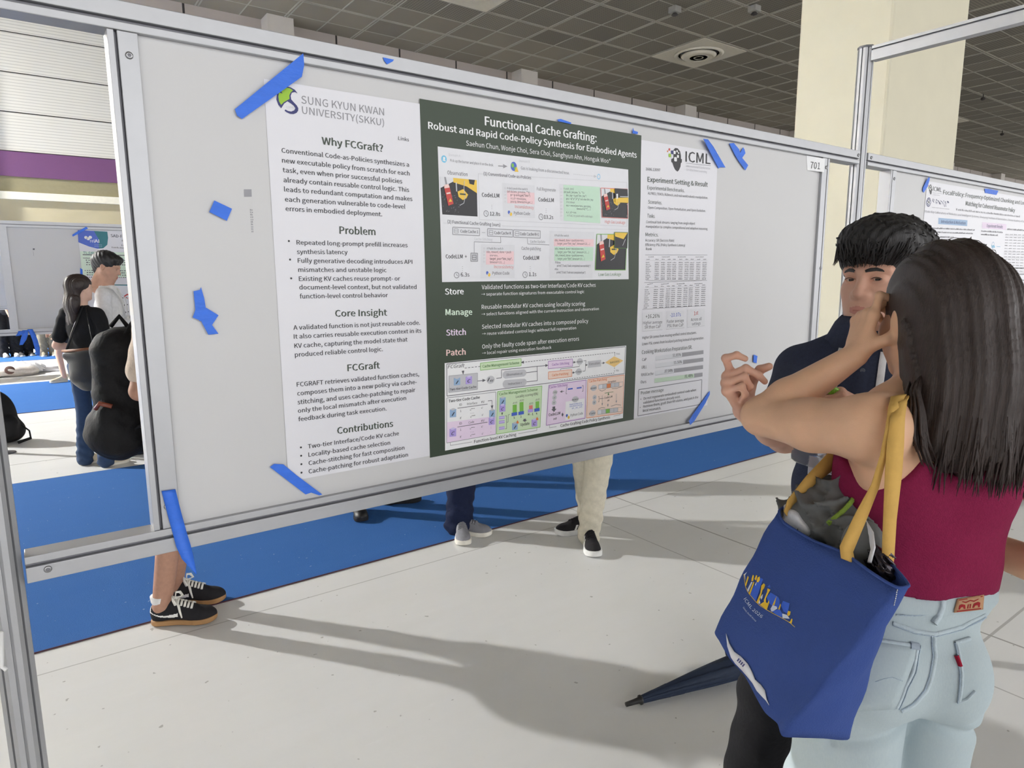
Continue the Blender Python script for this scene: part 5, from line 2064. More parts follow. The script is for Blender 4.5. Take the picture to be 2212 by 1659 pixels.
def hair_mat(name, col, rough=0.35, hi=None, stretch=(90, 90, 3)):
    m, nt, N, L, p = node_mat(name, rough)
    tc = N.new('ShaderNodeTexCoord')
    st = noise(nt, tc.outputs['Object'], 6.0, 5, 0.7, stretch)
    st2 = noise(nt, tc.outputs['Object'], 2.2, 3, 0.6, (stretch[0] * 0.4, stretch[1] * 0.4, stretch[2]))
    a = tuple(c * 0.45 for c in col[:3]) + (1,)
    b = hi or tuple(min(1, c * 2.2 + 0.004) for c in col[:3]) + (1,)
    L.new(mixc(nt, ramp(nt, st, [(0.3, 0.0), (0.72, 1.0)]), a, mixc(nt, st2, col, b)), p.inputs['Base Color'])
    bp = N.new('ShaderNodeBump')
    bp.inputs['Strength'].default_value = 0.55
    bp.inputs['Distance'].default_value = 0.004
    L.new(st, bp.inputs['Height'])
    L.new(bp.outputs[0], p.inputs['Normal'])
    p.inputs['Specular IOR Level'].default_value = 0.45
    return m


hair_black = hair_mat('black_hair', rgb(34, 32, 33))
hair_brown = hair_mat('dark_brown_hair', rgb(52, 40, 36))


def tuft(mb, pts, r0, r1=0.0002, mi=0):
    P = [V3(p) for p in pts]
    n = len(P)
    mb.tube(P, [r0 + (r1 - r0) * (i / (n - 1)) ** 1.5 for i in range(n)], 4, mi)
# ================================================================== PEOPLE OF THE HALL
def cloth(name, c, rough=0.85, vary=0.10, scale=40, bump=0.25, bscale=90, stretch=None, sheen=0.0):
    return mat(name, rgb(*c), rough, vary=vary, scale=scale, bump=bump, bscale=bscale, stretch=stretch, spec=0.2, sheen=sheen)


white_rubber = mat('white_rubber', rgb(226, 222, 212), 0.6)
gum = mat('gum_rubber', rgb(166, 126, 82), 0.6, vary=0.08)
blk_suede = cloth('black_suede', (40, 39, 42), bump=0.15, bscale=200)
grey_knit = cloth('grey_knit', (134, 134, 140), bump=0.3, bscale=260)
blk_leather = mat('black_leather', rgb(20, 20, 22), 0.45, vary=0.1, scale=60, bump=0.1, bscale=80)
white_lace = cloth('white_lace', (232, 230, 222), bump=0.2, bscale=200)
cream_suede = cloth('cream_suede', (212, 200, 176))
sock_w = cloth('white_sock', (226, 226, 226), bump=0.3, bscale=200, stretch=(4, 4, 0.5))


def shoe(parent, heel, d, L, upper, sole, stripes=None, laces=None, tongue=None, sole_h=0.026, h=0.004, chunky=0.0, toe_cap=None):
    """one shoe: heel point on the floor, d direction to the toe"""
    f = Frame(heel, (d[0], d[1], 0), s=L / 0.29)
    s = f.s
    S = Sdf()
    E = lambda c, r, k=0.02: S.ell(f(*c), V3(r) * s, f.R, k * s)
    E((0, 0.046, 0.054), (0.035, 0.044, 0.058))
    S.cap(f(0, 0.07, 0.056), f(0, 0.18, 0.040), 0.036 * s, 0.037 * s, 0.02 * s)
    E((0, 0.216, 0.032), (0.045, 0.070, 0.038))
    S.cap(f(0, 0.098, 0.088), f(0, 0.170, 0.060), 0.024 * s, 0.024 * s, 0.02 * s)
    S.plane((0, 0, -1), f(0, 0, sole_h * 0.6))
    S.ell(f(0, 0.054, 0.128), V3(0.0265, 0.036, 0.045) * s, f.R, 0.004 * s, 's')

    def paint(P):
        q = f.inv(P)
        r = np.zeros(len(q), int)
        if stripes:
            r[stripes(q)] = 1
        return r
    up = soft('shoe', S, h, [upper] + ([stripes_m] if stripes else []), parent, paint=paint)
    B = Sdf()
    cir = [(0.040, 0.037), (0.120, 0.034), (0.205, 0.048), (0.240, 0.046)]

    def fld(X, Y, Z):
        x = ((X - f.o[0]) * f.x[0] + (Y - f.o[1]) * f.x[1] + (Z - f.o[2]) * f.x[2]) / s
        y = ((X - f.o[0]) * f.y[0] + (Y - f.o[1]) * f.y[1] + (Z - f.o[2]) * f.y[2]) / s
        z = (Z - f.o[2]) / s
        D = None
        for (a, ra), (b, rb) in zip(cir[:-1], cir[1:]):
            t = np.clip((y - a) / (b - a), 0, 1)
            d2 = np.sqrt(x * x + (y - a - t * (b - a)) ** 2) - (ra + (rb - ra) * t) - chunky * (1 - 0.5 * np.abs(y - 0.14) / 0.14)
            D = d2 if D is None else np.minimum(D, d2)
        lift = 0.010 * np.clip((y - 0.21) / 0.08, 0, 1) ** 2
        hz = sole_h * (1 + 0.25 * np.clip((0.1 - y) / 0.1, 0, 1) * (chunky > 0))
        d = -smin(-(D + 0.0 * z), -(np.abs(z - lift - hz / 2) - hz / 2), 0.006)
        return d * s
    B.field(fld, 'u', 0, f.o - 0.32 * s, f.o + 0.32 * s)
    soft('sole', B, h, sole, up)
    if laces:
        mb = MB()
        for i in range(5):
            y = 0.125 + 0.014 * i
            z = 0.106 - 0.0068 * i
            w = 0.020 - 0.001 * i
            pts = [f(-w - 0.006, y + 0.003, z - 0.010), f(-w * 0.5, y, z + 0.004), f(w * 0.5, y + 0.004, z + 0.004), f(w + 0.006, y + 0.004, z - 0.010)]
            pts = list(S.snap(np.array(pts), 0.003 * s))
            mb.tube(pts, (0.0052 if laces == 'fat' else 0.0030) * s, 8)
        if laces == 'fat':
            c = f(0, 0.112, 0.114)
            for sd in (-1, 1):
                lp = [c, f(sd * 0.022, 0.108, 0.132), f(sd * 0.042, 0.118, 0.124), f(sd * 0.046, 0.128, 0.104), f(sd * 0.024, 0.120, 0.108), c]
                mb.tube(lp, [0.004 * s, 0.0062 * s, 0.0066 * s, 0.0062 * s, 0.0052 * s, 0.004 * s], 8, flat=(1, 0.6))
                mb.tube([c, f(sd * 0.030, 0.135, 0.088), f(sd * 0.040, 0.142, 0.066), f(sd * 0.045, 0.150, 0.040)], [0.004 * s, 0.0055 * s, 0.005 * s, 0.003 * s], 8)
            mb.lathe([(0.002, -0.009 * s), (0.0085 * s, -0.004 * s), (0.0085 * s, 0.004 * s), (0.002, 0.009 * s)], c, 10, 0, f.x)
        mb.build('laces', white_lace if laces == 'fat' else upper, up)
    return up, f, S


stripes_m = mat('white_shoe_stripe', rgb(232, 231, 228), 0.5)


def three_stripes(q):
    m = np.zeros(len(q), bool)
    for k in range(3):
        c = 0.108 + 0.026 * k - (q[:, 2] - 0.05) * 0.55
        m |= (np.abs(q[:, 1] - c) < 0.0075) & (q[:, 2] > 0.028) & (q[:, 2] < 0.080 - 0.009 * k) & (np.abs(q[:, 0]) > 0.016)
    return m


def swoosh(q):
    """curved side flash, thick at the middle and thinning to the heel"""
    u = np.clip((q[:, 1] - 0.004) / 0.125, 0, 1)
    low = 0.064 - 0.024 * np.sin(u * 2.0)
    wd = 0.004 + 0.013 * u ** 1.5
    return (np.abs(q[:, 0]) > 0.012) & (q[:, 1] < 0.130) & (q[:, 1] > 0.002) & (q[:, 2] > low) & (q[:, 2] < low + wd) | ((q[:, 1] < 0.012) & (q[:, 2] > 0.060) & (q[:, 2] < 0.090))


def legs_sdf(S, f, hips, feet, r, knee_fwd=0.03, top=0.93):
    """two legs as capsule chains; returns joints"""
    out = []
    for (hx, (fx, fy, fz)) in zip(hips, feet):
        hp = f(hx, 0, top)
        an = V3(fx, fy, fz)
        kn = (hp + an) / 2 + f.y * knee_fwd + V3(0, 0, 0.02)
        S.chain([hp, kn, an], r, 0.02)
        out.append((hp, kn, an))
    return out


def person(label, x, y, az, h=1.72, group=None, top=None, sleeve='short', pants=None, pant_len=1.0, pant_r=(0.088, 0.066, 0.058), hair=('short', None), feet=None, shoes=None, arms=None,
           skn=None, vox=0.008, female=False, head_az=None, tilt=0.0, head_detail=False, socks=None, top_len=0.90, name='person', z0=0.0):
    """feet: two (toe-heel) specs: (heel_xy, dir_xy); right foot first. arms: dict r/l -> (elbow, wrist) in the local frame"""
    k = h / 1.75
    fw = (math.cos(az), math.sin(az))
    t = thing(name, label, 'person', (x, y, z0), group)
    f = Frame((x, y, z0), (fw[0], fw[1], 0), s=k)
    sk = skn or skin_d
    sw = 0.150 if female else 0.172
    if feet is None:
        feet = [((x + f.x[0] * 0.09 * s - f.y[0] * 0.06, y + f.x[1] * 0.09 * s - f.y[1] * 0.06), fw) for s in (1, -1)]
    ank = []
    for (hx, hy), d in feet:
        d = unit((d[0], d[1], 0))
        ank.append(V3(hx, hy, z0) + d * 0.055 * k + V3(0, 0, 0.085 * k))
    arms = arms or {'r': ((0.235, -0.02, 1.13), (0.225, 0.09, 0.90)), 'l': ((-0.235, -0.02, 1.13), (-0.225, 0.09, 0.90))}
    ha = head_az if head_az is not None else az
    hf = Frame(f(0, 0.015, 1.635), (math.cos(ha), math.sin(ha), -tilt), s=k * (0.95 if female else 1.0))
    B = Sdf()
    head_sdf(B, hf, head_detail)
    B.cap(f(0, -0.01, 1.42), f(0, 0.0, 1.56), 0.062 * k, 0.054 * k, 0.02)
    B.ell(f(0, 0.0, 1.27), V3(sw - 0.018, 0.098, 0.17) * k, f.R, 0.03)
    B.ell(f(0, 0.0, 1.05), V3(0.125, 0.088, 0.16) * k, f.R, 0.03)
    B.ell(f(0, -0.005, 0.93), V3(0.15, 0.105, 0.11) * k, f.R, 0.03)
    B.cap(f(-sw + 0.03, 0, 1.405), f(sw - 0.03, 0, 1.405), 0.048 * k, None, 0.03)
    hj = {}
    for sd, key in ((1, 'r'), (-1, 'l')):
        el, wr = arms[key][:2]
        sh, el, wr = f(sd * sw, 0, 1.40), f(*el), f(*wr)
        B.chain([sh, el, wr], [0.048 * k, 0.038 * k, 0.027 * k], 0.015)
        d = unit(wr - el)
        spec = arms[key][2] if len(arms[key]) > 2 else {}
        nr = spec.get('nrm', f.x * sd)
        nr = f.v(*spec['nrm']) if 'nrm' in spec else f.x * sd
        hand(B, wr, f.v(*spec['d']) if 'd' in spec else d, nr, spec.get('side', -sd), spec.get('curl', [(25, 30, 15)] * 4), s=0.92 * k, thumb=spec.get('thumb'))
        hj[key] = (sh, el, wr)
    legs_sdf(B, f, (0.085, -0.085), ank, [0.078 * k, 0.056 * k, (0.042 if pant_len < 1 else 0.032) * k], top=0.90)
    for a, ((hx, hy), d) in zip(ank, feet):
        d = unit((d[0], d[1], 0))
        B.cap(a - V3(0, 0, 0.02), V3(hx, hy, 0.036 * k) + d * 0.17 * k, 0.026 * k, 0.02 * k, 0.02)
    lo, hi = hf(-0.13, -0.14, -0.13), hf(0.13, 0.14, 0.13)
    fine = []
    if vox > 0.005:
        a = np.minimum(hf(-0.12, -0.13, -0.14), hf(0.12, 0.13, 0.13))
        b = np.maximum(hf(-0.12, -0.13, -0.14), hf(0.12, 0.13, 0.13))
        c8 = np.array([hf(i, j, m) for i in (-0.12, 0.12) for j in (-0.13, 0.13) for m in (-0.14, 0.13)])
        if head_detail:
            fine.append((c8.min(0), c8.max(0), 0.003))
        for key in ('r', 'l'):
            if len(arms[key]) > 2 and arms[key][2].get('fine'):
                w = hj[key][2]
                fine.append((w - 0.16, w + 0.16, 0.004))
    soft('body', B, vox, [sk, lip_m], t, fine, lips_paint(hf) if head_detail else None)
    if head_detail:
        eyes(hf, hf(0.05, 1.0, -0.25), t)
    # garments
    if top is not None:
        G = Sdf()
        g = 0.012 * k
        G.ell(f(0, 0.002, 1.27), V3(sw - 0.004, 0.112, 0.18) * k, f.R, 0.03)
        G.ell(f(0, 0.0, 1.06), V3(0.143 if female else 0.15, 0.106, 0.17) * k, f.R, 0.03)
        G.ell(f(0, 0.0, top_len + 0.02), V3(0.17, 0.125, 0.12) * k, f.R, 0.04)
        G.cap(f(-sw + 0.03, 0, 1.405), f(sw - 0.03, 0, 1.405), 0.058 * k, None, 0.03)
        G.cap(f(0, -0.005, 1.42), f(0, -0.005, 1.47), 0.072 * k, 0.066 * k, 0.02)
        for key in ('r', 'l'):
            sh, el, wr = hj[key]
            if sleeve == 'short':
                e2 = sh + (el - sh) * 0.72
                G.cap(sh, e2, 0.062 * k, 0.062 * k, 0.02)
                G.plane(unit(e2 - sh), e2 + unit(e2 - sh) * 0.004) if False else None
            elif sleeve == 'long':
                G.chain([sh, el, wr - unit(wr - el) * 0.02], [0.060 * k, 0.050 * k, 0.038 * k], 0.02)
        G.plane((0, 0, -1), f(0, 0, top_len - 0.04))
        G.plane((0, 0.05, 1), f(0, 0, 1.475))

        def folds(X, Y, Z):
            return 0.0035 * np.sin(Z * 55 + X * 30 - Y * 25) * np.sin(X * 21 + Y * 17 + Z * 9)
        G.field(folds, 'a', 0)
        soft('shirt', G, vox, top, t)
    if pants is not None:
        Pn = Sdf()
        r = [q * k for q in pant_r]
        J = []
        for hx, a in zip((0.085, -0.085), ank):
            hp = f(hx, 0, 0.90)
            kn = (hp + a) / 2 + f.y * 0.03 + V3(0, 0, 0.02)
            if pant_len >= 1:
                e = a + V3(0, 0, -0.035 * k)
                Pn.chain([hp, kn, e], r, 0.02)
            else:
                e = kn + (hp - kn) * (1 - pant_len) * 2 + V3(0, 0, 0.0)
                Pn.chain([hp, e], [r[0] * 1.06, r[0] * 1.0], 0.02)
        Pn.ell(f(0, -0.005, 0.93), V3(0.166, 0.120, 0.115) * k, f.R, 0.03)
        Pn.plane((0, 0, 1), f(0, 0, 1.01))
        if pant_len < 1:
            Pn.plane((0, 0, -1), f(0, 0, 0.56))

        def pf(X, Y, Z):
            z = np.clip((0.45 * k - Z) / (0.45 * k), 0, 1)
            return (0.002 + 0.006 * z) * np.sin(Z * 70 / k + X * 40 + Y * 35) * np.sin(X * 30 - Y * 26 + Z * 16)
        Pn.field(pf, 'a', 0)
        soft('trousers' if pant_len >= 1 else 'shorts', Pn, min(vox, 0.007), pants, t)
    if socks is not None:
        for a in ank:
            mb = MB()
            mb.tube([a + V3(0, 0, -0.05), a + V3(0, 0, 0.0), a + V3(0, 0, 0.03), a + V3(0, 0, 0.055)], [0.026, 0.033, 0.0435, 0.046], 20)
            mb.build('sock', socks, t)
    for (hx, hy), d in feet:
        sp = dict(upper=blk_leather, sole=mat_cache('dark_sole', (44, 44, 46)), L=0.29 * k)
        sp.update(shoes or {})
        shoe(t, (hx, hy, z0), d, **sp)
    if hair[0] == 'short':
        Hs = Sdf()
        Hs.ell(hf(0, -0.018, 0.044), V3(0.090, 0.108, 0.090) * hf.s, hf.R, 0.01)
        Hs.ell(hf(0, 0.055, 0.080), V3(0.070, 0.050, 0.034) * hf.s, hf.R, 0.02)
        Hs.cap(hf(0, -0.085, 0.02), hf(0, -0.07, -0.055), 0.05 * hf.s, 0.03 * hf.s, 0.03)
        Hs.ell(hf(0, 0.115, -0.03), V3(0.078, 0.085, 0.072) * hf.s, hf.R, 0.012, 's')
        Hs.field(lambda X, Y, Z: 0.003 * np.sin(X * 140 + Z * 60) * np.sin(Y * 150 - Z * 40), 'a')
        soft('hair', Hs, min(vox, 0.005), hair[1] or hair_black, t)
    elif hair[0] == 'long':
        Hs = Sdf()
        Hs.ell(hf(0, -0.018, 0.034), V3(0.094, 0.108, 0.094) * hf.s, hf.R, 0.01)
        Hs.cap(hf(0, -0.055, 0.0), hf(0.0, -0.085, -0.16), 0.085 * hf.s, 0.085 * hf.s, 0.04, 'u', (hf.y, 1.3))
        Hs.cap(hf(0.0, -0.085, -0.16), hf(-0.01, -0.105, -0.36), 0.088 * hf.s, 0.055 * hf.s, 0.04, 'u', (hf.y, 1.9))
        Hs.cap(hf(-0.06, -0.08, -0.12), hf(-0.075, -0.10, -0.33), 0.035 * hf.s, 0.02 * hf.s, 0.04, 'u')
        Hs.cap(hf(0.06, -0.08, -0.12), hf(0.055, -0.10, -0.30), 0.04 * hf.s, 0.02 * hf.s, 0.04, 'u')
        Hs.ell(hf(0, 0.12, -0.055), V3(0.066, 0.10, 0.10) * hf.s, hf.R, 0.015, 's')
        q = lambda X, Y, Z: ((X - hf.o[0]) * hf.x[0] + (Y - hf.o[1]) * hf.x[1])
        Hs.field(lambda X, Y, Z: 0.0022 * np.sin(q(X, Y, Z) * 420 + 1.5 * np.sin(Z * 20)) + 0.004 * np.sin(q(X, Y, Z) * 120 + Z * 9), 'a')
        soft('hair', Hs, min(vox, 0.005), hair[1] or hair_brown, t)
    return t, f, hf, hj


_MC = {}


def mat_cache(n, c, **kw):
    if n not in _MC:
        _MC[n] = cloth(n, c, **kw)
    return _MC[n]


def fl2(px, py):
    q = on_z(px, py, 0)
    return q[0], q[1]


def feet_from(toes, dirs, L=0.29):
    out = []
    for (tx, ty), d in zip(toes, dirs):
        d = unit((d[0], d[1], 0))[:2]
        out.append(((tx - d[0] * L, ty - d[1] * L), d))
    return out


# ---- person in beige shirt and dark shorts with a black backpack, just behind the main board
dE = unit((0.88, -0.48, 0))[:2]
ft = [((0.335, 3.335), dE), ((0.415, 3.515), dE)]
azE = math.atan2(dE[1], dE[0])
pE, fE, hE, jE = person('person in dark shorts and black suede sneakers with gum soles, mostly hidden by the board', 0.505, 3.345, azE, 1.74, top=mat_cache('beige_tee', (206, 190, 174)), pants=mat_cache('black_shorts', (38, 37, 40)),
                        pant_len=0.75, feet=ft, shoes=dict(upper=blk_suede, sole=gum, stripes=swoosh, laces='fat', h=0.003, L=0.30, sole_h=0.024), socks=sock_w, skn=mat('skin_shaded', rgb(172, 132, 112), 0.55, vary=0.10, scale=60, spec=0.3), z0=0.0063, vox=0.007,  # skin colour darkened to stand in for shade on the legs
                        arms={'r': ((0.26, -0.03, 1.13), (0.20, 0.20, 1.12)), 'l': ((-0.26, -0.05, 1.13), (-0.18, 0.2, 1.08))})
# backpack on the back
bp_m = cloth('black_backpack_nylon', (26, 26, 28), rough=0.7, bump=0.4, bscale=40)
bk = thing('backpack', 'black backpack worn on the back of the person in beige shirt at the frame edge', 'backpack', fE(0, -0.22, 1.05))
S_ = Sdf()
S_.ell(fE(0.0, -0.20, 1.08), (0.165, 0.115, 0.27), fE.R, 0.02)
S_.cap(fE(-0.08, -0.21, 0.92), fE(0.08, -0.21, 0.92), 0.125, None, 0.05)
S_.cap(fE(-0.06, -0.19, 1.28), fE(0.06, -0.19, 1.28), 0.10, None, 0.05)
S_.cap(fE(-0.07, -0.27, 0.93), fE(0.07, -0.27, 0.93), 0.075, None, 0.03)
S_.cap(fE(0.16, -0.20, 0.88), fE(0.16, -0.20, 1.02), 0.05, None, 0.02)
S_.field(lambda X, Y, Z: 0.004 * np.sin(Z * 60 + X * 25) * np.sin(X * 33 + Y * 20), 'a')
soft('bag_body', S_, 0.007, bp_m, bk)
for sd in (-0.10, 0.10):
    mb = MB()
    mb.tube([fE(sd, -0.12, 1.36), fE(sd * 1.15, -0.04, 1.482), fE(sd * 1.25, 0.075, 1.44), fE(sd * 1.35, 0.125, 1.30), fE(sd * 1.5, 0.06, 1.06), fE(sd * 1.5, -0.10, 0.95)], 0.028, 10, flat=(0.25, 1.0), up=(0, 0, 1))
    mb.build('shoulder_strap', bp_m, bk)
MB().tube([fE(0, -0.16, 1.385), fE(0.0, -0.19, 1.43), fE(0, -0.23, 1.385)], 0.010, 8).build('grab_loop', bp_m, bk)
gl = MB()
gl.tube([fE(0.20, -0.235, 1.05), fE(0.215, -0.21, 1.075), fE(0.21, -0.165, 1.06)], 0.010, 8)
tag(gl.build('eyeglass_case', mat('red_brown_plastic', rgb(120, 60, 44), 0.2)), 'red brown shiny case stuck in the side pocket of the black backpack', 'case')

# ---- person in navy trousers and grey knit sneakers
ft = feet_from([fl2(1003, 1182), fl2(1064, 1158)], [(-0.45, -0.89), (0.62, -0.78)])
ft = [ft[0], ft[1]]
person('person in dark navy trousers and grey sneakers standing behind the board', 2.14, 3.46, -1.72, 1.74, top=mat_cache('grey_tee', (120, 122, 128)), pants=mat_cache('navy_denim', (26, 34, 60)), feet=ft,
       shoes=dict(upper=grey_knit, sole=white_rubber, laces='thin', chunky=0.004, sole_h=0.030), pant_r=(0.092, 0.082, 0.078), vox=0.009)
# ---- person in beige chinos with three stripe sneakers
ft = feet_from([fl2(1285, 1207), fl2(1199, 1156)], [(-0.55, -0.83), (-0.87, 0.28)])
person('person in light beige chinos and black sneakers with three white stripes', 2.66, 2.86, math.radians(230), 1.76, top=mat_cache('pale_shirt', (190, 196, 206)), pants=mat_cache('beige_chino', (200, 194, 176), bump=0.2), feet=[ft[1], ft[0]],
       shoes=dict(upper=blk_suede, sole=mat_cache('white_foam', (228, 228, 226), bump=0.05), stripes=three_stripes, laces='thin', chunky=0.006, sole_h=0.034, h=0.0035), pant_r=(0.094, 0.078, 0.066), vox=0.008)
# ---- person in black leather shoes
ft = feet_from([fl2(783, 1132), fl2(912, 1083)], [(-0.28, -0.95), (0.92, -0.35)])
person('person in black lace-up leather shoes behind the middle of the poster', 1.86, 4.17, -1.25, 1.75, top=mat_cache('dark_tee', (52, 54, 60)), pants=mat_cache('black_trousers', (30, 30, 33)), feet=ft, shoes=dict(upper=blk_leather, laces='thin', sole_h=0.03),
       pant_r=(0.09, 0.07, 0.058), z0=0.0063, vox=0.010)
# ---- person with white sneakers
ft = feet_from([fl2(978, 1066), fl2(1046, 1040)], [(-0.5, -0.86), (0.2, -0.95)])
person('person in white sneakers mostly hidden behind the navy trousers', 2.72, 4.50, -1.9, 1.7, top=mat_cache('white_tee', (222, 222, 224)), pants=mat_cache('grey_trousers', (110, 112, 118)), feet=ft,
       shoes=dict(upper=cloth('white_knit', (230, 230, 230)), sole=white_rubber), z0=0.0063, vox=0.011)

# ---- long haired woman in black top and jeans (left, through the opening)
blk_top = mat_cache('black_ribbed_top', (32, 32, 34))
jean_d = mat_cache('blue_denim', (56, 74, 102), bump=0.3, bscale=300)
fC0 = fl2(207, 1002)
fC1 = fl2(246, 1006)
dC = unit((0.80, 0.30, 0))[:2]
pC, fC, hC, jC = person('person with long brown hair in black short-sleeved top and jeans seen from behind', 0.385, 6.62, math.radians(48), 1.62, top=blk_top, sleeve='short', pants=jean_d,
                        feet=[((fC1[0] - 0.10, fC1[1]), dC), ((fC0[0] - 0.12, fC0[1] + 0.02), dC)], shoes=dict(upper=cream_suede, sole=white_rubber, L=0.25), hair=('long', hair_brown), skn=skin_p, female=True, vox=0.009, head_az=math.radians(15),
                        arms={'r': ((0.235, -0.02, 1.13), (0.16, 0.17, 1.03)), 'l': ((-0.25, -0.03, 1.12), (-0.10, 0.18, 1.05))}, pant_r=(0.084, 0.064, 0.068), top_len=0.98)
hb = thing('shoulder_bag', 'black leather shoulder bag with brown trim hanging on the long haired woman', 'handbag', fC(0.10, -0.20, 0.95))
S_ = Sdf()
c0 = fC(0.14, -0.20, 0.93)
S_.ell(c0, (0.14, 0.060, 0.18), fC.R, 0.02)
S_.cap(fC(0.06, -0.20, 0.86), fC(0.24, -0.20, 0.84), 0.050, None, 0.04)
S_.cap(fC(-0.01, -0.20, 1.05), fC(0.27, -0.20, 1.08), 0.042, None, 0.04)
S_.plane(fC.v(-0.1, 0, 1), fC(0.13, 0, 1.115))
soft('bag_body', S_, 0.007, blk_leather, hb)
mb = MB()
mb.tube([fC(-0.045, -0.225, 1.09), fC(0.13, -0.262, 1.105), fC(0.31, -0.225, 1.125)], 0.011, 8, flat=(1, 0.5))
mb.build('trim_band', mat('brown_leather', rgb(120, 72, 40), 0.5), hb)
mb = MB()
mb.tube([fC(0.0, -0.23, 1.09), fC(0.02, -0.16, 1.25), fC(0.06, -0.055, 1.475), fC(0.10, 0.06, 1.45), fC(0.10, 0.05, 1.45)], 0.009, 8, flat=(1, 0.4))
mb.tube([fC(0.26, -0.23, 1.11), fC(0.18, -0.15, 1.28), fC(0.09, -0.06, 1.475)], 0.009, 8, flat=(1, 0.4))
mb.build('strap', blk_leather, hb)

# ---- man in a white shirt looking at his phone
qD = at(234, 640, 5.95)
wshirt = cloth('white_cotton_shirt', (226, 226, 226), bump=0.3, bscale=30)
azD = math.radians(-18)
pD, fD, hD, jD = person('person in a white long-sleeved shirt looking down at a phone before the far poster', qD[0], qD[1], azD, 1.81, top=wshirt, sleeve='long', pants=mat_cache('charcoal_trousers', (56, 56, 60)), hair=('short', hair_black), skn=skin_d,
                        vox=0.008, head_az=math.radians(-24), tilt=0.35, head_detail=True,
                        arms={'r': ((0.24, 0.02, 1.14), (0.10, 0.27, 1.17), dict(d=(-0.35, 0.9, 0.15), nrm=(0.6, 0.2, -0.7), curl=[(35, 40, 20)] * 4, fine=True)), 'l': ((-0.24, 0.02, 1.14), (-0.08, 0.27, 1.17), dict(d=(0.35, 0.9, 0.15), nrm=(-0.6, 0.2, -0.7), curl=[(35, 40, 20)] * 4))})
ph = thing('phone', 'dark phone held by the person in the white shirt', 'phone', fD(0.0, 0.40, 1.22))
fp_ = Frame(fD(0.01, 0.395, 1.225), fD.v(0, 0.75, 0.65))
mb = MB()
cs = [fp_(i, j, 0) for i, j in ((-0.037, -0.075), (0.037, -0.075), (0.037, 0.075), (-0.037, 0.075))]
mb.prism(cs, fp_.z * 0.009)
mb.build('case', mat('dark_phone_shell', rgb(40, 30, 44), 0.3), ph, bevel=0.003)
mb = MB()
mb.prism([fp_(i, j, 0.0092) for i, j in ((-0.034, -0.071), (0.034, -0.071), (0.034, 0.071), (-0.034, 0.071))], fp_.z * 0.0006)
mb.build('screen', mat('phone_glass', rgb(20, 22, 28), 0.1), ph)
ln = thing('lanyard', 'white printed lanyard with badge on the person in the white shirt', 'lanyard', fD(0, 0.12, 1.3))
mb = MB()
for sd in (-1, 1):
    pts = [fD(sd * 0.066, -0.03, 1.475), fD(sd * 0.070, 0.055, 1.44), fD(sd * 0.058, 0.115, 1.36), fD(sd * 0.032, 0.131, 1.20), fD(sd * 0.010, 0.140, 1.03)]
    mb.tube(pts, 0.010, 6, flat=(0.15, 1.0), up=tuple(fD.y))
mb.build('ribbon', cloth('white_ribbon', (228, 228, 228)), ln)
mb = MB()
for sd in (-1, 1):
    for k in range(5):
        a = fD(sd * (0.066 - 0.009 * k), 0.122 + 0.004 * k, 1.37 - 0.062 * k)
        mb.lathe([(0.006, 0), (0.005, 0.0035)], a, 8, 0, fD.y)
mb.build('printed_marks', mat_cache('print_black', (30, 30, 34)), ln)
mb = MB()
mb.prism([fD(i, 0.143, z) for i, z in ((-0.05, 1.03), (0.05, 1.03), (0.05, 0.90), (-0.05, 0.90))], fD.y * 0.002)
mb.build('badge_card', mat('badge_white', rgb(232, 232, 236), 0.3), ln)

# ---- person far behind, bare leg and striped sneaker beside the long haired woman
dK = unit((-0.97, -0.22, 0))[:2]
q = fl2(102, 829)
person('person with bare legs and pale sneakers far behind the long haired woman', q[0] + 0.22, q[1] + 0.10, math.radians(190), 1.5, top=mat_cache('dull_tee', (70, 72, 80)), pants=mat_cache('dark_short', (48, 48, 54)), pant_len=0.75,
       feet=[((q[0] + 0.27, q[1] + 0.02), dK), ((q[0] + 0.52, q[1] + 0.18), dK)], shoes=dict(upper=cream_suede, sole=white_rubber, stripes=None), skn=skin_p, z0=0.0063, vox=0.012)

# ---- people standing behind the far board, only their legs show
for (px, py), az, pc, shc, lb in (((22, 768), -1.4, (30, 30, 33), (206, 204, 198), 'person in wide black trousers and pale sneakers, leftmost under the far board'),
                                  ((52, 766), -1.2, (28, 28, 30), (60, 60, 62), 'person in black trousers, middle of the three under the far board'),
                                  ((72, 758), -0.9, (30, 30, 32), (214, 212, 206), 'person in black trousers and white sneakers, third from left under the far board'),
                                  ((106, 766), -1.5, (128, 122, 108), (130, 124, 110), 'person in khaki trousers under the far board beside the hanging blue tape')):
    q = fl2(px, py + 4)
    person(lb, q[0], q[1] + 0.1, az, 1.72, top=mat_cache('dark_tee', (52, 54, 60)), pants=mat_cache('far_%d_%d' % (pc[0], px), pc), shoes=dict(upper=mat_cache('far_shoe_%d' % px, shc), sole=white_rubber),
           pant_r=(0.10, 0.088, 0.085), z0=0.0063, vox=0.014, group=None)

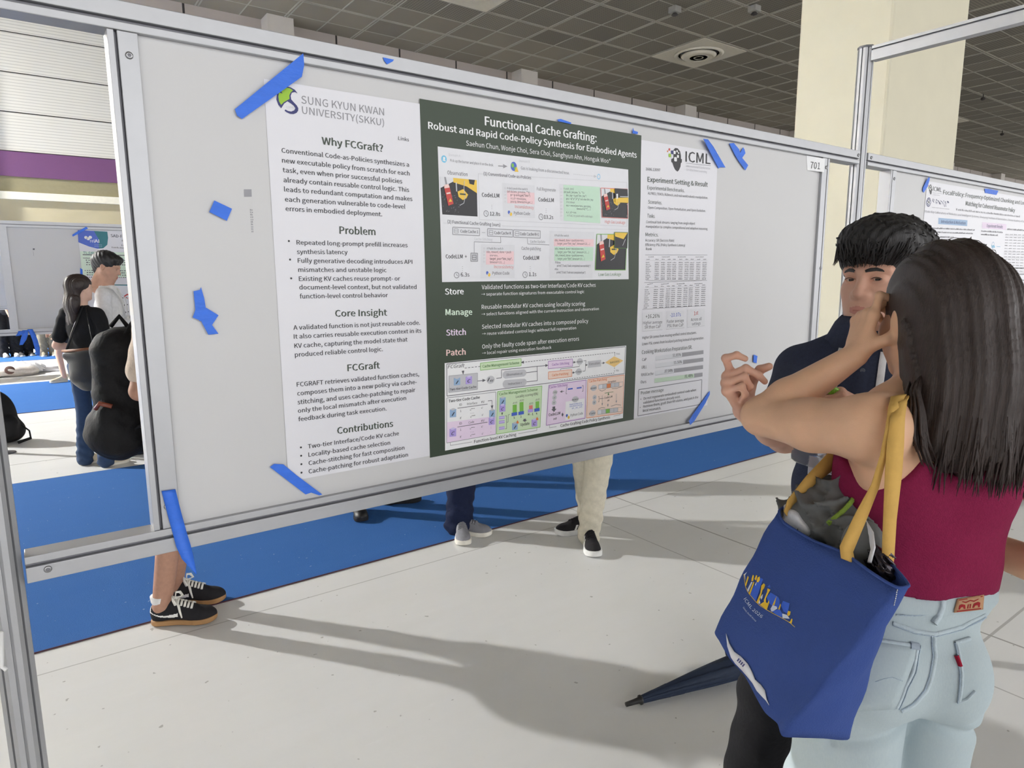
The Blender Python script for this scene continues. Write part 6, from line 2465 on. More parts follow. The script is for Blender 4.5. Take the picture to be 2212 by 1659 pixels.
# ---- things standing or lying on the floor behind
sb = thing('backpack', 'black backpack standing on the floor at the left picture edge', 'backpack', on_z(12, 955, 0))
q = on_z(12, 955, 0)
S_ = Sdf()
S_.ell((q[0] - 0.05, q[1], 0.25), (0.17, 0.12, 0.27), None, 0.02)
S_.cap((q[0] - 0.10, q[1], 0.115), (q[0] + 0.06, q[1], 0.115), 0.115, None, 0.05)
S_.cap((q[0] + 0.03, q[1] - 0.10, 0.10), (q[0] + 0.05, q[1] - 0.10, 0.20), 0.075, None, 0.04)
S_.plane((0, 0, -1), (0, 0, 0.001))
soft('bag_body', S_, 0.008, bp_m, sb)
MB().tube([(q[0] + 0.13, q[1] - 0.05, 0.18), (q[0] + 0.20, q[1] - 0.07, 0.10), (q[0] + 0.205, q[1] - 0.12, 0.035), (q[0] + 0.10, q[1] - 0.16, 0.012)], 0.014, 8, flat=(0.4, 1)).build('strap', bp_m, sb)
a, b = on_z(62, 798, 0.045), on_z(131, 796, 0.045)
tb = thing('poster_tube', 'white rolled poster tube lying on the floor under the far board', 'tube', (a + b) / 2)
MB().tube([a, b], 0.045, 20).build('roll', paper, tb)
MB().tube([a + (b - a) * 0.13, a + (b - a) * 0.16], 0.0465, 20).build('tape_band', tape_m, tb)
q = on_z(20, 812, 0)
wb = thing('tote_bag', 'white bag lying flat on the floor at the left edge under the far board', 'bag', q)
S_ = Sdf()
S_.ell((q[0], q[1], 0.09), (0.36, 0.25, 0.10), None, 0.03)
S_.ell((q[0] + 0.22, q[1], 0.06), (0.20, 0.2, 0.07), None, 0.05)
S_.field(lambda X, Y, Z: 0.012 * np.sin(X * 21 + Z * 30) * np.sin(Y * 26 + X * 8), 'a')
S_.plane((0, 0, -1), (0, 0, 0.001))
soft('bag_body', S_, 0.012, cloth('white_canvas', (224, 218, 212)), wb)
MB().lathe([(0.07, 0), (0.065, 0.006)], (q[0] + 0.02, q[1] - 0.235, 0.12), 18, 0, (0, -1, 0.4)).build('printed_disc', mat_cache('print_grey', (120, 96, 90)), wb)
q = on_z(58, 806, 0)
pw = MB()
r = np.random.default_rng(3)
S_ = Sdf()
S_.ell((q[0], q[1], 0.08), (0.26, 0.2, 0.09), None, 0.02)
S_.ell((q[0] - 0.1, q[1] + 0.05, 0.13), (0.12, 0.1, 0.07), None, 0.03)
S_.field(lambda X, Y, Z: 0.022 * np.sin(X * 43 + Z * 50) * np.sin(Y * 46 + X * 18 + Z * 30), 'a')
S_.plane((0, 0, -1), (0, 0, 0.001))
o = soft('plastic_wrap', S_, 0.010, mat('milky_plastic', rgb(226, 226, 228), 0.15, vary=0.15, scale=30, bump=0.4, bscale=30))
tag(o, 'crumpled pale plastic wrap lying beside the white bag on the floor', 'plastic wrap')
# ================================================================== THE TWO VISITORS IN FRONT
IX, IZ = RM @ V3(1, 0, 0), RM @ V3(0, 0, 1)       # right of and into the photo, as world directions

# ------------------------------------------------------------------ woman in maroon tank top and pale jeans
wp = at(1968, 1290, 1.21)
fA = Frame((wp[0], wp[1], 0), (0.616, 0.788, 0))
wo = thing('person', 'person with long dark hair in maroon tank top and pale jeans, hand at face', 'person', (wp[0], wp[1], 0))
hA = Frame(fA(0.014, 0.030, 1.522), fA.v(-0.10, 1, 0), s=0.93)
SL, EL, WL = at(1884, 925, 1.08), at(1645, 899, 1.275), at(1847, 768, 1.205)
SR, ER, WR = fA(0.160, 0.0, 1.355), fA(0.242, -0.075, 1.085), fA(0.10, 0.19, 1.10)
B = Sdf()
head_sdf(B, hA, False)
B.cap(fA(0, -0.012, 1.33), fA(0, 0.005, 1.47), 0.058, 0.050, 0.03)
B.ell(fA(0, 0.0, 1.24), (0.140, 0.090, 0.16), fA.R, 0.03)
B.ell(fA(0, 0.0, 1.07), (0.112, 0.080, 0.14), fA.R, 0.03)
B.ell(fA(-0.028, -0.005, 0.93), (0.105, 0.078, 0.10), fA.R, 0.03)
B.cap(fA(-0.07, -0.01, 1.365), fA(0.135, -0.005, 1.365), 0.040, None, 0.03)
B.cap(fA(-0.05, -0.01, 1.370), SL, 0.042, 0.050, 0.04)
B.ell(fA(-0.07, -0.055, 1.29), (0.07, 0.045, 0.09), fA.R, 0.03)
B.ell(fA(0.07, -0.055, 1.29), (0.07, 0.045, 0.09), fA.R, 0.03)
um = (SL + EL) / 2
B.cap(SL, um - V3(0, 0, 0.006), 0.0515, 0.0445, 0.03)
B.cap(um - V3(0, 0, 0.006), EL, 0.0445, 0.0365, 0.02)
fm = EL + (WL - EL) * 0.3
B.cap(EL, fm, 0.0355, 0.0370, 0.012)
B.cap(fm, WL, 0.0370, 0.0215, 0.012, 'u', (IZ, 0.92))
dH = unit(at(1868, 690, 1.205) - WL)
nH = unit(-0.97 * IX - 0.10 * IZ)
tips = hand(B, WL, dH, nH, 1, [(2, 84, 22), (40, 42, 22), (46, 46, 30), (44, 50, 30)], spread=(2, 3, 1, -4), s=0.88,
            thumb=[(0.75, 0.50, -0.42), (0.30, 0.80, -0.60), (0.10, 0.88, -0.62)])
B.cap(SR, ER, 0.046, 0.038, 0.02)
B.cap(ER, WR, 0.037, 0.022, 0.012)
hand(B, WR, unit(WR - ER), fA.v(0.3, 0.2, 1), 1, [(20, 30, 20)] * 4, s=0.92)
kL, kR = fA(-0.09, 0.03, 0.47), fA(0.062, 0.03, 0.47)
aL, aR = fA(-0.10, 0.0, 0.08), fA(0.07, -0.01, 0.08)
for hx, kn, an in ((-0.085, kL, aL), (0.05, kR, aR)):
    B.chain([fA(hx * 0.9, 0, 0.86), kn, an], [0.055, 0.048, 0.04], 0.02)
    B.cap(an, an + fA.y * 0.14 - V3(0, 0, 0.045), 0.038, 0.028, 0.02)
hb0 = WL + dH * 0.09
soft('body', B, 0.005, skin, wo, [(np.minimum(WL, hb0) - 0.12, np.maximum(WL, hb0) + 0.12, 0.0021)])
nail_m = mat('fingernail', rgb(226, 172, 160), 0.25, vary=0.03)
for (p, v, n), L in zip(tips, (0.0056, 0.0058, 0.0056, 0.005, 0.0064)):
    mb = MB()
    c = p - v * 0.002 + n * 0.0052
    u = unit(np.cross(v, n))
    ring = []
    for i in range(5):
        a = (i - 2) / 2 * 0.9
        ring.append([c + u * math.sin(a) * L + n * (math.cos(a) - 1) * L + v * (t - 0.5) * 0.0115 - n * 0.0006 * (t - 0.5) * 2 for t in (0, 0.35, 0.7, 1.0)])
    mb.grid(ring)
    mb.build('fingernail', nail_m, wo, solid=0.0006)

# tank top
tank_m = cloth('maroon_jersey', (128, 30, 68), rough=0.9, vary=0.10, scale=180, bump=0.25, bscale=420)
G = Sdf()
G.ell(fA(0, 0.0, 1.24), (0.152, 0.102, 0.17), fA.R, 0.03)
G.ell(fA(-0.003, 0.0, 1.12), (0.132, 0.100, 0.12), fA.R, 0.03)
G.cap(fA(-0.07, -0.005, 1.345), fA(0.115, -0.005, 1.345), 0.052, None, 0.03)
G.cap(fA(-0.052, 0, 1.085), fA(0.045, 0, 1.085), 0.092, None, 0.03, 'u', (fA.y, 1.04))
G.ell(fA(-0.06, -0.060, 1.28), (0.07, 0.048, 0.10), fA.R, 0.03)
G.ell(fA(0.06, -0.060, 1.28), (0.07, 0.048, 0.10), fA.R, 0.03)
G.ell(fA(0.0, -0.06, 1.385), (0.082, 0.16, 0.105), fA.R, 0.012, 's')
G.ell(SL + fA.x * 0.012 - V3(0, 0, 0.005), (0.070, 0.12, 0.088), fA.R, 0.012, 's')
G.ell(SR + fA.x * 0.012, (0.06, 0.12, 0.088), fA.R, 0.012, 's')
G.plane((0, 0, 1), fA(0, 0, 1.395))
G.plane((0, 0, -1), fA(0, 0, 1.062))
G.field(lambda X, Y, Z: 0.0028 * np.sin(Z * 46 + X * 18 - Y * 26) * np.sin(X * 13 + Y * 19 + Z * 7) + 0.006 * np.exp(-((Z - 1.082) / 0.02) ** 2) * (0.6 + 0.4 * np.sin(X * 45 - Y * 40)), 'a')
soft('tank_top', G, 0.005, tank_m, wo)

# jeans
jean_l, nt, N, L_, p_ = node_mat('pale_washed_denim', 0.85)
tc = N.new('ShaderNodeTexCoord')
ob = tc.outputs['Object']
c_ = mixc(nt, noise(nt, ob, 3.2, 4, 0.6), rgb(168, 184, 190), rgb(196, 206, 206))
c_ = mixc(nt, mth(nt, 'MULTIPLY', noise(nt, ob, 420, 2, 0.5, (1, 1, 0.35)), 0.5), c_, rgb(160, 176, 188))
L_.new(c_, p_.inputs['Base Color'])
p_.inputs['Specular IOR Level'].default_value = 0.15
bp = N.new('ShaderNodeBump')
bp.inputs['Strength'].default_value = 0.14
bp.inputs['Distance'].default_value = 0.002
L_.new(noise(nt, ob, 380, 2, 0.5, (1, 1, 0.35)), bp.inputs['Height'])
L_.new(bp.outputs[0], p_.inputs['Normal'])
J = Sdf()
J.cap(fA(-0.056, 0, 1.05), fA(0.052, 0, 1.05), 0.079, None, 0.02, 'u', (fA.y, 0.96))
J.ell(fA(-0.030, -0.005, 0.935), (0.134, 0.108, 0.14), fA.R, 0.03)
J.ell(fA(-0.084, -0.058, 0.905), (0.080, 0.068, 0.092), fA.R, 0.03)
J.ell(fA(0.045, -0.056, 0.905), (0.064, 0.066, 0.088), fA.R, 0.03)
for hx, kn, an in ((-0.088, kL, aL), (0.088, kR, aR)):
    q_ = 1.0 if hx < 0 else 0.78
    J.chain([fA(hx * q_ - 0.004, -0.012, 0.86), fA(hx * (1.14 if hx < 0 else 0.66), 0.005 if hx < 0 else 0.03, 0.62), fA(hx * (1.1 if hx < 0 else 0.70), 0.02, 0.45), an - V3(0, 0, 0.05)], [0.088 * q_, 0.094 * q_, 0.096 * q_, 0.105 * q_], 0.012)
J.plane((0, 0, 1), fA(0, 0, 1.08))


def jfold(X, Y, Z):
    z = np.clip((0.80 - Z) / 0.15, 0, 1)
    q = (X - fA.o[0]) * fA.x[0] + (Y - fA.o[1]) * fA.x[1]
    crease = 0.011 * np.exp(-((Z - 0.825 + 0.28 * np.abs(q + 0.02)) / 0.012) ** 2) * (np.abs(q) < 0.16)
    return z * 0.004 * np.sin(Z * 42 + q * 30) * np.sin(q * 24 + Z * 13) + crease


J.field(jfold, 'a')
jn = soft('jeans', J, 0.005, jean_l, wo)
seam_m = cloth('denim_seam', (166, 182, 196), bump=0.4, bscale=300)
seam_l = cloth('denim_seam_worn', (184, 198, 205), bump=0.2, bscale=300)
hp = lambda pts: [q for q in (J.hit(x, y) for x, y in pts) if q is not None]


def jstrip(pts, w, m=None, th=0.0012, name='seam', parent=None):
    P = hp(pts)
    if len(P) < 2:
        return None
    return strip_on(J, P, w, th).build(name, m or seam_m, parent or jn)


def jpair(pts, w, name='seam'):
    """raised double-stitched seam with two darker stitch lines"""
    P = hp(pts)
    if len(P) < 2:
        return None
    o = strip_on(J, P, w, 0.0016).build(name, seam_l, jn)
    return o


jpair([(1929, 1346), (1978, 1364), (2021, 1370), (2079, 1355), (2129, 1328)], 0.007, 'yoke_seam')
jstrip([(1930, 1351), (1978, 1369), (2021, 1375), (2079, 1360), (2130, 1333)], 0.0022, seam_m, 0.0018, 'yoke_stitching')
jpair([(2020, 1374), (2020, 1395), (2022, 1417), (2014, 1462), (2003, 1493), (1975, 1524), (1948, 1538)], 0.0065, 'seat_seam')
jstrip([(2013, 1374), (2013, 1395), (2015, 1417), (2007, 1462), (1996, 1492), (1970, 1521), (1946, 1534)], 0.002, seam_m, 0.0018, 'seat_stitching')
wb_ = strip_on(J, [fA(0.150 * math.sin(a), -0.115 * math.cos(a), 1.056) for a in np.linspace(-1.7, 1.7, 30)], 0.034, 0.0026)
wb_.build('waistband', jean_l, jn)
jstrip([(1936, 1328), (1975, 1330), (2011, 1326), (2056, 1322), (2114, 1313), (2136, 1303)], 0.0024, seam_m, 0.0016, 'waistband_stitching')


def pocket(quad, name, rows=9):
    """flat patch pocket laid on the jeans, corners in photo pixels (clockwise from top left), with edge stitching"""
    tl, tr, br, bl = [V3(q[0], q[1], 0) for q in quad]
    g = []
    for i in range(rows):
        s = i / (rows - 1)
        col = []
        for j in range(rows):
            t = j / (rows - 1)
            q = (tl * (1 - s) + tr * s) * (1 - t) + (bl * (1 - s) + br * s) * t
            h_ = J.hit(q[0], q[1], off=0.0022)
            col.append(h_)
        g.append(col)
    ok = all(c is not None for col in g for c in col)
    if ok:
        MB().grid(g).build(name, jean_l, jn, solid=0.0018)
    return ok


pocket([(1872, 1379), (1985, 1394), (1935, 1530), (1800, 1538)], 'back_pocket')
jstrip([(1872, 1381), (1985, 1396)], 0.007, seam_l, 0.0030, 'pocket_hem')
jstrip([(1982, 1396), (1979, 1412), (1972, 1450), (1955, 1483), (1937, 1528)], 0.006, seam_l, 0.0030, 'pocket_edge')
jstrip([(1988, 1394), (1984, 1412), (1977, 1452), (1960, 1485), (1941, 1531)], 0.0018, seam_m, 0.0030, 'pocket_stitching')
jstrip([(1890, 1472), (1910, 1465), (1927, 1462), (1948, 1470)], 0.0016, seam_m, 0.0028, 'pocket_arc_stitching')
jstrip([(1966, 1394), (1984, 1397)], 0.013, cloth('denim_patch', (160, 172, 184)), 0.0048, 'pocket_corner_patch')
pocket([(2063, 1387), (2133, 1365), (2108, 1490), (2070, 1518)], 'back_pocket')
jstrip([(2063, 1389), (2095, 1379), (2133, 1367)], 0.007, seam_l, 0.0030, 'pocket_hem')
jstrip([(2066, 1388), (2078, 1455), (2072, 1516)], 0.005, seam_l, 0.0030, 'pocket_edge')
jstrip([(2062, 1388), (2073, 1455), (2068, 1518)], 0.0018, seam_m, 0.0030, 'pocket_stitching')
jstrip([(2071, 1517), (2089, 1510), (2106, 1492)], 0.004, seam_l, 0.0030, 'pocket_edge')
jstrip([(2064, 1415), (2068, 1425), (2073, 1438)], 0.0055, cloth('red_fabric_tab', (150, 24, 50)), 0.0062, 'red_tab')
jstrip([(2035, 1290), (2033, 1312), (2025, 1333), (2016, 1346)], 0.011, seam_l, 0.0058, 'belt_loop')
pt = None
g = []
for i in range(7):
    col = []
    for j in range(5):
        s, t = i / 6, j / 4
        x = (2064 * (1 - s) + 2120.6 * s) * (1 - t) + (2056 * (1 - s) + 2118 * s) * t
        y = (1292 * (1 - s) + 1283 * s) * (1 - t) + (1321 * (1 - s) + 1313 * s) * t
        q = J.hit(x, y, off=0.0050)
        col.append(q)
    g.append(col)
if all(q is not None for c in g for q in c):
    pt = MB().grid(g).build('leather_patch', mat('tan_leather_patch', rgb(178, 134, 98), 0.6, vary=0.12, scale=90), jn, solid=0.0014)
    mb = MB()
    GA = np.array(g)

    def pq(u, v):
        i, j = min(int(u * 6), 5), min(int(v * 4), 3)
        a, b = u * 6 - i, v * 4 - j
        q = (GA[i, j] * (1 - a) + GA[i + 1, j] * a) * (1 - b) + (GA[i, j + 1] * (1 - a) + GA[i + 1, j + 1] * a) * b
        n = unit(np.cross(GA[6, 0] - GA[0, 0], GA[0, 4] - GA[0, 0]))
        n = n if n @ (EYE - q) > 0 else -n
        return q + n * 0.0012
    for poly in ([(0.06, 0.06), (0.94, 0.06), (0.94, 0.12), (0.06, 0.12)], [(0.08, 0.88), (0.92, 0.88), (0.92, 0.95), (0.08, 0.95)],
                 [(0.2, 0.2), (0.35, 0.3), (0.5, 0.2), (0.65, 0.3), (0.8, 0.2), (0.8, 0.26), (0.65, 0.38), (0.5, 0.27), (0.35, 0.38), (0.2, 0.26)],
                 [(0.12, 0.5), (0.2, 0.42), (0.34, 0.5), (0.38, 0.78), (0.32, 0.8), (0.28, 0.64), (0.2, 0.66), (0.18, 0.8), (0.13, 0.8)],
                 [(0.88, 0.5), (0.8, 0.42), (0.66, 0.5), (0.62, 0.78), (0.68, 0.8), (0.72, 0.64), (0.8, 0.66), (0.82, 0.8), (0.87, 0.8)],
                 [(0.44, 0.5), (0.48, 0.5), (0.48, 0.8), (0.44, 0.8)], [(0.52, 0.5), (0.56, 0.5), (0.56, 0.8), (0.52, 0.8)]):
        mb.poly([pq(u, v) for u, v in poly])
    mb.build('patch_emblem', cloth('patch_red', (150, 40, 46)), pt)
for an in (aL, aR):
    h_ = an - fA.y * 0.055
    shoe(wo, (h_[0], h_[1], 0), fA.y, 0.25, cream_suede, white_rubber, h=0.006)

# hair: a soft mass plus loose strands
Hs = Sdf()
Hs.ell(fA(0.016, 0.008, 1.555), (0.083, 0.108, 0.100), fA.R, 0.02)
Hs.ell(fA(0.018, -0.040, 1.470), (0.090, 0.082, 0.140), fA.R, 0.04)
Hs.ell(fA(0.032, -0.075, 1.385), (0.106, 0.062, 0.120), fA.R, 0.04)
Hs.ell(fA(0.040, -0.090, 1.320), (0.090, 0.048, 0.062), fA.R, 0.03)
Hs.cap(fA(0.085, 0.020, 1.55), fA(0.105, -0.015, 1.38), 0.034, 0.036, 0.03)
Hs.ell(hA(0, 0.125, -0.04), V3(0.062, 0.085, 0.10) * 0.93, hA.R, 0.012, 's')


def hq(X, Y):
    return (X - fA.o[0]) * fA.x[0] + (Y - fA.o[1]) * fA.x[1]


Hs.field(lambda X, Y, Z: 0.0016 * np.sin(hq(X, Y) * 520 + 2.0 * np.sin(Z * 16)) + 0.0030 * np.sin(hq(X, Y) * 150 + Z * 8 + 1.2 * np.sin(Z * 11)), 'a')
Hs.field(lambda X, Y, Z: (1.292 + 0.012 * np.sin(hq(X, Y) * 70) + 0.55 * np.clip(-0.035 - hq(X, Y), 0, 1) + 0.008 * np.sin(hq(X, Y) * 260)) - Z, 'i', 0.006)
hair_o = soft('hair', Hs, 0.0035, hair_brown, wo)
mb = MB()
r = np.random.default_rng(11)
for i in range(170):
    x0 = -0.050 + 0.190 * i / 169 + r.uniform(-0.004, 0.004)
    q = Hs.snap(fA(x0, -0.20, 1.36 + r.uniform(-0.03, 0.03))[None], -0.002, 8)[0]
    zend = 1.262 + r.uniform(-0.010, 0.030) + 0.55 * max(0, -0.03 - x0)
    e = V3(q[0], q[1], zend) + fA.v(r.uniform(-0.010, 0.010), r.uniform(-0.004, 0.012), 0)
    m1 = Hs.snap((q * 0.55 + e * 0.45)[None], 0.0008)[0] if zend < 1.30 else q * 0.55 + e * 0.45
    mb.tube([q, m1, m1 * 0.45 + e * 0.55, e], [0.0016, 0.0018, 0.0014, 0.0003], 5)
for i in range(40):
    x0 = r.uniform(-0.06, 0.085)
    q = Hs.snap(fA(x0, r.uniform(-0.06, 0.06), 1.70)[None], -0.001, 8)[0]
    t_ = fA.v(r.uniform(-0.05, 0.05), r.uniform(-0.05, 0.02), 0)
    mb.tube([q, Hs.snap((q + t_ * 0.5)[None], 0.003)[0], Hs.snap((q + t_)[None], 0.001)[0]], [0.0005, 0.0005, 0.0002], 4)
for i in range(26):                       # locks falling over the strap on the left shoulder
    x0 = -0.052 - r.uniform(0, 0.022)
    a = Hs.snap(fA(x0, -0.075, 1.44)[None], -0.006)[0]
    e = fA(x0 - 0.006 + r.uniform(-0.008, 0.016), -0.108 - r.uniform(0, 0.02), 1.305 + r.uniform(-0.015, 0.03))
    m1 = a * 0.6 + e * 0.4 + fA.v(-0.016, -0.016, 0)
    m2 = a * 0.25 + e * 0.75 + fA.v(-0.014, -0.010, 0)
    mb.tube([a, (a + m1) / 2 + fA.v(-0.008, -0.004, 0), m1, m2, e], [0.0022, 0.0026, 0.0028, 0.0022, 0.0005], 5)
hs_ = mb.build('hair_strands', hair_brown, hair_o)
hs_['kind'] = 'stuff'

# ------------------------------------------------------------------ man in navy polo
nb = at(1885, 745, 1.58)
fB = Frame((nb[0], nb[1], 0), (-0.956, -0.292, 0))
mn = thing('person', 'person in navy polo shirt with white lanyard, facing the camera and pointing at the poster', 'person', (nb[0], nb[1], 0))
hc = at(1911, 597, 1.575)
wv = ray(1911, 597)
wv = unit((wv[0], wv[1], 0))
lf_ = unit(V3(-IX[0], -IX[1], 0) - wv * float(V3(-IX[0], -IX[1], 0) @ wv))
psi = math.radians(30)
hB = Frame(hc, -wv * math.cos(psi) + lf_ * math.sin(psi) + V3(0, 0, -0.07), up=V3(0.0, 0.02, 1), s=1.0)
SRm, ERm, WRm = fB(0.166, 0.0, 1.368), at(1694, 940, 1.50), at(1611, 884, 1.36)
SLm, ELm, WLm = fB(-0.166, 0.0, 1.368), fB(-0.235, 0.06, 1.12), at(1878, 892, 1.40)
B = Sdf()
head_sdf(B, hB, True, 0.0030)
B.cap(fB(0, -0.01, 1.42), fB(0, 0.0, 1.52), 0.066, 0.060, 0.03)
B.ell(fB(0, 0.0, 1.27), (0.155, 0.10, 0.17), fB.R, 0.03)
B.ell(fB(0, 0.0, 1.06), (0.14, 0.10, 0.16), fB.R, 0.03)
B.ell(fB(0, 0.0, 0.93), (0.15, 0.10, 0.11), fB.R, 0.03)
B.cap(fB(-0.13, 0, 1.375), fB(0.13, 0, 1.375), 0.042, None, 0.03)
B.cap(SRm, ERm, 0.046, 0.039, 0.02)
fm = ERm + (WRm - ERm) * 0.3
B.cap(ERm, fm, 0.038, 0.039, 0.012)
B.cap(fm, WRm, 0.039, 0.026, 0.012)
dR = unit(at(1576, 826, 1.335) - WRm)
nR = unit(-0.80 * IX + 0.50 * IZ - 0.15 * dR)
tipsR = hand(B, WRm, dR, nR, -1, [(12, 78, 52), (80, 66, 20), (84, 96, 50), (86, 98, 50)], spread=(6, 1, -2, -4), s=0.94,
             thumb=[(0.35, 0.70, -0.62), (-0.10, 0.62, -0.78), (-0.25, 0.25, -0.93)])
B.cap(SLm, ELm, 0.046, 0.039, 0.02)
B.cap(ELm, WLm, 0.039, 0.026, 0.02)
dL = unit(at(1822, 866, 1.375) - WLm)
nL = unit(V3(0, 0, 0.75) - 0.60 * IZ)
tipsL = hand(B, WLm, dL, nL, -1, [(35, 62, 40), (38, 64, 40), (42, 64, 40), (46, 62, 40)], spread=(3, 1, -2, -5), s=0.98,
             thumb=[(0.6, 0.6, -0.55), (0.2, 0.8, -0.7), (0.0, 0.7, -0.8)])
kRm = at(1664, 1500, 1.72)
aRm = V3(kRm[0] - 0.02, kRm[1] + 0.06, 0.085)
kLm, aLm = fB(-0.10, 0.03, 0.50), fB(-0.11, 0.0, 0.085)
for hx, kn, an in ((0.085, kRm, aRm), (-0.085, kLm, aLm)):
    B.chain([fB(hx, 0, 0.90), kn, an], [0.07, 0.052, 0.042], 0.02)
    B.cap(an, an + fB.y * 0.13 - V3(0, 0, 0.045), 0.038, 0.028, 0.02)
c8 = np.array([hB(i, j, m) for i in (-0.10, 0.10) for j in (-0.04, 0.125) for m in (-0.125, 0.10)])
soft('body', B, 0.006, [mat('skin_light_tan', rgb(216, 170, 148), 0.5, vary=0.05, scale=30, bump=0.05, bscale=400, sss=0.12, spec=0.35), lip_m], mn,
     [(c8.min(0), c8.max(0), 0.0019), (np.minimum(WRm, WRm + dR * 0.1) - 0.11, np.maximum(WRm, WRm + dR * 0.1) + 0.11, 0.0022), (np.minimum(WLm, WLm + dL * 0.1) - 0.10, np.maximum(WLm, WLm + dL * 0.1) + 0.10, 0.0024)], lips_paint(hB))
eyes(hB, hB(0.0, 0.8, -0.05) - IX * 0.12 - IZ * 0.3, mn)
for x in (-1, 1):
    mb = MB()
    P = [hB(x * a, 0.1, z) for a, z in ((0.013, 0.0185), (0.024, 0.0225), (0.038, 0.0245), (0.050, 0.0205), (0.056, 0.0165))]
    strip_on(B, P, [0.006, 0.0085, 0.008, 0.0055, 0.002], 0.0018, 0.0002, mb)
    mb.build('eyebrow', hair_black, mn)
for x in (-1, 1):
    mb = MB()
    P = [hB(x * a, 0.09, z) for a, z in ((0.0185, 0.0005), (0.025, 0.0035), (0.032, 0.0045), (0.040, 0.0035), (0.0465, 0.0))]
    strip_on(B, P, [0.0010, 0.0018, 0.0020, 0.0018, 0.0012], 0.0012, 0.0003, mb)
    mb.build('eyelash', hair_black, mn)
Hs = Sdf()
E = lambda c, rr, k=0.02, op='u': Hs.ell(hB(*c), V3(rr), hB.R, k, op)
E((0, -0.020, 0.050), (0.094, 0.112, 0.092))
E((0.0, 0.040, 0.088), (0.084, 0.066, 0.050), 0.03)
E((0, -0.065, 0.0), (0.080, 0.060, 0.075), 0.03)
Hs.cap(hB(0.072, 0.030, 0.05), hB(0.074, 0.010, 0.0), 0.020, 0.014, 0.02)
Hs.cap(hB(-0.072, 0.030, 0.05), hB(-0.074, 0.010, 0.0), 0.020, 0.014, 0.02)
Hs.ell(hB(0, 0.118, -0.040), V3(0.070, 0.078, 0.080), hB.R, 0.006, 's')
for x in (-1, 1):
    Hs.ell(hB(x * 0.092, 0.0, -0.030), V3(0.022, 0.034, 0.040), hB.R, 0.008, 's')
Hs.field(lambda X, Y, Z: 0.0020 * np.sin(X * 260 + Y * 120 + Z * 60) * np.sin(Y * 240 - X * 90 + Z * 40), 'a')
hr = soft('hair', Hs, 0.0032, hair_black, mn)
mb = MB()
r = np.random.default_rng(5)
for i in range(230):                      # fringe and crown locks
    if i < 130:
        u = r.uniform(-1, 1)
        a = hB(0.075 * u, 0.085 - 0.05 * abs(u), 0.085 + r.uniform(-0.02, 0.02))
        b = hB(0.080 * u + r.uniform(-0.012, 0.012), 0.112 - 0.045 * u * u, 0.040 + r.uniform(-0.010, 0.012))
        a = Hs.snap(a[None], -0.001)[0]
        m = Hs.snap(((a + b) / 2)[None], 0.002)[0]
        d_ = float(B.at(b[None])[0])
        b = B.snap(b[None], 0.0035)[0] if d_ < 0.02 else b
        mb.tube([a, m, b], [0.0024, 0.0022, 0.0004], 5)
    else:
        q = unit(r.normal(size=3))
        q[2] = abs(q[2])
        c = hB(0.095 * q[0], -0.02 + 0.11 * q[1], 0.05 + 0.095 * q[2])
        a = Hs.snap(c[None], -0.001)[0]
        t = unit(np.cross(Hs.grad(a[None])[0], r.normal(size=3)))
        b = Hs.snap((a + t * 0.030 - hB.z * 0.012)[None], 0.0030)[0]
        m = Hs.snap(((a + b) / 2)[None], 0.0022)[0]
        mb.tube([a, m, b], [0.0022, 0.0020, 0.0004], 5)
o = mb.build('hair_locks', hair_black, hr)
o['kind'] = 'stuff'

polo_m = cloth('navy_pique', (58, 64, 84), rough=0.9, vary=0.12, scale=120, bump=0.35, bscale=380)
G = Sdf()
G.ell(fB(0, 0.002, 1.25), (0.172, 0.122, 0.18), fB.R, 0.03)
G.ell(fB(0, 0.0, 1.06), (0.160, 0.118, 0.18), fB.R, 0.03)
G.ell(fB(0, 0.0, 0.92), (0.172, 0.124, 0.12), fB.R, 0.04)
G.cap(fB(-0.06, -0.005, 1.415), fB(-0.150, 0, 1.372), 0.052, 0.052, 0.03)
G.cap(fB(0.06, -0.005, 1.415), fB(0.150, 0, 1.372), 0.052, 0.052, 0.03)
G.cap(fB(0, -0.01, 1.42), fB(0, -0.004, 1.462), 0.082, 0.074, 0.03)
sl = SRm + (ERm - SRm) * 0.80
G.cap(SRm - V3(0, 0, 0.012), sl, 0.055, 0.063, 0.03)
sl2 = SLm + (ELm - SLm) * 0.75
G.cap(SLm, sl2, 0.062, 0.064, 0.03)
G.plane((0, 0, -1), fB(0, 0, 0.86))
G.plane((0, 0, 1), fB(0, 0, 1.470))
G.field(lambda X, Y, Z: 0.0042 * np.sin(Z * 38 + X * 24 - Y * 30) * np.sin(X * 17 + Y * 23 + Z * 8) * np.clip((1.40 - Z) / 0.2, 0.15, 1), 'a')
po = soft('polo_shirt', G, 0.0055, polo_m, mn)
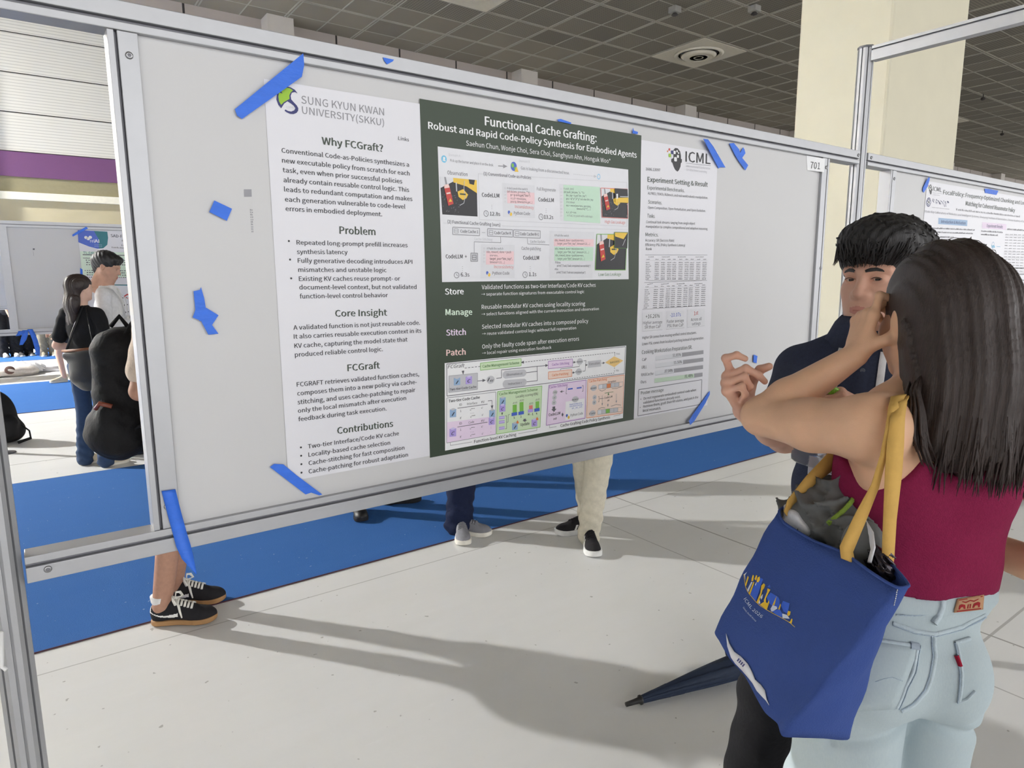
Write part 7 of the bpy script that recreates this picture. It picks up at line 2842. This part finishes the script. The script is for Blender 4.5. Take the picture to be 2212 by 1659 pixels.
# the sleeve mouth is cut flat
mb = MB()
ang = np.linspace(0.42, 2 * math.pi - 0.42, 40)
ringA = [[fB(0.074 * math.sin(a), -0.004 + 0.070 * math.cos(a), 1.462), fB(0.069 * math.sin(a), -0.004 + 0.066 * math.cos(a), 1.492), fB(0.072 * math.sin(a), -0.003 + 0.069 * math.cos(a), 1.500),
          fB(0.083 * math.sin(a), 0.0 + 0.080 * math.cos(a), 1.485), fB(0.102 * math.sin(a), 0.004 + 0.098 * math.cos(a), 1.443 - 0.012 * (math.cos(a) > 0.6))] for a in ang]
mb.grid(ringA)
mb.build('collar', polo_m, po, solid=0.003)
P = [fB(0.004, 0.13, z) for z in (1.44, 1.38, 1.30, 1.24)]
strip_on(G, P, 0.030, 0.0018).build('placket', polo_m, po)
for z in (1.405, 1.335, 1.275):
    mb = MB()
    q = G.snap(fB(0.004, 0.14, z)[None], 0.0018)[0]
    mb.lathe([(0.0055, 0), (0.0055, 0.0016), (0.0042, 0.0022), (0.003, 0.0014)], q, 16, 0, fB.y)
    mb.build('button', mat('grey_button', rgb(96, 102, 116), 0.35), po)
Pn = Sdf()
Pn.ell(fB(0, 0, 0.93), (0.166, 0.118, 0.115), fB.R, 0.03)
for hx, kn, an in ((0.085, kRm, aRm), (-0.085, kLm, aLm)):
    Pn.chain([fB(hx, 0, 0.88), kn, an - V3(0, 0, 0.03)], [0.092, 0.076, 0.070], 0.02)
Pn.plane((0, 0, 1), fB(0, 0, 1.0))
Pn.field(lambda X, Y, Z: 0.004 * np.sin(Z * 40 + X * 30) * np.sin(X * 22 - Y * 20 + Z * 11), 'a')
soft('trousers', Pn, 0.007, cloth('black_wool', (24, 24, 27)), mn)
for an in (aRm, aLm):
    h_ = an - fB.y * 0.055
    shoe(mn, (h_[0], h_[1], 0), fB.y, 0.29, blk_leather, mat_cache('dark_sole', (44, 44, 46)), h=0.006)

# lanyard of the man: two printed bands on the polo, meeting at a badge
lan = thing('lanyard', 'white printed lanyard with a name badge worn by the person in navy polo', 'lanyard', fB(0, 0.12, 1.3))
rib_m = cloth('lanyard_white', (232, 232, 234), bump=0.2, bscale=300)
pB = [G.hit(x, y) for x, y in ((1832, 712), (1822, 742), (1812, 775), (1806, 810), (1802, 838))]
pB = [q for q in pB if q is not None]
low = [at(1798, 900, 1.43), at(1796, 950, 1.43), at(1795, 978, 1.425)]
mb = MB()
strip_on(G, pB, 0.015, 0.0012, 0.0022, mb)
q_ = pB[-1] + (EYE - pB[-1]) * 0.004
mb.tube([q_] + low, 0.0075, 6, flat=(1.0, 0.14), up=tuple(IX))
l2 = [G.snap(fB(-0.07 + 0.02 * k, 0.2, 1.46 - 0.085 * k)[None], 0.003)[0] for k in range(4)]
strip_on(G, l2, 0.015, 0.0012, 0.0022, mb)
mb.tube([l2[-1]] + low[1:], 0.0075, 6, flat=(1.0, 0.14), up=tuple(IX))
mb.build('ribbon', rib_m, lan)
bd_c = [at(1748, 984, 1.425), at(1838, 988, 1.42), at(1826, 1036, 1.415), at(1818, 1041, 1.415), at(1745, 1024, 1.42)]
nb_ = unit(np.cross(bd_c[1] - bd_c[0], bd_c[3] - bd_c[0]))
nb_ = nb_ if nb_ @ (EYE - bd_c[0]) > 0 else -nb_
MB().prism(bd_c, -nb_ * 0.002).build('badge_card', mat('badge_plastic', rgb(226, 230, 238), 0.2), lan)
mb = MB()
def bq(u, v):
    a = bd_c[0] * (1 - u) + bd_c[1] * u
    b = bd_c[4] * (1 - u) + bd_c[2] * u
    return a * (1 - v) + b * v + nb_ * 0.0008
for (a, b) in (((0.35, 0.62), (0.90, 0.74)), ((0.88, 0.30), (0.90, 0.86)), ((0.55, 0.78), (0.88, 0.86))):
    A_, B_ = bq(*a), bq(*b)
    d_ = unit(B_ - A_)
    w_ = np.cross(d_, nb_) * 0.0007
    mb.poly([A_ - w_, B_ - w_, B_ + w_, A_ + w_])
mb.build('badge_lines', INK['grey'], lan)
# printing on the upper band
mb = MB()
def on_shirt(px, py):
    q = G.hit(px, py)
    return None if q is None else q + unit(EYE - q) * 0.0052
def shirt_text(s, a, b, ch, mb):
    v, f, x0, x1 = glyphs(s)
    a, b = V3(a[0], a[1], 0)[:2], V3(b[0], b[1], 0)[:2]
    t = (b - a) / (x1 - x0)
    n = np.array([t[1], -t[0]]) / np.linalg.norm(t) * ch / CAP
    P = [on_shirt(*(a + t * (q[0] - x0) + n * q[1])) for q in v]
    if all(p is not None for p in P):
        mb.add(P, f)
shirt_text('ML', (1807, 836), (1808, 822), 9, mb)
shirt_text('ICML', (1820, 738), (1830, 714), 5, mb)
for c in ((1817, 746),):
    P = [on_shirt(c[0] + 3.2 * math.cos(a), c[1] + 4.5 * math.sin(a)) for a in np.linspace(0, 2 * math.pi, 10, endpoint=False)]
    mb.add(P, [tuple(range(10))])
mb.build('ribbon_print', INK['black'], lan)

# bottle in his left hand
ba, bb = at(1797, 836, 1.392), at(1738, 1004, 1.405)
bt = thing('water_bottle', 'clear ribbed plastic water bottle with green cap held upright by the person in navy polo', 'bottle', bb)
L = np.linalg.norm(ba - bb)
ax = unit(ba - bb)
pl = bpy.data.materials.new('clear_bottle_plastic')
pl.use_nodes = True
p_ = pl.node_tree.nodes['Principled BSDF']
p_.inputs['Transmission Weight'].default_value = 0.92
p_.inputs['Roughness'].default_value = 0.06
p_.inputs['IOR'].default_value = 1.22
p_.inputs['Base Color'].default_value = (0.93, 0.95, 0.97, 1)
nzn = pl.node_tree.nodes.new('ShaderNodeTexNoise')
nzn.inputs['Scale'].default_value = 60
bpn = pl.node_tree.nodes.new('ShaderNodeBump')
bpn.inputs['Strength'].default_value = 0.35
pl.node_tree.links.new(nzn.outputs['Fac'], bpn.inputs['Height'])
pl.node_tree.links.new(bpn.outputs[0], p_.inputs['Normal'])
prof = [(0.004, 0.006), (0.020, 0.0), (0.029, 0.004), (0.032, 0.014)]
z = 0.014
while z < L * 0.66:
    prof += [(0.0325, z + 0.006), (0.0300, z + 0.010), (0.0325, z + 0.014)]
    z += 0.016
prof += [(0.032, L * 0.72), (0.024, L * 0.84), (0.0135, L * 0.90), (0.0130, L - 0.012)]
MB().lathe(prof, bb, 32, 0, ax).build('bottle_body', pl, bt)
cp_ = MB().lathe([(0.0148, -0.016), (0.0150, -0.002), (0.0140, 0.001), (0.004, 0.0015)], ba, 24, 0, ax).build('cap', mat('green_cap', rgb(140, 200, 60), 0.4), bt)
mb = MB()
for k in range(24):
    a = 2 * math.pi * k / 24
    u = unit(np.cross(ax, (0.2, 0.9, 0.3)))
    w_ = np.cross(ax, u)
    n_ = math.cos(a) * u + math.sin(a) * w_
    mb.tube([ba + n_ * 0.0149 - ax * 0.014, ba + n_ * 0.0149 - ax * 0.003], 0.0007, 5)
mb.build('grip_ridges', mat('green_cap_ridge', rgb(120, 182, 50), 0.4), cp_)

# ------------------------------------------------------------------ blue tote bag on her shoulder
tote = thing('tote_bag', 'blue canvas tote bag with tan straps and yellow skyline print on the woman shoulder', 'tote bag', at(1750, 1400, 1.1))
canvas = cloth('blue_canvas', (58, 80, 142), rough=0.9, vary=0.08, scale=8, bump=0.25, bscale=340)
r_ = lambda x, y, d: at(x, y, d)
top_loop = [(1683, 1104, 1.200), (1692, 1128, 1.175), (1753, 1166, 1.110), (1804, 1186, 1.065), (1832, 1200, 1.040), (1874, 1231, 1.000), (1912, 1256, 0.965), (1938, 1269, 0.945),
            (1954, 1269, 0.945), (1963, 1264, 0.955), (1945, 1240, 0.985), (1921, 1216, 1.020), (1880, 1190, 1.080), (1830, 1150, 1.150), (1780, 1110, 1.210), (1720, 1090, 1.235), (1697, 1094, 1.225)]
bot_loop = [(1543, 1364, 1.250), (1553, 1384, 1.228), (1576, 1422, 1.190), (1606, 1460, 1.150), (1636, 1512, 1.105), (1654, 1539, 1.080), (1680, 1564, 1.050), (1690, 1588, 1.030),
            (1725, 1590, 1.030), (1776, 1594, 1.035), (1829, 1594, 1.060), (1822, 1560, 1.090), (1790, 1500, 1.150), (1740, 1440, 1.210), (1690, 1390, 1.260), (1620, 1350, 1.280), (1570, 1345, 1.275)]
TL_ = np.array([r_(*q) for q in top_loop])
BL_ = np.array([r_(*q) for q in bot_loop])
nV = 16
cenT, cenB = TL_.mean(0), BL_.mean(0)
Gd = []
for i in range(len(TL_)):
    col = []
    for j in range(nV + 1):
        t = j / nV
        q = TL_[i] * (1 - t) + BL_[i] * t
        c = cenT * (1 - t) + cenB * t
        o_ = q - c
        blg = 0.10 * math.sin(math.pi * min(1, t * 1.05)) * (1 if 1 < i < 7 else 0.35)
        wr = 0.0035 * math.sin(7 * t + i * 1.3) * math.sin(i * 0.9 + t * 11) * (t > 0.12)
        col.append(q + unit(o_) * (blg * 0.10 + wr))
    Gd.append(col)
# refine the loop with a closed spline
Gd = np.array(Gd)
M = 96
K_ = len(Gd)
fineG = np.zeros((M, nV + 1, 3))
for m_ in range(M):
    u = m_ / M * K_
    i = int(u)
    t = u - i
    p0, p1, p2, p3 = Gd[(i - 1) % K_], Gd[i % K_], Gd[(i + 1) % K_], Gd[(i + 2) % K_]
    cr = 0.5 * (2 * p1 + (p2 - p0) * t + (2 * p0 - 5 * p1 + 4 * p2 - p3) * t ** 2 + (3 * p1 - p0 - 3 * p2 + p3) * t ** 3)
    fineG[m_] = 0.6 * cr + 0.4 * (p1 * (1 - t) + p2 * t)
mb = MB()
mb.grid(fineG, 0, True, True)
nb2 = len(mb.v)
ctr = fineG[:, -1].mean(0)
mb.add([fineG[m_, -1] for m_ in range(M)] + [ctr], [(m_, (m_ + 1) % M, M) for m_ in range(M)], 0, True)
bagm = mb.build('bag_body', canvas, tote, solid=0.0022)
mb = MB()
mb.tube(list(fineG[:, 0]) + [fineG[0, 0], fineG[1, 0]], 0.0024, 8)
mb.build('rim_hem', canvas, bagm)
from mathutils.bvhtree import BVHTree
tri = []
for m_ in range(M):
    for j in range(nV):
        a, b = m_ * (nV + 1) + j, ((m_ + 1) % M) * (nV + 1) + j
        tri.append((a, b, b + 1, a + 1))
bvh = BVHTree.FromPolygons([Vector(q) for q in fineG.reshape(-1, 3)], tri)


def on_bag(px, py, off=0.002):
    d = unit(ray(px, py))
    h_ = bvh.ray_cast(Vector(EYE), Vector(d))
    if h_[0] is None:
        return None
    n = np.array(h_[1])
    n = n if n @ d < 0 else -n
    return np.array(h_[0]) + n * off


def bag_poly(pts, m_, mb, off=0.0019, sub=1):
    P = []
    for k in range(len(pts)):
        a, b = V3(pts[k][0], pts[k][1], 0), V3(pts[(k + 1) % len(pts)][0], pts[(k + 1) % len(pts)][1], 0)
        for s in range(sub):
            P.append(a + (b - a) * s / sub)
    Q = [on_bag(q[0], q[1], off) for q in P]
    if all(q is not None for q in Q):
        mb.add(Q, [tuple(range(len(Q)))], m_)


SK = lambda pts: [(1580 + x / 6.8, 1220 + y / 6.8) for x, y in pts]
yl = cloth('print_yellow', (236, 196, 62), bump=0.1)
lb = cloth('print_pale', (214, 222, 236), bump=0.1)
bl = cloth('print_bright_blue', (66, 104, 208), bump=0.1)
mb = MB()
for pts, m_ in (([(280, 440), (360, 280), (430, 190), (480, 215), (450, 290), (372, 545)], 2), ([(540, 330), (575, 290), (585, 340)], 2), ([(530, 480), (590, 410), (700, 480), (720, 520), (720, 650), (600, 600), (560, 560)], 2),
                ([(740, 600), (770, 535), (868, 572), (835, 720), (780, 690)], 2), ([(610, 690), (720, 650), (760, 730), (750, 790)], 2),
                ([(215, 300), (255, 165), (270, 190), (230, 320)], 0), ([(265, 430), (340, 250), (352, 265), (290, 440)], 0), ([(312, 205), (330, 150), (345, 165), (335, 240), (308, 250)], 0),
                ([(352, 215), (378, 155), (395, 165), (380, 235)], 0), ([(385, 250), (400, 190), (432, 175), (432, 230), (405, 265)], 0),
                ([(380, 560), (440, 420), (455, 310), (490, 275), (512, 300), (495, 350), (470, 380), (455, 440), (410, 570)], 0), ([(490, 530), (540, 400), (545, 350), (588, 370), (565, 410), (520, 500), (520, 560), (505, 580)], 0),
                ([(430, 590), (500, 545), (545, 570), (568, 520), (572, 560), (535, 665)], 0), ([(635, 560), (680, 460), (655, 570), (648, 600), (615, 600)], 0), ([(700, 660), (735, 575), (742, 600), (722, 665)], 0),
                ([(832, 730), (845, 680), (865, 685), (885, 690), (875, 740), (850, 760)], 0), ([(855, 850), (880, 830), (895, 795), (912, 800), (905, 840), (895, 870)], 0),
                ([(200, 145), (245, 108), (215, 160), (225, 240), (215, 200)], 1), ([(245, 375), (305, 255), (325, 260), (262, 405)], 1), ([(360, 300), (380, 255), (385, 270), (370, 312)], 1),
                ([(405, 565), (430, 520), (440, 570), (425, 580)], 1), ([(590, 650), (620, 600), (680, 620), (690, 650), (620, 690), (600, 690)], 1), ([(760, 720), (830, 740), (870, 795), (800, 790), (765, 785)], 1), ([(440, 480), (480, 430), (470, 490), (450, 520)], 1)):
    bag_poly(SK(pts), m_, mb, 0.0019 + (0.0003 if m_ != 2 else 0))
arc = [(200, 145), (208, 230), (222, 320), (250, 390), (290, 450), (370, 545), (440, 610), (540, 670), (660, 735), (770, 790), (870, 850), (948, 918)]
for a, b in zip(arc[:-1], arc[1:]):
    d_ = unit((b[0] - a[0], b[1] - a[1], 0))
    n_ = (-d_[1] * 3.4, d_[0] * 3.4)
    bag_poly(SK([(a[0] - n_[0], a[1] - n_[1]), (b[0] - n_[0], b[1] - n_[1]), (b[0] + n_[0], b[1] + n_[1]), (a[0] + n_[0], a[1] + n_[1])]), 0, mb, 0.0024)
mb.build('skyline_print', [yl, lb, bl], bagm)


def bag_text(s, path, ch, mb, mi=0, ch2=None):
    """lettering along a bent baseline in view units"""
    v, f, x0, x1 = glyphs(s)
    P = np.array(path, float)
    seg = np.r_[0, np.cumsum(np.linalg.norm(np.diff(P, axis=0), axis=1))]
    out = []
    for q in v:
        s_ = (q[0] - x0) / (x1 - x0) * seg[-1]
        b = np.array([np.interp(s_, seg, P[:, 0]), np.interp(s_, seg, P[:, 1])])
        a = np.array([np.interp(max(0, s_ - 8), seg, P[:, 0]), np.interp(max(0, s_ - 8), seg, P[:, 1])])
        c = np.array([np.interp(min(seg[-1], s_ + 8), seg, P[:, 0]), np.interp(min(seg[-1], s_ + 8), seg, P[:, 1])])
        t = (c - a) / (np.linalg.norm(c - a) + 1e-9)
        h_ = ch + ((ch2 or ch) - ch) * s_ / seg[-1]
        w_ = b + np.array([t[1], -t[0]]) * q[1] / CAP * h_
        x, y = SK([w_])[0]
        hh = on_bag(x, y, 0.0022)
        if hh is None:
            return
        out.append(hh)
    mb.add(out, f, mi)


mb = MB()
bag_text('ICML 2026', [(193, 510), (250, 600), (330, 690), (455, 788)], 46, mb, 0, 46)
bag_text('Seoul, South Korea', [(180, 632), (240, 710), (310, 780), (368, 838)], 22, mb)
mb.build('bag_lettering', lb, bagm)
LBp = lambda pts: [(1320 + x / 3.95, 1240 + y / 3.95) for x, y in pts]
mb = MB()
up_e = [(993, 510), (1020, 595), (1062, 665), (1120, 705), (1180, 768), (1218, 840), (1240, 900), (1290, 945), (1325, 995), (1340, 1070), (1362, 1122)]
lo_e = [(993, 515), (1003, 620), (1035, 715), (1070, 765), (1130, 825), (1185, 890), (1220, 935), (1255, 1000), (1300, 1050), (1335, 1085), (1360, 1122)]
ub, lbp = LBp(up_e), LBp(lo_e)
QA = [[on_bag(a[0] * (1 - s) + b[0] * s, a[1] * (1 - s) + b[1] * s, 0.0030) for s in (0, 0.5, 1)] for a, b in zip(ub, lbp)]
if all(q is not None for c in QA for q in c):
    mb.grid(QA)
    tg = mb.build('paper_band', paper, tote, solid=0.0006)
    mk = MB()
    for a, b in ((3, 0.4), (3.25, 0.4), (3.5, 0.4), (3.75, 0.4)):
        i = int(a)
        t = a - i
        q = QA[i][1] * (1 - t) + QA[i + 1][1] * t
        d_ = unit(QA[i + 1][1] - QA[i][1])
        w_ = unit(QA[i][2] - QA[i][0])
        e = unit(EYE - q) * 0.0012
        mk.add([q - d_ * 0.0016 - w_ * 0.004 + e, q + d_ * 0.0016 - w_ * 0.004 + e, q + d_ * 0.0016 + w_ * 0.003 + e, q - d_ * 0.0016 + w_ * 0.003 + e], [(0, 1, 2, 3)])
    mk.build('band_mark', INK['navy'], tg)
# white stitches at the corner
mb = MB()
for k in range(8):
    q = on_bag(1938 - 1.2 * k, 1272 + 4.4 * k, 0.0022)
    q2 = on_bag(1937 - 1.2 * k, 1274.5 + 4.4 * k, 0.0022)
    if q is not None and q2 is not None:
        mb.tube([q, q2], 0.0006, 5)
mb.build('corner_stitching', white_lace, bagm)

# straps
strap_m = cloth('tan_webbing', (206, 166, 92), rough=0.8, vary=0.08, scale=60, bump=0.10, bscale=700)
shT = B_sh = None
def strapm(pts, w, name='strap'):
    """pts: (px, py, depth, px half width vector)"""
    g_ = []
    for x, y, d, hx, hy in pts:
        g_.append([at(x - hx, y - hy, d), at(x, y, d - 0.0015), at(x + hx, y + hy, d)])
    G2 = []
    n_ = len(g_)
    for i in range(n_ - 1):
        for s in range(6):
            t = s / 6
            G2.append([g_[i][k] * (1 - t) + g_[i + 1][k] * t for k in range(3)])
    G2.append(g_[-1])
    return MB().grid(G2).build(name, strap_m, tote, solid=0.0022)


strapm([(1832, 1212, 1.030, 15, 6), (1828, 1186, 1.034, 14, 6), (1862, 1110, 1.030, 12, 5), (1890, 1050, 1.020, 8, 3), (1908, 985, 1.005, 7, 1), (1922, 925, 1.005, 9, 2), (1932, 880, 1.02, 13, 2), (1940, 856, 1.045, 16, -2), (1946, 853, 1.10, 17, -3), (1950, 872, 1.16, 15, 0), (1945, 950, 1.19, 12, 2)], 0.03)
strapm([(1916, 1222, 1.018, 12, 4), (1918, 1200, 1.018, 13, 3), (1922, 1120, 1.012, 14, 2), (1930, 1020, 1.000, 18, 1), (1934, 960, 0.998, 18, 0), (1938, 905, 1.005, 16, 0), (1946, 868, 1.03, 14, -4), (1952, 858, 1.07, 13, -5), (1955, 880, 1.15, 12, 0)], 0.03)
strapm([(1698, 1112, 1.190, 5, 7), (1706, 1086, 1.195, 5, 6), (1750, 1038, 1.20, 9, 9), (1792, 1000, 1.215, 13, 11), (1822, 968, 1.22, 14, 11), (1862, 930, 1.205, 14, 9), (1905, 892, 1.18, 14, 6), (1935, 872, 1.15, 13, 2)], 0.03)
strapm([(1826, 1080, 1.235, 9, 3), (1838, 1040, 1.235, 11, 3), (1858, 980, 1.23, 11, 3), (1890, 920, 1.21, 11, 3), (1938, 876, 1.16, 12, 0)], 0.03)

# ---- what sticks out of the bag
jk = thing('jacket', 'crumpled grey jacket with green zipper stuffed in the blue tote bag', 'jacket', at(1790, 1130, 1.14))
jk_m = cloth('grey_jacket_nylon', (104, 106, 106), rough=0.7, vary=0.06, scale=10, bump=0.3, bscale=40)
S_ = Sdf()
for x, y, d, rr in ((1748, 1112, 1.205, 0.044), (1798, 1100, 1.195, 0.062), (1812, 1078, 1.20, 0.050), (1828, 1140, 1.145, 0.048), (1782, 1140, 1.165, 0.046), (1732, 1105, 1.225, 0.036), (1852, 1178, 1.105, 0.036)):
    S_.ell(at(x, y, d), (rr, rr, rr * 0.8), None, 0.02)
S_.field(lambda X, Y, Z: 0.008 - 0.014 * (1 - np.abs(np.sin(X * 40 + Z * 36 + 2 * np.sin(Y * 34)))) ** 2 - 0.010 * (1 - np.abs(np.sin(Y * 60 - Z * 48 + X * 26 + 1.5 * np.sin(Z * 50)))) ** 2 + 0.002 * np.sin(X * 190 - Y * 110 + Z * 150), 'a')
jo = soft('jacket_body', S_, 0.004, jk_m, jk)
zp = [q for q in (S_.hit(x, y) for x, y in ((1788, 1132), (1805, 1118), (1822, 1103), (1836, 1088), (1843, 1078))) if q is not None]
if len(zp) > 2:
    MB().tube([q + unit(EYE - q) * 0.004 for q in zp], 0.0050, 8, flat=(1.0, 0.5)).build('zipper', cloth('green_zip', (132, 160, 66), bump=0.4, bscale=300), jk)
wc = thing('cloth', 'white crumpled cloth tucked at the far end of the blue tote bag', 'cloth', at(1720, 1135, 1.14))
S_ = Sdf()
S_.ell(at(1716, 1118, 1.205), (0.026, 0.024, 0.022), None, 0.02)
S_.ell(at(1740, 1142, 1.175), (0.026, 0.022, 0.022), None, 0.02)
S_.field(lambda X, Y, Z: 0.005 * np.sin(X * 120 + Z * 90) * np.sin(Y * 110 - Z * 70), 'a')
soft('fabric', S_, 0.003, cloth('white_cotton', (214, 216, 222)), wc)
cpx = thing('sun_cap', 'grey cap with white trim standing on edge inside the blue tote bag', 'cap', at(1875, 1190, 1.02))
S_ = Sdf()
S_.ell(at(1866, 1186, 1.065), V3(0.026, 0.032, 0.045), None, 0.01)
S_.field(lambda X, Y, Z: 0.003 * np.sin(X * 90 + Y * 60), 'a')
soft('crown', S_, 0.003, jk_m, cpx)
mb = MB()
mb.tube([at(1856, 1132, 1.075), at(1870, 1136, 1.06), at(1882, 1156, 1.04), at(1886, 1185, 1.025), at(1878, 1215, 1.02)], 0.010, 8, flat=(1, 0.3))
mb.build('brim_trim', cloth('cap_white', (224, 224, 228)), cpx)
pkg = thing('snack_packet', 'shiny crinkled dark plastic packet at the near end of the blue tote bag', 'packet', at(1900, 1225, 1.0))
S_ = Sdf()
S_.ell(at(1900, 1218, 1.030), (0.022, 0.026, 0.034), None, 0.015)
S_.ell(at(1910, 1242, 1.005), (0.016, 0.020, 0.024), None, 0.015)
S_.field(lambda X, Y, Z: 0.006 * np.abs(np.sin(X * 190 + Z * 160 + 2 * np.sin(Y * 90))) + 0.005 * np.abs(np.sin(Y * 210 - Z * 140)), 'a')
soft('packet_body', S_, 0.0022, mat('dark_foil', rgb(58, 54, 60), 0.12, metal=0.6, vary=0.3, scale=60), pkg)

# ------------------------------------------------------------------ umbrella and black bag on the floor
t0_, t1_ = on_z(1352, 1522, 0.014), on_z(1640, 1428, 0.05)
um_ = thing('umbrella', 'folded dark navy umbrella lying on the floor with its black tip toward the poster', 'umbrella', t0_)
ax = unit(t1_ - t0_)
Lu = 0.72
u_ = unit(np.cross(ax, (0, 0, 1)))
w_ = np.cross(u_, ax)
prof = [(0.00, 0.0085), (0.035, 0.010), (0.055, 0.0115), (0.060, 0.018), (0.066, 0.018), (0.070, 0.013), (0.09, 0.0135)]
mb = MB()
MB().tube([t0_ + ax * s for s, _ in prof[:6]], [rr for _, rr in prof[:6]], 20).build('ferrule', mat('black_plastic', rgb(40, 40, 42), 0.4), um_)
P = []
for i in range(44):
    s = 0.062 + (Lu - 0.062) * i / 43
    t = (s - 0.062) / (Lu - 0.062)
    R0 = 0.014 + 0.034 * math.sin(min(1, t * 1.25) * math.pi / 2) ** 1.1 - 0.012 * max(0, t - 0.8) * 5
    ring = []
    for k in range(72):
        a = 2 * math.pi * k / 72
        ph_ = (a * 8 / (2 * math.pi) + t * 1.15) % 1.0
        rr = R0 * (0.86 + 0.20 * ph_ ** 0.7)
        c = t0_ + ax * s + V3(0, 0, 0.014) * t
        ring.append(c + (u_ * math.cos(a) * 1.12 + w_ * math.sin(a) * 0.86) * rr)
    P.append(ring)
P = np.array(P).transpose(1, 0, 2)
dz = min(0.0, P[:, :, 2].min() - 0.001)
P[:, :, 2] -= dz
MB().grid(P, 0, True, True).build('canopy', cloth('navy_nylon', (46, 56, 76), rough=0.6, bump=0.15, bscale=200), um_)
MB().tube([t0_ + ax * (Lu - 0.01), t0_ + ax * (Lu + 0.10)], 0.008, 12).build('shaft', steel, um_)
MB().tube([t0_ + ax * (Lu + 0.09), t0_ + ax * (Lu + 0.20)], 0.014, 14).build('handle', blk_leather, um_)
q = on_z(1640, 1424, 0)
kb = thing('black_bag', 'black bag standing on the floor behind the blue tote bag by the umbrella', 'bag', q)
S_ = Sdf()
q1, q2 = on_z(1604, 1412, 0.07), on_z(1700, 1380, 0.07)
S_.cap(V3(q1[0], q1[1], 0.075), V3(q2[0], q2[1], 0.075), 0.072, None, 0.03)
S_.cap(V3(q1[0] + 0.02, q1[1] + 0.01, 0.13), V3(q2[0], q2[1], 0.18), 0.05, None, 0.05)
S_.field(lambda X, Y, Z: 0.004 * np.sin(X * 50 + Z * 40) * np.sin(Y * 44), 'a')
S_.plane((0, 0, -1), (0, 0, 0.001))
soft('bag_body', S_, 0.006, bp_m, kb)
MB().tube([V3(q1[0], q1[1], 0.17), V3(q1[0] + 0.06, q1[1], 0.235), V3(q2[0] - 0.05, q2[1], 0.245), V3(q2[0], q2[1], 0.21)], 0.010, 8).build('grab_handle', bp_m, kb)
